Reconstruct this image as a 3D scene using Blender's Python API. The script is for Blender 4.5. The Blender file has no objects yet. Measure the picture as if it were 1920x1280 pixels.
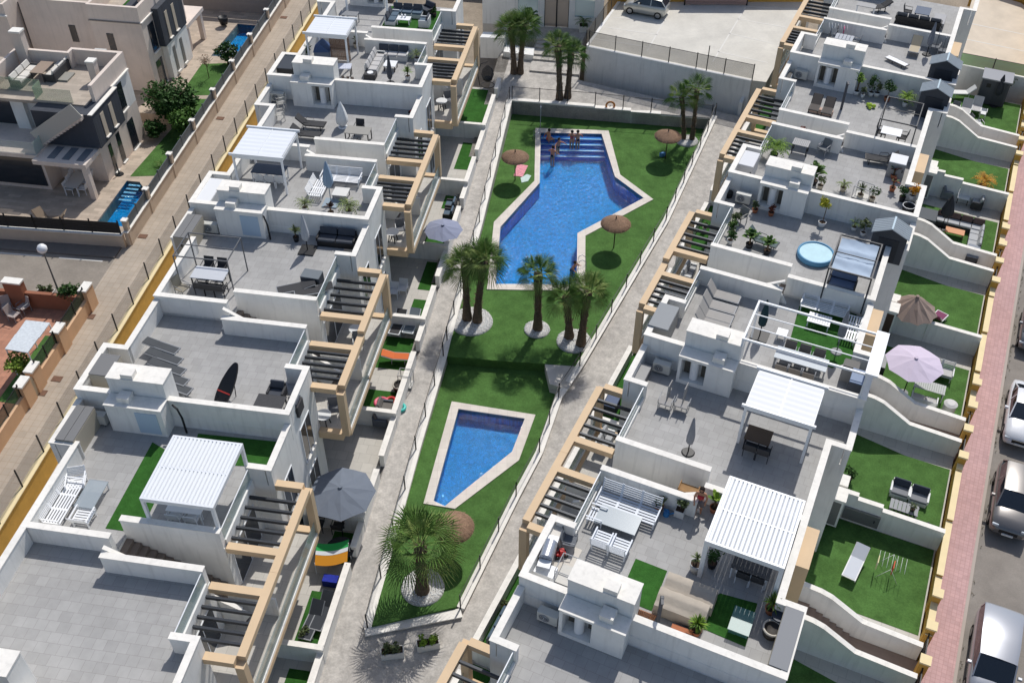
import bpy, math, random
from mathutils import Vector, Matrix, geometry
from math import sin, cos, pi, radians, sqrt
random.seed(7)
S = bpy.context.scene
# ---------------------------------------------------------------- camera, sky, sun, exposure
CF, CP, CR, CH = 1913.8, 0.74710, 0.00561, 39.0
_F = Vector((0, cos(CP), -sin(CP))); _R0 = Vector((1, 0, 0)); _U0 = _R0.cross(_F)
_R = _R0 * cos(CR) + _U0 * sin(CR); _U = _R.cross(_F)
cd = bpy.data.cameras.new('camera'); cam = bpy.data.objects.new('camera', cd); S.collection.objects.link(cam)
m = Matrix((_R, _U, -_F)).transposed().to_4x4(); m.translation = Vector((0, 0, CH)); cam.matrix_world = m
cd.sensor_width = 36; cd.lens = CF / 1920 * 36; cd.clip_start = 1; cd.clip_end = 1500
S.camera = cam
SUN_EL, SUN_AZ = radians(53), radians(23)
w = bpy.data.worlds.new('World'); S.world = w; w.use_nodes = True
nt = w.node_tree; bg = nt.nodes['Background']; sk = nt.nodes.new('ShaderNodeTexSky'); sk.sky_type = 'NISHITA'
sk.sun_disc = False; sk.sun_elevation = SUN_EL; sk.sun_rotation = SUN_AZ; sk.air_density = 1.0; sk.dust_density = 1.5
nt.links.new(sk.outputs[0], bg.inputs[0]); bg.inputs[1].default_value = 0.108
sd = bpy.data.lights.new('sun', 'SUN'); sd.energy = 3.45; sd.angle = radians(0.55); sd.color = (1.0, 0.965, 0.915)
so = bpy.data.objects.new('sun', sd); S.collection.objects.link(so)
_sd = Vector((sin(SUN_AZ) * cos(SUN_EL), cos(SUN_AZ) * cos(SUN_EL), sin(SUN_EL)))
so.rotation_euler = _sd.to_track_quat('Z', 'Y').to_euler(); so.location = (0, 0, 60)
S.view_settings.view_transform = 'Standard'; S.view_settings.look = 'None'; S.view_settings.exposure = -0.04; S.view_settings.gamma = 1

# ---------------------------------------------------------------- frames and back-projection
def ray(px, py): return _R * ((px - 960) / CF) - _U * ((py - 640) / CF) + _F
def G(y): return -1.05 + .045 * (y - 30)          # the site slopes gently down towards the camera
def P(px, py, z=0.0):
    d = ray(px, py); return Vector((0, 0, CH)) + d * ((z - CH) / d.z)
def PG(px, py, dz=0.0):                            # on the sloping ground
    d = ray(px, py); t = (-1.05 - 1.35 + dz - CH) / (d.z - .045 * d.y); return Vector((0, 0, CH)) + d * t
class Fr:
    def __init__(s, az): s.az = az; s.s = sin(az); s.c = cos(az)
    def f(s, p): return (p[0] * s.c - p[1] * s.s, p[0] * s.s + p[1] * s.c, p[2])      # world -> (v,u,z)
    def w(s, v, u, z): return Vector((v * s.c + u * s.s, -v * s.s + u * s.c, z))
    def p(s, px, py, z=0.0): return s.f(P(px, py, z))
    def g(s, px, py, dz=0.0): return s.f(PG(px, py, dz))
FL, FR, FW = Fr(0.15148), Fr(0.42545), Fr(0.0)

# ---------------------------------------------------------------- materials
MATS = {}
def lin(c): return tuple((x / 12.92 if x <= .04045 else ((x + .055) / 1.055) ** 2.4) for x in (c[0] / 255, c[1] / 255, c[2] / 255))
def mat(name, rgb, rough=.8, noise=0, nscale=3, bump=0, bscale=40, metal=0, var=None, spec=.4, kind=None, size=(.45, .45), mortar=.012, mcol=None, off=.5, stain=0, emit=None, alpha=1, rot=0, **k):
    if name in MATS: return MATS[name]
    M = bpy.data.materials.new(name); M.use_nodes = True; t = M.node_tree; N = t.nodes; L = t.links; b = N['Principled BSDF']
    c = lin(rgb); b.inputs['Roughness'].default_value = rough; b.inputs['Metallic'].default_value = metal
    b.inputs['Specular IOR Level'].default_value = spec
    tc = N.new('ShaderNodeTexCoord'); co = tc.outputs['Object']
    col = None
    def rgbn(cc):
        r = N.new('ShaderNodeRGB'); r.outputs[0].default_value = (*cc, 1); return r.outputs[0]
    if kind == 'brick':
        mp = N.new('ShaderNodeMapping'); L.new(co, mp.inputs[0]); mp.inputs['Rotation'].default_value = (0, 0, rot)
        br = N.new('ShaderNodeTexBrick'); L.new(mp.outputs[0], br.inputs['Vector'])
        br.inputs['Scale'].default_value = 1; br.inputs['Brick Width'].default_value = size[0]; br.inputs['Row Height'].default_value = size[1]
        br.inputs['Mortar Size'].default_value = mortar; br.inputs['Mortar Smooth'].default_value = .3; br.offset = off
        v = var or .12
        br.inputs['Color1'].default_value = (*[x * (1 - v) for x in c], 1); br.inputs['Color2'].default_value = (*[min(1, x * (1 + v)) for x in c], 1)
        br.inputs['Mortar'].default_value = (*(lin(mcol) if mcol else [x * .72 for x in c]), 1); br.inputs['Bias'].default_value = 0
        col = br.outputs['Color']
    else: col = rgbn(c)
    def mul(colin, scale, amt, detail=6, ro=.6, dist=0):
        n = N.new('ShaderNodeTexNoise'); L.new(co, n.inputs['Vector']); n.inputs['Scale'].default_value = scale; n.inputs['Detail'].default_value = detail; n.inputs['Roughness'].default_value = ro; n.inputs['Distortion'].default_value = dist
        r = N.new('ShaderNodeMapRange'); L.new(n.outputs['Fac'], r.inputs[0]); r.inputs[1].default_value = .3; r.inputs[2].default_value = .7; r.inputs[3].default_value = 1 - amt; r.inputs[4].default_value = 1 + amt
        mx = N.new('ShaderNodeVectorMath'); mx.operation = 'SCALE'; L.new(colin, mx.inputs[0]); L.new(r.outputs[0], mx.inputs['Scale']); return mx.outputs[0]
    if noise: col = mul(col, nscale, noise)
    if noise and k.get('n2'): col = mul(col, nscale * k['n2'], noise * .8, 3, .7)
    if stain: col = mul(col, .35, stain, 5, .65, .6)
    if k.get('streak'):
        mp = N.new('ShaderNodeMapping'); L.new(co, mp.inputs[0]); mp.inputs['Scale'].default_value = (5, 5, .5); n = N.new('ShaderNodeTexNoise'); L.new(mp.outputs[0], n.inputs['Vector']); n.inputs['Scale'].default_value = 1; n.inputs['Detail'].default_value = 5
        r = N.new('ShaderNodeMapRange'); L.new(n.outputs['Fac'], r.inputs[0]); r.inputs[1].default_value = .52; r.inputs[2].default_value = .78; r.inputs[3].default_value = 1; r.inputs[4].default_value = 1 - k['streak']
        mx = N.new('ShaderNodeVectorMath'); mx.operation = 'SCALE'; L.new(col, mx.inputs[0]); L.new(r.outputs[0], mx.inputs['Scale']); col = mx.outputs[0]
    L.new(col, b.inputs['Base Color'])
    if bump:
        n = N.new('ShaderNodeTexNoise'); L.new(co, n.inputs['Vector']); n.inputs['Scale'].default_value = bscale; n.inputs['Detail'].default_value = 4
        bp = N.new('ShaderNodeBump'); bp.inputs['Strength'].default_value = bump; bp.inputs['Distance'].default_value = .02; L.new(n.outputs['Fac'], bp.inputs['Height']); L.new(bp.outputs[0], b.inputs['Normal'])
    if k.get('sheen'): b.inputs['Sheen Weight'].default_value = k['sheen']
    if k.get('coat'): b.inputs['Coat Weight'].default_value = k['coat']; b.inputs['Coat Roughness'].default_value = .05
    if k.get('trans'): b.inputs['Transmission Weight'].default_value = k['trans']
    MATS[name] = M; return M
def mixmat(name, rgb, fac, rough=.15, wire=0):     # thin see-through sheet: glass pane, mesh, netting
    if name in MATS: return MATS[name]
    M = bpy.data.materials.new(name); M.use_nodes = True; t = M.node_tree; N = t.nodes; L = t.links; b = N['Principled BSDF']; o = N['Material Output']
    b.inputs['Base Color'].default_value = (*lin(rgb), 1); b.inputs['Roughness'].default_value = rough
    tr = N.new('ShaderNodeBsdfTransparent'); mx = N.new('ShaderNodeMixShader'); L.new(tr.outputs[0], mx.inputs[1]); L.new(b.outputs[0], mx.inputs[2]); L.new(mx.outputs[0], o.inputs[0])
    if wire:
        tc = N.new('ShaderNodeTexCoord'); sp = N.new('ShaderNodeSeparateXYZ'); L.new(tc.outputs['Object'], sp.inputs[0])
        outs = []
        for ax in (1, 2):
            a = N.new('ShaderNodeMath'); a.operation = 'MULTIPLY'; a.inputs[1].default_value = 1 / wire; L.new(sp.outputs[ax], a.inputs[0])
            f = N.new('ShaderNodeMath'); f.operation = 'FRACT'; L.new(a.outputs[0], f.inputs[0])
            g = N.new('ShaderNodeMath'); g.operation = 'LESS_THAN'; g.inputs[1].default_value = fac; L.new(f.outputs[0], g.inputs[0]); outs.append(g)
        mxx = N.new('ShaderNodeMath'); mxx.operation = 'MAXIMUM'; L.new(outs[0].outputs[0], mxx.inputs[0]); L.new(outs[1].outputs[0], mxx.inputs[1]); L.new(mxx.outputs[0], mx.inputs[0])
    else:
        if rough < .3:
            lw = N.new('ShaderNodeLayerWeight'); lw.inputs[0].default_value = .25
            r = N.new('ShaderNodeMapRange'); L.new(lw.outputs['Fresnel'], r.inputs[0]); r.inputs[3].default_value = fac; r.inputs[4].default_value = min(1, fac + .6); L.new(r.outputs[0], mx.inputs[0])
        else: mx.inputs[0].default_value = fac
    MATS[name] = M; return M
WHITE = mat('white_render', (234, 233, 229), .85, noise=.04, nscale=1.2, bump=.25, bscale=60, stain=.06, streak=.16)
COPE = mat('white_coping', (236, 232, 224), .8, noise=.06, nscale=2.5, stain=.06, streak=.14)
CREAM = mat('cream_render', (222, 208, 196), .85, noise=.05, nscale=1, bump=.2, bscale=50, stain=.06, streak=.12)
TILE = mat('grey_terrace_tile', (162, 161, 159), .75, kind='brick', size=(.45, .45), mortar=.007, var=.065, off=.33, noise=.06, nscale=2.2, stain=.09, mcol=(138, 135, 132))
TILEL = mat('pale_garden_tile', (190, 186, 178), .75, kind='brick', size=(.6, .6), mortar=.01, var=.05, noise=.04, nscale=3)
GRASS = mat('artificial_turf', (78, 112, 58), .95, noise=.24, nscale=1.3, bump=.8, bscale=90, n2=9, spec=.1, stain=.1)
GRASS2 = mat('bright_artificial_turf', (54, 98, 42), .95, noise=.2, nscale=2.5, bump=.8, bscale=90, n2=8, spec=.1, stain=.08)
PATHM = mat('mottled_path_concrete', (180, 175, 168), .85, noise=.2, nscale=2.2, n2=4.5, bump=.2, stain=.12)
PAVE = mat('beige_street_paver', (174, 162, 147), .8, kind='brick', size=(.4, .4), mortar=.014, var=.05, off=0, noise=.06, nscale=1.2, stain=.1, mcol=(160, 144, 126))
PINK = mat('pink_sidewalk_paver', (192, 156, 153), .8, kind='brick', size=(.2, .2), mortar=.012, var=.07, off=0, noise=.07, nscale=2.5, stain=.08, mcol=(178, 140, 137))
ASPH = mat('road_asphalt', (138, 131, 123), .9, noise=.1, nscale=1.2, n2=14, bump=.3, bscale=60, stain=.12)
EARTH = mat('dry_ground', (150, 138, 122), .95, noise=.15, nscale=.8, n2=8)
CONC = mat('pale_concrete', (202, 197, 188), .85, noise=.07, nscale=1, n2=6, stain=.1)
TAN = mat('tan_beam_paint', (214, 187, 152), .75, noise=.03, nscale=1, stain=.04)
YEL = mat('ochre_wall_paint', (205, 158, 74), .85, noise=.1, nscale=2, bump=.3, stain=.08)
YCAP = mat('cream_yellow_coping', (234, 214, 168), .8, noise=.05, nscale=2)
DARK = mat('charcoal_metal', (52, 56, 62), .45, metal=.3)
BLACK = mat('black_metal', (28, 29, 32), .5)
GLASSD = mat('dark_window_glass', (38, 44, 52), .08, spec=.8)
GLASS = mixmat('clear_glass_pane', (190, 205, 200), .16, .06)
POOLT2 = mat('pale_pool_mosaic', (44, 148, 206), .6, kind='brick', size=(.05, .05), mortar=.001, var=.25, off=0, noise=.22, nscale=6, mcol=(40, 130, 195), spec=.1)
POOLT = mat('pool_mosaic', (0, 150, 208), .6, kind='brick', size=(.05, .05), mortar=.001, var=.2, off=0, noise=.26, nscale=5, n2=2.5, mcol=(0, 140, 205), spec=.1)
POOLS = mat('pool_step_mosaic', (50, 130, 215), .35)
STONE = mat('pool_coping_stone', (214, 206, 196), .8, kind='brick', size=(.5, .5), mortar=.008, var=.05, off=0, noise=.07, nscale=2, mcol=(196, 186, 175))
PLW = mat('white_plastic', (236, 237, 238), .4); WFR = mat('white_aluminium', (226, 229, 232), .4)
GREYP = mat('grey_resin', (128, 130, 133), .6, noise=.04, nscale=5); RAT = mat('dark_rattan', (66, 66, 68), .8, noise=.25, nscale=30, bump=.5, bscale=50)
FAB = mat('light_grey_cushion', (190, 188, 186), .95, noise=.05, nscale=4, bump=.2, bscale=20); FABD = mat('charcoal_cushion', (72, 76, 84), .95, noise=.06, nscale=4)
def C(name, rgb, rough=.7, **k): return mat(name, rgb, rough, **k)

# ---------------------------------------------------------------- mesh builder
class MB:
    def __init__(s): s.v = []; s.f = []; s.sm = []; s.mi = []
    def add(s, vs, fs, sm=False, mi=0):
        o = len(s.v); s.v += [tuple(x) for x in vs]
        for f in fs: s.f.append(tuple(i + o for i in f)); s.sm.append(sm); s.mi.append(mi)
        return s
    def box(s, x0, y0, z0, x1, y1, z1, mi=0):
        if x0 > x1: x0, x1 = x1, x0
        if y0 > y1: y0, y1 = y1, y0
        if z0 > z1: z0, z1 = z1, z0
        return s.add([(x0, y0, z0), (x1, y0, z0), (x1, y1, z0), (x0, y1, z0), (x0, y0, z1), (x1, y0, z1), (x1, y1, z1), (x0, y1, z1)],
                     [(0, 3, 2, 1), (4, 5, 6, 7), (0, 1, 5, 4), (1, 2, 6, 5), (2, 3, 7, 6), (3, 0, 4, 7)], mi=mi)
    def bar(s, a, b, w, h=None, up=(0, 0, 1)):
        a = Vector(a); b = Vector(b); h = h or w; d = (b - a).normalized(); u = Vector(up)
        if abs(d.dot(u)) > .99: u = Vector((1, 0, 0))
        r = d.cross(u).normalized() * w / 2; u = r.cross(d).normalized() * h / 2
        vs = [a - r - u, a + r - u, a + r + u, a - r + u, b - r - u, b + r - u, b + r + u, b - r + u]
        return s.add(vs, [(0, 1, 2, 3), (4, 7, 6, 5), (0, 4, 5, 1), (1, 5, 6, 2), (2, 6, 7, 3), (3, 7, 4, 0)])
    def prism(s, poly, z0, z1, holes=(), mi=0):     # z0/z1 number or function(x,y)
        f0 = z0 if callable(z0) else (lambda x, y: z0); f1 = z1 if callable(z1) else (lambda x, y: z1)
        loops = [list(poly)] + [list(h) for h in holes]
        flat = [p for l in loops for p in l]; n = len(flat)
        tri = geometry.tessellate_polygon([[Vector((p[0], p[1], 0)) for p in l] for l in loops])
        vs = [(p[0], p[1], f1(p[0], p[1])) for p in flat] + [(p[0], p[1], f0(p[0], p[1])) for p in flat]
        fs = []
        for t in tri:
            a, b, c = [Vector(flat[i][:2]) for i in t]
            if (b - a).cross(c - a) < 0: t = (t[0], t[2], t[1])
            fs.append(tuple(t)); fs.append((t[0] + n, t[2] + n, t[1] + n))
        o = 0
        for l in loops:
            k = len(l)
            for i in range(k): j = (i + 1) % k; fs.append((o + i, o + i + n, o + j + n, o + j))
            o += k
        return s.add(vs, fs, mi=mi)
    def slab(s, p3, th, holes=()):                    # polygon with own z per corner, thickness downwards
        z = {(round(p[0], 4), round(p[1], 4)): p[2] for l in [p3] + list(holes) for p in l}
        g = lambda x, y: z[(round(x, 4), round(y, 4))]
        return s.prism([p[:2] for p in p3], lambda x, y: g(x, y) - th, g, [[p[:2] for p in h] for h in holes])
    def cyl(s, c, r, z0, z1, n=16, r2=None, sm=True):
        r2 = r if r2 is None else r2
        vs = [(c[0] + r * cos(2 * pi * i / n), c[1] + r * sin(2 * pi * i / n), z0) for i in range(n)] + [(c[0] + r2 * cos(2 * pi * i / n), c[1] + r2 * sin(2 * pi * i / n), z1) for i in range(n)]
        s.add(vs, [(i, (i + 1) % n, (i + 1) % n + n, i + n) for i in range(n)], sm)
        s.add(vs[:n], [tuple(range(n - 1, -1, -1))]); s.add(vs[n:], [tuple(range(n))]); return s
    def lathe(s, c, prof, n=20, sm=True, a0=0, a1=2 * pi):
        full = abs(a1 - a0 - 2 * pi) < 1e-6; k = n if full else n + 1; vs = []
        for r, z in prof: vs += [(c[0] + r * cos(a0 + (a1 - a0) * i / n), c[1] + r * sin(a0 + (a1 - a0) * i / n), c[2] + z) for i in range(k)]
        fs = []
        for j in range(len(prof) - 1):
            for i in range(n): i2 = (i + 1) % k; fs.append((j * k + i, j * k + i2, (j + 1) * k + i2, (j + 1) * k + i))
        return s.add(vs, fs, sm)
    def tube(s, pts, r, n=6, sm=True, rs=None):
        pts = [Vector(p) for p in pts]; vs = []; fs = []
        for i, p in enumerate(pts):
            d = (pts[min(i + 1, len(pts) - 1)] - pts[max(i - 1, 0)]).normalized(); u = Vector((0, 0, 1))
            if abs(d.dot(u)) > .95: u = Vector((0, 1, 0))
            a = d.cross(u).normalized(); b = a.cross(d); rr = rs[i] if rs else r
            vs += [p + a * rr * cos(2 * pi * k / n) + b * rr * sin(2 * pi * k / n) for k in range(n)]
        for i in range(len(pts) - 1):
            for k in range(n): fs.append((i * n + k, i * n + (k + 1) % n, (i + 1) * n + (k + 1) % n, (i + 1) * n + k))
        fs.append(tuple(range(n - 1, -1, -1))); fs.append(tuple(range(len(vs) - n, len(vs)))); return s.add(vs, fs, sm)
    def tf(s, M, k0=0):
        for i in range(k0, len(s.v)): s.v[i] = tuple(M @ Vector(s.v[i]))
        return s
    def cut(s, x0, y0, x1, y1, z0, z1): return s.box(x0, y0, z0, x1, y1, z1)
COLL = S.collection
def build(name, mb, m, parent=None, off=(0, 0, 0), bevel=0, label=None):
    me = bpy.data.meshes.new(name); me.from_pydata([(v[0] - off[0], v[1] - off[1], v[2] - off[2]) for v in mb.v], [], mb.f)
    for p, sflag, mi in zip(me.polygons, mb.sm, mb.mi): p.use_smooth = sflag; p.material_index = mi
    for mm in (m if isinstance(m, (list, tuple)) else [m]): me.materials.append(mm)
    me.update(); o = bpy.data.objects.new(name, me); COLL.objects.link(o)
    if parent: o.parent = parent
    if bevel:
        b = o.modifiers.new('bevel', 'BEVEL'); b.width = bevel; b.segments = 2; b.limit_method = 'ANGLE'
    if label: o['label'] = label
    return o
def tag(o, label=None, cat=None, group=None, kind=None):
    if label: o['label'] = label
    if cat: o['category'] = cat
    if group: o['group'] = group
    if kind: o['kind'] = kind
    return o
def empty(name, loc, rz=0):
    o = bpy.data.objects.new(name, None); COLL.objects.link(o); o.location = loc; o.rotation_euler = (0, 0, rz); o.empty_display_size = .3; return o
class Th:                                             # a thing whose parts are drawn in a row frame (v,u,z)
    def __init__(s, name, label, cat, fr, base, group=None):
        s.off = base; s.o = empty(name, fr.w(*base), -fr.az); tag(s.o, label, cat, group); s.fr = fr
    def part(s, name, mb, m, parent=None, **k): return build(name, mb, m, parent or s.o, s.off, **k)
def single(name, mb, m, label, cat, fr, base, group=None, **k):
    o = build(name, mb, m, None, base, **k); o.location = fr.w(*base); o.rotation_euler = (0, 0, -fr.az); return tag(o, label, cat, group)
def struct(name, mb, m, fr=FW, label=None, kind='structure', cat=None):
    o = build(name, mb, m); o.rotation_euler = (0, 0, -fr.az); tag(o, label, cat or name.replace('_', ' '), None, kind); return o
def copy_tree(o, parent=None):
    c = o.copy(); COLL.objects.link(c)
    if parent: c.parent = parent
    for ch in list(o.children): copy_tree(ch, c)
    return c
PROTO = {}
def put(key, fn, loc, rz, label, cat, group=None, name=None, sc=None):
    """fn builds one of a kind round its own origin and returns its root; repeats are copies of it"""
    if key in PROTO: o = copy_tree(PROTO[key])
    else: o = fn(); PROTO[key] = o
    o.location = loc; o.rotation_euler = (0, 0, rz)
    for k in ('label', 'category', 'group'):
        if k in o: del o[k]
    tag(o, label, cat, group)
    if sc: o.scale = (sc, sc, sc) if not isinstance(sc, tuple) else sc
    return o
# ================================================================ GROUND, PATHS, LAWNS, POOLS
def Gv(fr): return lambda v, u: G(fr.w(v, u, 0).y)
def gp(px, py, dz=0): p = PG(px, py, dz); return (p.x, p.y, p.z)
def pz(px, py, z): p = P(px, py, z); return (p.x, p.y, p.z)
mb = MB(); mb.prism([(-260, -60), (260, -60), (260, 420), (-260, 420)], lambda x, y: G(y) - 5, lambda x, y: G(y) - 3.2)
struct('ground', mb, EARTH)
ZU, ZL = -.40, -.98                                    # upper and lower lawn levels
up = [pz(845, 640, ZU), pz(905, 430, ZU), pz(960, 214, ZU), pz(1331, 243, ZU), pz(1241, 427, ZU), pz(1080, 686, ZU), pz(960, 678, ZU), pz(838, 668, ZU)]
lo = [pz(838, 676, ZL), pz(960, 692, ZL), pz(1080, 700, ZL), pz(1040, 756, ZL), pz(1003.7, 855, ZL), pz(960, 934, ZL), pz(855, 1137, ZL), pz(697, 1172, ZL), pz(788, 850, ZL)]
lo[0] = (*up[7][:2], ZL); lo[1] = (*up[6][:2], ZL); lo[2] = (*up[5][:2], ZL)
bigO = [(1004, 240), (1141, 244.5), (1163, 327.5), (1225, 373.5), (1097.7, 441.8), (1097, 545), (913, 542), (926, 416), (1002, 339)]
bigI = [(1014, 248.5), (1128, 251), (1153, 331), (1207, 371), (1082.6, 436.8), (1081, 533), (929, 532), (938.5, 425), (1012, 342.6)]
smO = [(847, 752), (1004, 777), (973, 862), (853, 953), (794, 943)]
smI = [(859.6, 766), (984, 784), (960, 846), (834, 948), (813, 938)]
PZU, PZL = ZU + .05, ZL + .05
BO = [pz(a, b, PZU) for a, b in bigO]; BI = [pz(a, b, PZU) for a, b in bigI]; SO = [pz(a, b, PZL) for a, b in smO]; SI = [pz(a, b, PZL) for a, b in smI]
def xy(l): return [p[:2] for p in l]
mb = MB(); mb.prism(xy(up), ZU - 3, ZU, [xy(BO)]); struct('upper_lawn', mb, GRASS, label='upper artificial lawn round the large pool', kind='structure')
mb = MB(); mb.prism(xy(lo), ZL - 2, ZL, [xy(SO)]); struct('lower_lawn', mb, GRASS)
def inset(poly, d):
    n = len(poly); out = []
    for i in range(n):
        a = Vector(poly[i - 1][:2]); b = Vector(poly[i][:2]); c = Vector(poly[(i + 1) % n][:2])
        e1 = (b - a).normalized(); e2 = (c - b).normalized(); n1 = Vector((-e1.y, e1.x)); n2 = Vector((-e2.y, e2.x))
        k = (n1 + n2); k = k / max(.3, k.dot(n1)); out.append((b.x + k.x * d, b.y + k.y * d))
    return out
def area(l): return sum(l[i - 1][0] * l[i][1] - l[i][0] * l[i - 1][1] for i in range(len(l)))
WATER = mat('pool_water', (120, 190, 235), .05)
t = WATER.node_tree; N = t.nodes; L = t.links; o_ = N['Material Output']; N.remove(N['Principled BSDF'])
tr = N.new('ShaderNodeBsdfTransparent'); gl = N.new('ShaderNodeBsdfGlossy'); gl.inputs['Roughness'].default_value = .06; mx = N.new('ShaderNodeMixShader')
tc = N.new('ShaderNodeTexCoord'); n1 = N.new('ShaderNodeTexNoise'); n1.inputs['Scale'].default_value = 5.5; n1.inputs['Detail'].default_value = 5; n1.inputs['Distortion'].default_value = 1.2; L.new(tc.outputs['Object'], n1.inputs[0])
vo = N.new('ShaderNodeTexVoronoi'); vo.feature = 'SMOOTH_F1'; vo.inputs['Scale'].default_value = 3.2; L.new(tc.outputs['Object'], vo.inputs['Vector'])
ad = N.new('ShaderNodeMath'); L.new(n1.outputs['Fac'], ad.inputs[0]); L.new(vo.outputs['Distance'], ad.inputs[1])
bp = N.new('ShaderNodeBump'); bp.inputs['Strength'].default_value = .55; bp.inputs['Distance'].default_value = .12; L.new(ad.outputs[0], bp.inputs['Height'])
L.new(bp.outputs[0], gl.inputs['Normal']); fr_ = N.new('ShaderNodeFresnel'); fr_.inputs[0].default_value = 1.33; L.new(bp.outputs[0], fr_.inputs['Normal'])
tr.inputs[0].default_value = (.6, .9, .98, 1); L.new(fr_.outputs[0], mx.inputs[0]); L.new(tr.outputs[0], mx.inputs[1]); L.new(gl.outputs[0], mx.inputs[2]); L.new(mx.outputs[0], o_.inputs[0])
# ripple light on the pool floor is painted as mottled tones in the mosaic colour
def pool(name, label, O, I, z, depth, tm=POOLT):
    if area(O) < 0: O = O[::-1]; I = I[::-1]
    base = (sum(p[0] for p in O) / len(O), sum(p[1] for p in O) / len(O), z)
    T = Th(name, label, 'swimming pool', FW, base)
    mb = MB(); mb.prism(xy(O), z - .3, z, [xy(I)]); T.part('coping', mb, STONE)
    mb = MB(); n = len(I); J = [(p[0], p[1]) for p in I]; zt = z - .04; zb = z - depth
    vs = [(*p, zt) for p in J] + [(*p, zb) for p in J]
    mb.add(vs, [(i, i + n, (i + 1) % n + n, (i + 1) % n)[::-1] for i in range(n)])
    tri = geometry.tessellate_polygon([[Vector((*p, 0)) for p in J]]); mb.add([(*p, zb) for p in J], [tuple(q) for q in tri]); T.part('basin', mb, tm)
    mb = MB(); mb.add([(*p, z - .13) for p in J], [tuple(range(n))]); T.part('water', mb, WATER)
    return T
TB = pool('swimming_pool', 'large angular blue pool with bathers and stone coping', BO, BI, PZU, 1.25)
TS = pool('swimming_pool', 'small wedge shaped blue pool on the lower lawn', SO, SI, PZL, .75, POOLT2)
# broad entry steps at the far end of the big pool
a = Vector(BI[0][:2]); b = Vector(BI[1][:2]); dv = Vector(BI[8][:2]) - a; dv2 = Vector(BI[2][:2]) - b
if area(BO) < 0: pass
for k in range(4):
    f0 = k * .44; f1 = (k + 1) * .44
    q = [a + dv.normalized() * f0, b + dv2.normalized() * f0, b + dv2.normalized() * f1, a + dv.normalized() * f1]
    mb = MB(); mb.prism([tuple(x) for x in q], PZU - 1.24, PZU - .22 - k * .22); TB.part('step', mb, POOLS)
    mb = MB(); e0 = q[3]; e1 = q[2]; mb.bar((*e0, PZU - .215 - k * .22), (*e1, PZU - .215 - k * .22), .09, .03); TB.part('step_edge', mb, PLW)
# concrete path sheet between the two rows, following the slope, with the lawns cut out
ring = [up[2], up[1], up[0], up[7], lo[8], lo[7], lo[6], lo[5], lo[4], lo[3], up[5], up[4], up[3]]
outer = [FL.w(-11.45, 6, 0)[:2], FR.w(-11.0, 6, 0)[:2], FR.w(-11.0, 66.4, 0)[:2], PG(1402, 222)[:2], PG(1085, 150)[:2], PG(1080, 118)[:2], PG(935, 104)[:2], FL.w(-11.45, 77, 0)[:2]]
outer[1] = FR.w(-11.0, 12, 0)[:2]
mb = MB(); mb.prism([tuple(p) for p in outer], lambda x, y: G(y) - 3, lambda x, y: G(y), [xy(ring)]); struct('path', mb, PATHM)
# low white kerb walls round the lawn
def strip_wall(name, label, cat, pts, wd, h, m, fr=FW, cap=None, follow=True, z0=-1.5, group=None, capw=.06):
    """a wall along points; its top follows the ground or keeps the given z"""
    base = tuple(pts[0][:2]) + (G(pts[0][1]) if fr is FW else Gv(fr)(*pts[0][:2]),)
    T = Th(name, label, cat, fr, base, group); mb = MB(); mc = MB()
    gf = (lambda x, y: G(y)) if fr is FW else Gv(fr)
    for p, q in zip(pts, pts[1:]):
        a = Vector(p[:2]); b = Vector(q[:2]); d = (b - a).normalized(); n = Vector((-d.y, d.x)) * wd / 2
        ha = p[2] if len(p) > 2 else gf(*a) + h; hb = q[2] if len(q) > 2 else gf(*b) + h
        for MBx, ww, lo_, hi_ in ((mb, n, None, 0), (mc, n * (1 + 2 * capw / wd), 0, .05)):
            if MBx is mc and not cap: continue
            c4 = [a - ww, b - ww, b + ww, a + ww]; hz = [ha, hb, hb, ha]
            g4 = [gf(*c) + z0 for c in c4]
            vs = [(*c, (gz if lo_ is None else z)) for c, z, gz in zip(c4, hz, g4)] + [(*c, z + hi_) for c, z in zip(c4, hz)]
            MBx.add(vs, [(0, 3, 2, 1), (4, 5, 6, 7), (0, 1, 5, 4), (1, 2, 6, 5), (2, 3, 7, 6), (3, 0, 4, 7)])
    T.part('wall', mb, m)
    if cap: T.part('coping', mc, cap)
    return T
lk = [Vector(p[:2]) for p in (up[2], up[1], up[0], up[7], lo[8], lo[7])]
lk2 = [(p.x - .2, p.y) for p in lk]
strip_wall('kerb_wall', 'low white kerb wall along the left side of the pool lawn', 'kerb', lk2, .3, .14, WHITE, cap=COPE)
rk = [Vector(p[:2]) for p in (lo[6], lo[5], lo[4], lo[3], up[5], up[4], up[3])]
strip_wall('kerb_wall', 'low white kerb wall along the right side of the pool lawn', 'kerb', [(p.x + .2, p.y) for p in rk], .26, .16, WHITE, cap=COPE)
strip_wall('kerb_wall', 'low kerb wall at the pointed near end of the lawn behind the planters', 'kerb', [(lk2[-1][0] - .1, lk2[-1][1] - .2), (rk[0].x + .25, rk[0].y - .22)], .34, .12, WHITE, cap=COPE)
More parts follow.
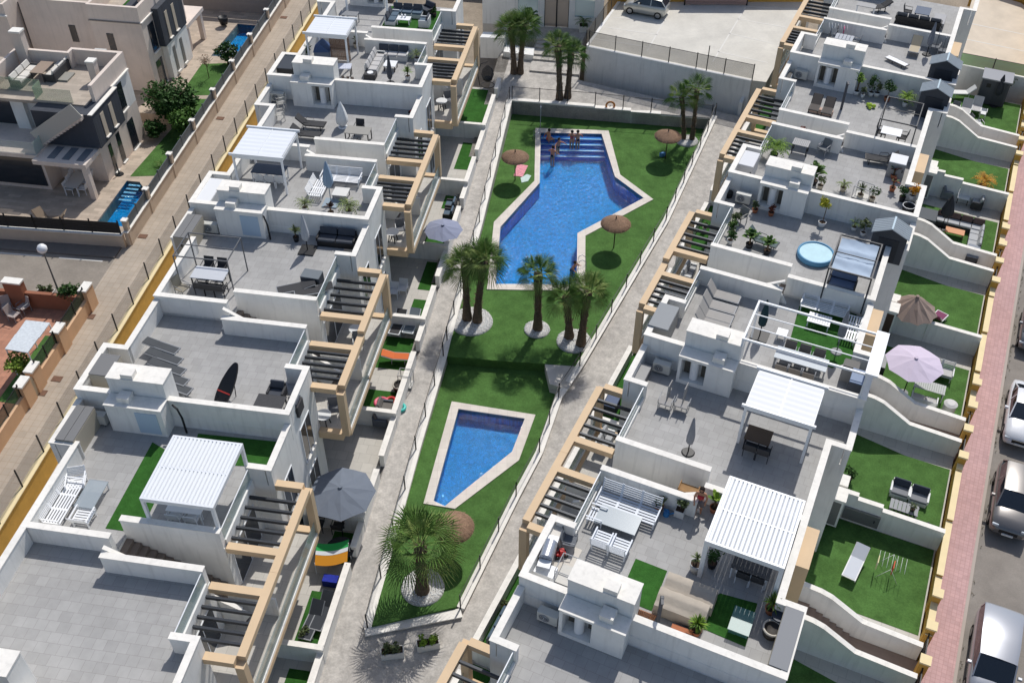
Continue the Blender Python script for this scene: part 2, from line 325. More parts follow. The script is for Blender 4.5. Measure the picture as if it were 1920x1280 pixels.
# retaining wall at the far end of the lawn, capped in four steps
w0 = Vector(up[2][:2]); w1 = Vector(up[3][:2]); T = Th('retaining_wall', 'white stepped retaining wall at the far end of the pool lawn', 'wall', FW, (w0.x, w0.y, ZU)); mb = MB(); mc = MB()
for i, (f0, f1, zt) in enumerate(((-.02, .42, .72), (.42, .60, .62), (.60, .75, .54), (.75, 1.06, .44))):
    a = w0.lerp(w1, f0); b = w0.lerp(w1, f1); d = (b - a).normalized(); n = Vector((-d.y, d.x)) * .3
    mb.prism([tuple(a), tuple(b), tuple(b + n), tuple(a + n)], ZU - 1, zt); mc.prism([tuple(a - n * .15), tuple(b - n * .15), tuple(b + n * 1.2), tuple(a + n * 1.2)], zt, zt + .05)
T.part('wall', mb, WHITE); T.part('coping', mc, COPE)
# concrete pad and stone slab on the lawn step
mb = MB(); mb.prism([tuple(P(a, b, ZL)[:2]) for a, b in ((1017, 679), (1088, 688), (1066, 742), (1047, 738), (1030, 733))], ZL - .5, ZU - .02); struct('path', mb, CONC, label='pale concrete landing between the two lawns')
mb = MB(); mb.prism([tuple(P(a, b, ZL)[:2]) for a, b in ((1030, 735), (1046, 740), (1044, 747), (1060, 751), (1066, 744))], ZL - .5, ZL + .2); struct('path', mb, CONC, label='lower tread of the concrete landing')
# left street, road, right pink sidewalk, right road
FLg, FRg = Gv(FL), Gv(FR)
def fsheet(name, fr, poly, m, dz=0, th=1.6, label=None):
    g = Gv(fr); mb = MB(); mb.prism(poly, lambda v, u: g(v, u) + dz - th, lambda v, u: g(v, u) + dz); return struct(name, mb, m, fr, label)
fsheet('pedestrian_street', FL, [(-31.75, 8), (-26.9, 8), (-26.9, 120), (-31.75, 120)], PAVE)
fsheet('gutter_strip', FL, [(-28.9, 8), (-28.55, 8), (-28.55, 120), (-28.9, 120)], C('gutter', (165, 152, 138)), .004, .02)
fsheet('sidewalk', FR, [(6.85, 5), (8.1, 5), (8.1, 110), (6.85, 110)], PINK, 0)
fsheet('kerb', FR, [(8.1, 5), (8.24, 5), (8.24, 110), (8.1, 110)], C('kerb_stone', (172, 160, 150)), .01)
fsheet('road', FR, [(8.24, 5), (30, 5), (30, 110), (8.24, 110)], ASPH, -.12)
# ================================================================ THE TWO ROWS OF TOWNHOUSES
class Row:
    def __init__(s, fr, rail, D, main, block, sec, fo, box): s.fr, s.rail, s.D, s.main, s.block, s.sec, s.fo, s.bx = fr, rail, D, main, block, sec, fo, box
    def v(s, w): return s.rail + s.D * w
RL = Row(FL, -15.1, -1, 7.95, 8.98, -.95, -2.5, (4.6, 7.2))
RR = Row(FR, -8.05, 1, 8.5, 9.35, -.92, -2.2, (1.05, 3.62))
PH, TH_ = .97, .24
def unit(row, uc, us, R, Rn, back, label, e=3.05, idx=0, stairwall=True, blue=False, fs=0):
    """uc chimney boundary, us stair boundary; back=+1 when the unit lies beyond its chimney boundary. Rn: roof level of the neighbour across uc"""
    s = 1 if us > uc else -1; fr = row.fr; V = row.v
    base = (V(4), (uc + us) / 2, R - 6.2); T = Th('townhouse', label, 'house', fr, base, 'white townhouses in two stepped rows')
    gz = R - 6.6
    sg = us - s * .78                                   # inner face of the stair gap
    se = uc + s * e
    def bx(m_, w0, u0, z0, w1, u1, z1): m_.box(V(w0), min(u0, u1), z0, V(w1), max(u0, u1), z1)
    g = .01
    # body: prism pieces butted end to end, with first floor recess handled by the balcony outside w=0
    mb = MB(); foot = [(row.sec, uc), (row.sec, se), (0, se), (0, sg), (4.2, sg), (4.2, us - s * g), (row.main, us - s * g), (row.main, se), (row.block, se), (row.block, uc)]
    foot = [(V(a), b) for a, b in foot]
    mb.prism(foot, gz - 1.2, R - .02); T.part('wall', mb, WHITE)
    # terrace floor sheet
    i = .0; fl = [(row.sec + .2, uc + s * .05), (row.sec + .2, se - s * .2), (.1, se - s * .2), (.1, sg - s * .2), (4.2, sg - s * .2), (4.2, us - s * .1), (row.main - .2, us - s * .1), (row.main - .2, se - s * .1), (row.block - .2, se - s * .1), (row.block - .2, uc + s * .05)]
    mb = MB(); mb.prism([(V(a), b) for a, b in fl], R - .015, R); T.part('terrace_floor', mb, TILE)
    # parapets
    t = TH_; zt = R + PH
    def wall(w0, u0, w1, u1, z1=None, z0=None):
        z1 = z1 or zt; z0 = R - .02 if z0 is None else z0; pr = MB(); cp = MB(); bx(pr, w0, u0, z0, w1, u1, z1)
        o = .025; wa, wb = sorted((w0, w1)); ua, ub = sorted((u0, u1)); bx(cp, wa - o, ua - o, z1, wb + o, ub + o, z1 + .045 + random.uniform(0, .004)); T.part('coping', cp, COPE, T.part('parapet', pr, WHITE))
    k = .026
    if back > 0: wall(row.sec, uc + s * .02, row.block, uc + s * (t + .02), z1=max(R, Rn) + PH); c0 = uc + s * (t + .02 + 2 * k)
    else: c0 = uc - s * .0
    c0b = c0 + s * (0 if back > 0 else .03)
    wall(row.sec, c0b, row.sec + t, se)                                     # pool side of the chimney section
    wall(row.sec + t + 2 * k, se - s * t, t * .6, se)               # its return to the rail
    wall(row.block - t, c0b, row.block, se)                                 # far side block
    wall(row.main - t + .0, se - s * t, row.block - t - 2 * k, se)
    wall(row.main - t, se - s * t - s * 0 + s * (2 * k), row.main, us - s * .17)
    wall(k, sg - s * t, 4.2, sg)                                    # wall along the stair gap
    if stairwall: wall(4.2 + 2 * k, us - s * .12, row.main, us + s * .12, z1=R + PH + fs)
    # rail: low white kerb, glass, handrail
    ra, rb = se + s * .03, sg - s * (t + .03); mb = MB(); bx(mb, -.04, ra, R - .3, .14, rb, R + .26); T.part('rail_kerb', mb, WHITE)
    mb = MB(); bx(mb, .04, ra, R + .26, .06, rb, R + .92); T.part('glass_panel', mb, GLASS)
    mb = MB(); bx(mb, .03, ra, R + .92, .07, rb, R + .95); T.part('handrail', mb, WFR)
    # tan pergola frame: a box round the first floor balcony
    fo = row.fo; bwd = .34; zt2 = R + .02; zb = R - 3.4; mb = MB()
    bx(mb, fo, se, zt2 - .3, fo + bwd, us - s * .004, zt2)                               # outer beam
    bx(mb, fo + bwd, se, zt2 - .3, row.sec - .01, se - s * bwd, zt2) if row.sec - .01 > fo + bwd else None
    bx(mb, fo + bwd, sg, zt2 - .3, -.06, sg - s * bwd, zt2 - .002)                                 # cross beam by the stair
    bx(mb, fo, se, zb + .3, fo + bwd, se - s * bwd, zt2 - .3)                              # corner post
    bx(mb, fo + .02, se, zb, fo + bwd, us - s * .004, zb + .3)
    bx(mb, fo + bwd, se, zb - .05, row.sec - .01, se - s * bwd, zb + .38)
    T.part('pergola_frame', mb, TAN)
    n = 5; a = se + s * .1; b = sg - s * bwd
    for q in range(n):
        u = a + (b - a) * (q + 1) / (n + .6); m1 = MB(); bx(m1, fo + bwd, u - .05, zt2 - .26, -.045, u + .05, zt2 - .1); T.part('slat', m1, DARK)
    # balcony floor and its glass
    mb = MB(); bx(mb, fo + bwd, se, zb + .02, -.005, us - s * .004, zb + .28); bx(mb, fo + bwd, se - s * (bwd + .005), zb + .02, row.sec - .005, se - s * .0, zb + .28) if 0 else None; T.part('balcony_floor', mb, TILEL)
    mb = MB(); bx(mb, fo + .04, se, zb + .3, fo + .16, us - s * .004, zb + .42); T.part('balcony_kerb', mb, WHITE)
    mb = MB(); bx(mb, fo + .09, se - s * bwd, zb + .42, fo + .11, us - s * .004, zb + 1.2); T.part('balcony_glass', mb, GLASS)
    mb = MB(); bx(mb, fo + .4, us - s * .05, zb + .28, -.05, us - s * .004, zb + 1.5); T.part('balcony_divider', mb, WHITE)
    # windows
    def win(w0, w1, u0, u1, z0, z1, sub=2):
        m1 = MB(); bx(m1, w0, u0, z0, w1, u1, z1); f = T.part('window', m1, GLASSD)
        m2 = MB(); o = .05; d = .012
        wm0, wm1 = min(w0, w1) - d, max(w0, w1) + d
        bx(m2, wm0, u0 - o, z0 - o, wm1, u0, z1 + o); bx(m2, wm0, u1, z0 - o, wm1, u1 + o, z1 + o); bx(m2, wm0, u0, z0 - o, wm1, u1, z0); bx(m2, wm0, u0, z1, wm1, u1, z1 + o)
        for i in range(1, sub): um = u0 + (u1 - u0) * i / sub; bx(m2, wm0, um - .025, z0, wm1, um + .025, z1)
        T.part('frame', m2, WFR, f)
    lo_, hi_ = sorted((se + s * .5, sg - s * .5))
    win(-.03, .0, lo_, hi_, R - 3.1, R - .9); win(-.03, .0, lo_, hi_, R - 6.15, R - 4.1)
    lo_, hi_ = sorted((uc + s * .8, uc + s * 2.0))
    win(row.sec - .03, row.sec, lo_, hi_, R - 3.0, R - .85); win(row.sec - .03, row.sec, lo_, hi_, R - 6.0, R - 4.0)
    m1 = MB(); bx(m1, row.sec - .12, lo_ - .08, R - 3.12, row.sec, hi_ + .08, R - 3.06); T.part('window_sill', m1, COPE)
    if row is RR and back < 0 or (row is RR and s < 0):
        pass
    # chimney closet: low half on the front unit, high half on the back unit
    w0, w1 = row.bx
    if back < 0:
        z = max(R + 1.63, Rn + PH - .01); d = .74; u0 = uc - d; m1 = MB()
        if blue:
            bx(m1, w0, u0, R, w1, uc - .002, z); T.part('closet_wall', m1, WHITE)
            m1 = MB(); bx(m1, w0 + .25, u0 - .03, R + .15, w0 + 1.25, u0, R + 1.4); T.part('closet_door', m1, C('pale_blue_door', (176, 196, 214), .6))
        else:
            o0, o1 = w0 + .14, w0 + 1.3
            bx(m1, w0, u0, R, o0, uc - .002, z); bx(m1, o1, u0, R, w1, uc - .002, z); bx(m1, o0, u0, R, o1, uc - .002, R + .22); bx(m1, o0, u0, R + 1.5, o1, uc - .002, z); bx(m1, o0, uc - .1, R + .22, o1, uc - .002, R + 1.5); T.part('closet_wall', m1, WHITE)
            m1 = MB(); m1.cyl((V((o0 + o1) / 2), uc - .4), .2, R + .24, R + 1.35, 14); T.part('water_heater', m1, PLW)
            m1 = MB(); m1.box(V(o0 + .05), uc - .16, R + .22, V(o0 + .3), uc - .1, R + 1.45); m1.box(V(o1 - .05), uc - .16, R + .22, V(o1 - .3), uc - .1, R + 1.45); T.part('pipe_board', m1, C('insulation', (96, 92, 84)))
        m1 = MB(); bx(m1, w0 - .03, u0 - .03, z, w1 + .03, uc - .002, z + .05); T.part('closet_roof', m1, COPE)
        m1 = MB(); c = w0 + 1.5; bx(m1, c - .02, u0 + .18, z + .05, c + .52, uc - .06, z + .36); T.part('vent_block', m1, COPE)
    else:
        z = R + 1.95; m1 = MB(); a = uc + .002; bx(m1, w0, uc + t + .025, R, w1, uc + .98, z); bx(m1, w0, a + .018, R + PH + .06, w1, uc + t + .025, z); T.part('closet_wall', m1, WHITE)
        m1 = MB(); bx(m1, w0 - .03, a, z, w1 + .03, uc + 1.0, z + .05); T.part('closet_roof', m1, COPE)
        m1 = MB(); c = w0 + 1.35; bx(m1, c, uc + .05, z + .05, c + .55, uc + .5, z + .3); T.part('vent_block', m1, COPE)
    # little wall lamp on the wall by the stairs
    return T
def lamp(fr, v, u, z, label):
    mb = MB(); mb.box(v - .06, u - .1, z - .1, v + .06, u, z + .1); single('wall_lamp', mb, C('lamp_grey', (120, 122, 126), .5), label, 'lamp', fr, (v, u, z), 'small square wall lamps on the parapets')
def staircase(row, us, R, label, low=None):
    fr = row.fr; V = row.v; T = Th('staircase', label, 'staircase', fr, (V(2), us, R - 3), 'outdoor stairs between the townhouses'); mb = MB()
    n = 17; L0, L1 = 4.2, -.9; h = 3.1
    for i in range(n):
        w0 = L0 + (L1 - L0) * i / n; w1 = L0 + (L1 - L0) * (i + 1) / n; z = R - h * (i + 1) / n
        mb.box(V(w0), us - .5, z - .55, V(w1), us + .76, z)
    T.part('steps', mb, C('stair_tile', (128, 116, 106), .8, noise=.06))
    a, b = (V(4.2), us - .64), (V(L1), us - .64); m1 = MB(); m1.bar((a[0], a[1], R + .3), (b[0], b[1], R - h + .3), .13, 1.3); T.part('stringer_wall', m1, WHITE)
    m1 = MB(); m1.bar((a[0], a[1], R + 1.13), (b[0], b[1], R - h + 1.13), .18, .06); T.part('coping', m1, COPE)
Bu = [14.9, 21.65, 28.5, 35.05, 42.15, 48.6, 55.25, 61.9, 68.6]      # left boundaries: even index chimney... (0: chimney)
LR_ = [4.9, 4.9, 5.5, 5.72, 6.1, 6.1, 6.7, 6.7]
LLAB = ['bare grey roof terrace in the near left corner, closest to the lens', 'white louvred pergola and green turf on its roof terrace', 'roof terrace with a stack of folded grey sunbeds and a paddle board',
        'roof terrace with an open metal gazebo over a dining table', 'roof terrace with a closed blue parasol and a white slatted corner sofa', 'roof terrace with two dark loungers and a grey dining table',
        'roof terrace with a white canopy and an L-shaped cushioned sofa', 'roof terrace with dark sofas round a turf square at the top left']
for i in range(8):
    a, b = Bu[i], Bu[i + 1]; R = LR_[i]
    if i % 2 == 0: T = unit(RL, a, b, R, LR_[i - 1] if i else R, 1, 'left row house, ' + LLAB[i], stairwall=False)
    else: T = unit(RL, b, a, R, LR_[i + 1] if i < 7 else R + .5, -1, 'left row house, ' + LLAB[i], e=2.65, blue=i in (1, 3))
for k in (1, 3, 5, 7): staircase(RL, Bu[k], max(LR_[k - 1], LR_[k]), 'brown outdoor stair in the left row descending beside the ' + ['bare near terrace', 'sunbed stack terrace', 'terrace with the grey dining table', 'turf square terrace'][k // 2])
Cu = [13.6, 20.55, 27.8, 34.8, 41.7, 48.9, 56.0, 63.2, 70.0, 77.2]   # right boundaries, odd index chimney
RR_ = [4.5, 5.1, 5.1, 5.7, 5.92, 6.3, 6.3, 6.9, 6.9]
RLAB = ['bare terrace at the bottom edge', 'roof terrace with barbecue, slatted white sofas and big louvred pergola', 'terrace with two reclining chairs and a furled parasol by a white pergola',
        'roof terrace with a row of four grey loungers and white beams overhead', 'roof terrace with a round paddling pool and a blue fabric gazebo', 'roof terrace with plants along its wall and a white cabinet',
        'roof terrace with black-framed table and potted palms by grey sheds', 'roof terrace with dark loungers and clutter beside a grey shed', 'roof terrace with a blue table at the top right']
for i in range(9):
    a, b = Cu[i], Cu[i + 1]; R = RR_[i]
    if i % 2 == 1: T = unit(RR, a, b, R, RR_[i - 1], 1, 'right row house, ' + RLAB[i], stairwall=False, e=3.2)
    else: T = unit(RR, b, a, R, RR_[i + 1] if i < 8 else R, -1, 'right row house, ' + RLAB[i], e=2.6)
    if i % 2 == 1:                                       # tan bay on the street side of the unit in front of the stair
        mb = MB(); mb.box(.45, b - 2.1, R - 3.0, 1.0, b - .05, R + .68); T.part('bay_window', mb, TAN)
for k in (2, 4, 6, 8): staircase(RR, Cu[k], max(RR_[k - 1], RR_[k]), 'brown outdoor stair in the right row descending beside the ' + ['barbecue terrace', 'lounger row terrace', 'planted terrace', 'cluttered far terrace'][k // 2 - 1])
# ================================================================ GARDENS AND WALLS
DKFLOOR = mat('porch_tile', (150, 146, 140), .8, kind='brick', size=(.6, .6), mortar=.01, var=.06, noise=.05, nscale=3)
def garden_left(i):
    a, b = Bu[i], Bu[i + 1]; um = (a + b) / 2; fr = FL; gz = FLg(-12.5, um) + .02; back = i % 2 == 0
    mb = MB(); mb.box(-15.08, a + .1, gz - 1.5, -11.62, b - .1, gz); struct('garden_floor', mb, TILEL, fr)
    uc, s = (a, 1) if back else (b, -1)
    # turf patches, laid 12 mm above the tiles
    pats = {0: [(.5, 6.2, -12.9, -11.75)], 1: [(.3, 3.2, -13.0, -11.75), (4.8, 6.6, -12.9, -11.75)], 2: [(.4, 2.9, -12.7, -11.75)], 3: [(.4, 2.2, -13.9, -11.75), (3.9, 6.5, -13.9, -11.75)],
            4: [(.3, 2.5, -12.7, -11.75), (3.4, 6.1, -12.7, -11.75)], 5: [(.4, 3.3, -13.2, -11.75), (4.9, 6.4, -12.9, -11.75)], 6: [(.3, 1.5, -13.7, -11.75), (2.0, 4.6, -12.7, -11.75)], 7: [(.3, 6.3, -13.6, -11.75)]}[i]
    if i == 6: pats = [(.2, 1.4, -14.0, -11.75), (2.5, 5.9, -12.9, -11.75)]
    for (p, q, v0, v1) in pats:
        mb = MB(); mb.box(v0, a + p, gz + .001, v1, a + q, gz + .014); struct('garden_turf', mb, GRASS2, fr)
    T = Th('garden_wall', ['low white garden wall beside the path, nearest the bottom edge', 'low white garden wall beside the path, by the bright windbreak', 'low white garden wall beside the path, by the large grey octagonal parasol', 'low white garden wall beside the path, by the pink float and sofa',
        'low white garden wall beside the path, by the two sunbeds near the paired palms', 'low white garden wall beside the path, by the grey-blue parasol', 'low white garden wall beside the path, round two small turf patches', 'low white garden wall beside the path, next to the leaning palms shadow'][i], 'wall', fr, (-11.55, um, gz), 'low garden walls along the path')
    g0, g1 = sorted((uc + s * (2.9 if back else 1.6), uc + s * (3.8 if back else 2.5)))
    mb = MB(); mc = MB()
    for p, q in ((a + .12, g0), (g1, b)):
        mb.box(-11.66, p, gz - 1.2, -11.42, q, gz + .82); mc.box(-11.69, p - .02, gz + .82, -11.39, q + .02, gz + .87)
    T.part('wall', mb, WHITE); T.part('coping', mc, COPE)
    mb = MB(); mb.box(-15.05, a - .12, gz - 1.2, -11.4, a + .1, gz + .84); T.part('divider', mb, WHITE)
    mb = MB(); mb.box(-15.0, a - .14, gz + .84, -11.42, a + .12, gz + .885); T.part('divider_coping', mb, COPE)
for i in range(8): garden_left(i)
# pool side strips of the right row
for i in range(9):
    a, b = Cu[i], Cu[i + 1]; um = (a + b) / 2; gz = FRg(-10.6, um) + .02
    mb = MB(); mb.box(-11.1, a + .1, gz - 1.5, -8.07, b - .1, gz); struct('garden_floor', mb, TILEL, FR)
    mb = MB(); mb.box(-11.0, a + .2, gz + .001, -10.0, b - .2, gz + .014); struct('garden_turf', mb, GRASS2, FR)
    T = Th('garden_wall', 'low white wall between the right path and the house ' + ['at the bottom edge', 'below the barbecue terrace', 'by the blue covered item', 'below the four grey loungers', 'below the paddling pool terrace', 'below the white cabinet terrace', 'below the black table terrace', 'near the parking deck corner', 'at the far end'][i], 'wall', FR, (-11.15, um, gz), 'low garden walls along the path')
    mb = MB(); mc = MB(); mb.box(-11.22, a + .1, gz - 1.2, -11.0, b - 1.1, gz + .78); mc.box(-11.25, a + .1, gz + .78, -10.97, b - 1.08, gz + .83); T.part('wall', mb, WHITE); T.part('coping', mc, COPE)
    mb = MB(); mb.box(-11.2, a - .1, gz - 1.2, -8.95, a + .1, gz + .8); T.part('divider', mb, WHITE); mb = MB(); mb.box(-11.22, a - .12, gz + .8, -8.95, a + .12, gz + .845); T.part('divider_coping', mb, COPE)
# street side gardens of the right row
for i in range(1, 9):
    a, b = Cu[i], Cu[i + 1]; um = (a + b) / 2; gz = FRg(4, um) + .03; back = i % 2 == 1
    lo_, hi_ = (a + .12, b - .95) if back else (a + .95, b - .12)
    mb = MB(); mb.box(.3, lo_ - .1, gz - 1.5, 6.45, hi_ + .1, gz); struct('garden_floor', mb, TILEL, FR)
    vl = 2.2
    if back: poly = [(vl, lo_ + .02), (6.38, lo_ + .02), (6.38, hi_ - .9), (4.2, hi_ - .9), (.45, hi_ - .25), (.45, lo_ + .02)]
    else: poly = [(.45, lo_ + .02), (6.38, lo_ + .02), (6.38, hi_ - 1.35), (1.6, hi_ - 1.2), (.45, hi_ - 1.15)] if i in (4, 6) else [(.45, lo_ + .9), (6.38, lo_ + .9), (6.38, hi_ - .03), (.45, hi_ - .03)]
    mb = MB(); mb.prism(poly, gz + .001, gz + .014); struct('garden_turf', mb, GRASS, FR)
def rwall(u, label, cols):
    """street side dividing wall at u: cols = (v, top above ground) knots, straight runs between"""
    base = (3.5, u, FRg(3.5, u)); T = Th('garden_wall', label, 'wall', FR, base, 'dividing walls of the street side gardens'); mb = MB(); mc = MB()
    for (v0, h0), (v1, h1) in zip(cols, cols[1:]):
        if v1 - v0 < .01: continue
        g = FRg(3.5, u); z0, z1 = g + h0, g + h1
        mb.add([(v0, u - .1, g - 1.2), (v1, u - .1, g - 1.2), (v1, u + .1, g - 1.2), (v0, u + .1, g - 1.2), (v0, u - .1, z0), (v1, u - .1, z1), (v1, u + .1, z1), (v0, u + .1, z0)], [(0, 3, 2, 1), (4, 5, 6, 7), (0, 1, 5, 4), (1, 2, 6, 5), (2, 3, 7, 6), (3, 0, 4, 7)])
        mc.add([(v0, u - .13, z0), (v1, u - .13, z1), (v1, u + .13, z1), (v0, u + .13, z0), (v0, u - .13, z0 + .05), (v1, u - .13, z1 + .05), (v1, u + .13, z1 + .05), (v0, u + .13, z0 + .05)], [(0, 3, 2, 1), (4, 5, 6, 7), (0, 1, 5, 4), (1, 2, 6, 5), (2, 3, 7, 6), (3, 0, 4, 7)])
    T.part('wall', mb, WHITE); T.part('coping', mc, COPE); return T
SW = [(.55, 2.3), (1.9, 2.2), (2.4, 2.05), (3.9, 1.15), (6.5, 1.02)]
nm = ['the lone sunlounger lawn', 'the lilac parasol lawn', 'the orange table lawn', 'the round table lawn']
for k, u in enumerate((27.8, 41.7, 56.0, 70.0)):
    rwall(u - .78, 'white wall with a sloping shoulder, near side of the steps below ' + nm[k], SW)
    rwall(u + .78, 'white wall with a sloping shoulder, far side of the steps, bordering ' + nm[k], SW)
    T = Th('entrance_steps', 'tiled steps and walkway between two sloping walls beside ' + nm[k], 'steps', FR, (3, u, FRg(3, u)), 'entrance steps from the street'); mb = MB(); g = FRg(3.5, u)
    mb.box(3.6, u - .67, g - 1, 6.6, u + .67, g + .02)
    for q in range(7): mb.box(3.6 - .33 * q - .33, u - .67, g - 1, 3.6 - .33 * q, u + .67, g + .02 + .17 * (q + 1))
    mb.box(.52, u - .67, g - 1, 3.6 - .33 * 7, u + .67, g + .02 + .17 * 7); T.part('steps', mb, C('step_tile', (152, 134, 122), .8, noise=.06))
for u, l, st in ((34.8, 'stepped white wall behind the white sunlounger lawn', 0), (48.9, 'stepped white wall behind the pale lilac parasol', 0), (63.2, 'stepped white wall behind the orange table garden', 0)):
    cols = [(.5, 1.75), (2.4, 1.75), (2.41, 1.5), (3.6, 1.5)]; rwall(u, l, cols)
    rwall2 = None
    T = rwall(u + .003, l.replace('stepped', 'lower part of the stepped'), [(3.62, 1.25), (6.5, 1.2)])
rwall(78.4, 'plain wall between the far garden and the pale court', [(.5, 1.35), (6.5, 1.3)])
# ochre street wall with posts
T = Th('boundary_wall', 'ochre boundary wall with cream coping along the pink sidewalk', 'wall', FR, (6.65, 45, FRg(6.65, 45)))
mb = MB(); mc = MB(); segs = []
us_ = [8] ; 
gaps = [(u - 2.0 + .2, u + 1.6 - .2) for u in (27.8, 41.7, 56.0, 70.0)]
pos = 8
for g0, g1 in gaps + [(200, 201)]:
    end = min(g0, 96)
    q = pos
    while q < end - .01:
        e = min(q + 3.3, end); gz = FRg(6.65, (q + e) / 2)
        mb.box(6.52, q, gz - 1.2, 6.78, e, gz + .95); mc.box(6.5, q, gz + .95, 6.8, e, gz + 1.0); q = e
    pos = g1
T.part('wall', mb, YEL); T.part('coping', mc, YCAP)
for k, u in enumerate((27.8, 41.7, 56.0, 70.0)):
    for q, du in enumerate((-2.0, -.1, 1.65, 3.4)):
        gz = FRg(6.65, u + du); T2 = Th('gate_pier', 'ochre pier with cream cap, %s of four by %s' % (('nearest', 'second', 'third', 'farthest')[q], nm[k]), 'pier', FR, (6.65, u + du, gz), 'ochre gate piers on the pink sidewalk')
        mb = MB(); mb.box(6.46, u + du - .2, gz - .8, 6.84, u + du + .2, gz + 1.4); T2.part('shaft', mb, YEL)
        mb = MB(); mb.box(6.42, u + du - .24, gz + 1.4, 6.88, u + du + .24, gz + 1.5); T2.part('cap', mb, YCAP)
    for q, du in enumerate((-1.8, .1)):
        gz = FRg(6.65, u + du); T2 = Th('entrance_gate', 'dark metal gate, %s one beside %s' % (('near', 'far')[q], nm[k]), 'gate', FR, (6.65, u + du, gz), 'dark entrance gates'); mb = MB()
        for z in (.1, 1.15): mb.box(6.62, u + du, gz + z, 6.67, u + du + 1.5, gz + z + .06)
        T2.part('frame', mb, BLACK); mb = MB()
        for j in range(8): mb.box(6.63, u + du + .1 + j * .19, gz + .16, 6.66, u + du + .2 + j * .19, gz + 1.15)
        T2.part('slat_panel', mb, BLACK)
# mesh panels over the ochre wall
MESH = mixmat('steel_mesh', (70, 72, 74), .17, .5, wire=.06); NET = mixmat('grey_netting', (128, 124, 118), .36, .8)
# ochre wall with fence along the left pedestrian street
def fence(name, label, fr, pts, h, step, postm, meshm, tilt=0, group='steel mesh fences'):
    T = Th(name, label, 'fence', fr, pts[0], group)
    for (v0, u0, z0), (v1, u1, z1) in zip(pts, pts[1:]):
        n = max(1, round(math.hypot(v1 - v0, u1 - u0) / step)); ms = MB(); ms.add([(v0, u0, z0 + .08), (v1, u1, z1 + .08), (v1, u1, z1 + h), (v0, u0, z0 + h)], [(0, 1, 2, 3)]); T.part('mesh_panel', ms, meshm)
        for i in range(n + 1):
            f = i / n; p = (v0 + (v1 - v0) * f, u0 + (u1 - u0) * f, z0 + (z1 - z0) * f); m1 = MB(); m1.bar((p[0], p[1], p[2] - .1), (p[0], p[1], p[2] + h + .08), .06); T.part('post', m1, postm)
        if meshm is not NET: m1 = MB(); m1.bar((v0, u0, z0 + h), (v1, u1, z1 + h), .03); T.part('top_rail', m1, postm)
    return T
strip_wall('boundary_wall', 'ochre wall with cream coping along the left pedestrian street', 'wall', [(-27.95, 8), (-27.95, 100)], .2, 1.35, YEL, FL, YCAP)
fence('mesh_fence', 'mesh fence with dark posts on the ochre wall of the left street', FL, [(-27.95, u, FLg(-27.95, u) + 1.4) for u in (12.2, 92)], 1.15, 2.15, BLACK, NET)
mb = MB(); mb.prism([(-27.85, 8), (-23.9, 8), (-23.9, 92), (-27.85, 92)], lambda v, u: FLg(v, u) - 1, lambda v, u: FLg(v, u) + .02); struct('garden_floor', mb, TILEL, FL)
# walls on the far side of the left street
LW = mat('beige_garden_wall', (200, 183, 164), .85, noise=.06, nscale=1.2, bump=.3, stain=.07)
strip_wall('garden_wall', 'beige street wall with white coping before the modern villas', 'wall', [(-31.35, 46.6), (-31.35, 100)], .22, 1.0, LW, FL, COPE)
def slatfence(label, fr, p0, p1, h, n, posts, m, group='horizontal slat fences'):
    T = Th('slat_fence', label, 'fence', fr, p0, group); d = Vector((p1[0] - p0[0], p1[1] - p0[1], 0)).normalized(); up_ = Vector((0, 0, 1))
    mb = MB()
    for k in range(n): z = .12 + (h - .12) * k / n; mb.bar((p0[0], p0[1], p0[2] + z), (p1[0], p1[1], p1[2] + z), .04, (h / n) * .78)
    T.part('slat_panel', mb, m)
    for k in range(posts + 1): f = k / posts; q = Vector(p0).lerp(Vector(p1), f); m1 = MB(); m1.bar(q, q + up_ * (h + .05), .07); T.part('post', m1, m)
SLG = C('grey_slat', (88, 96, 102), .6)
us2 = [46.9, 50.1, 54.0, 58.0, 62, 66, 70, 74, 78, 82]
for k, (a, b) in enumerate(zip(us2, us2[1:])):
    slatfence('grey slatted fence panel, number %s from the road corner' % ('one two three four five six seven eight nine'.split()[k]), FL, (-31.35, a + .2, FLg(-31.35, a) + 1.05), (-31.35, b - .2, FLg(-31.35, b) + 1.05), .75, 4, 2, SLG)
    T2 = Th('wall_pier', 'beige pier with white cap, number %s from the road corner' % ('one two three four five six seven eight nine'.split()[k]), 'pier', FL, (-31.35, a, FLg(-31.35, a)), 'beige piers of the villa wall')
    m1 = MB(); z = FLg(-31.35, a); m1.box(-31.5, a - .14, z - .5, -31.2, a + .14, z + 1.75); T2.part('shaft', m1, LW); m1 = MB(); m1.box(-31.54, a - .18, z + 1.75, -31.16, a + .18, z + 1.83); T2.part('cap', m1, COPE)
z = FLg(-35, 46.3)
strip_wall('retaining_wall', 'beige retaining wall above the side road, topped by black slats', 'wall', [(-31.5, 46.5), (-48, 45.5)], .25, .95, LW, FL, COPE)
for k, (a, b) in enumerate(((0, .33), (.33, .66), (.66, 1))):
    p0 = Vector((-31.6, 46.49, 0)).lerp(Vector((-48, 45.5, 0)), a); p1 = Vector((-31.6, 46.49, 0)).lerp(Vector((-48, 45.5, 0)), b)
    p0.z = FLg(p0.x, p0.y) + 1.02; p1.z = FLg(p1.x, p1.y) + 1.02; slatfence('black horizontal slat fence above the side road, %s stretch' % ('right', 'middle', 'left')[k], FL, tuple(p0), tuple(p1), .95, 4, 3, BLACK)
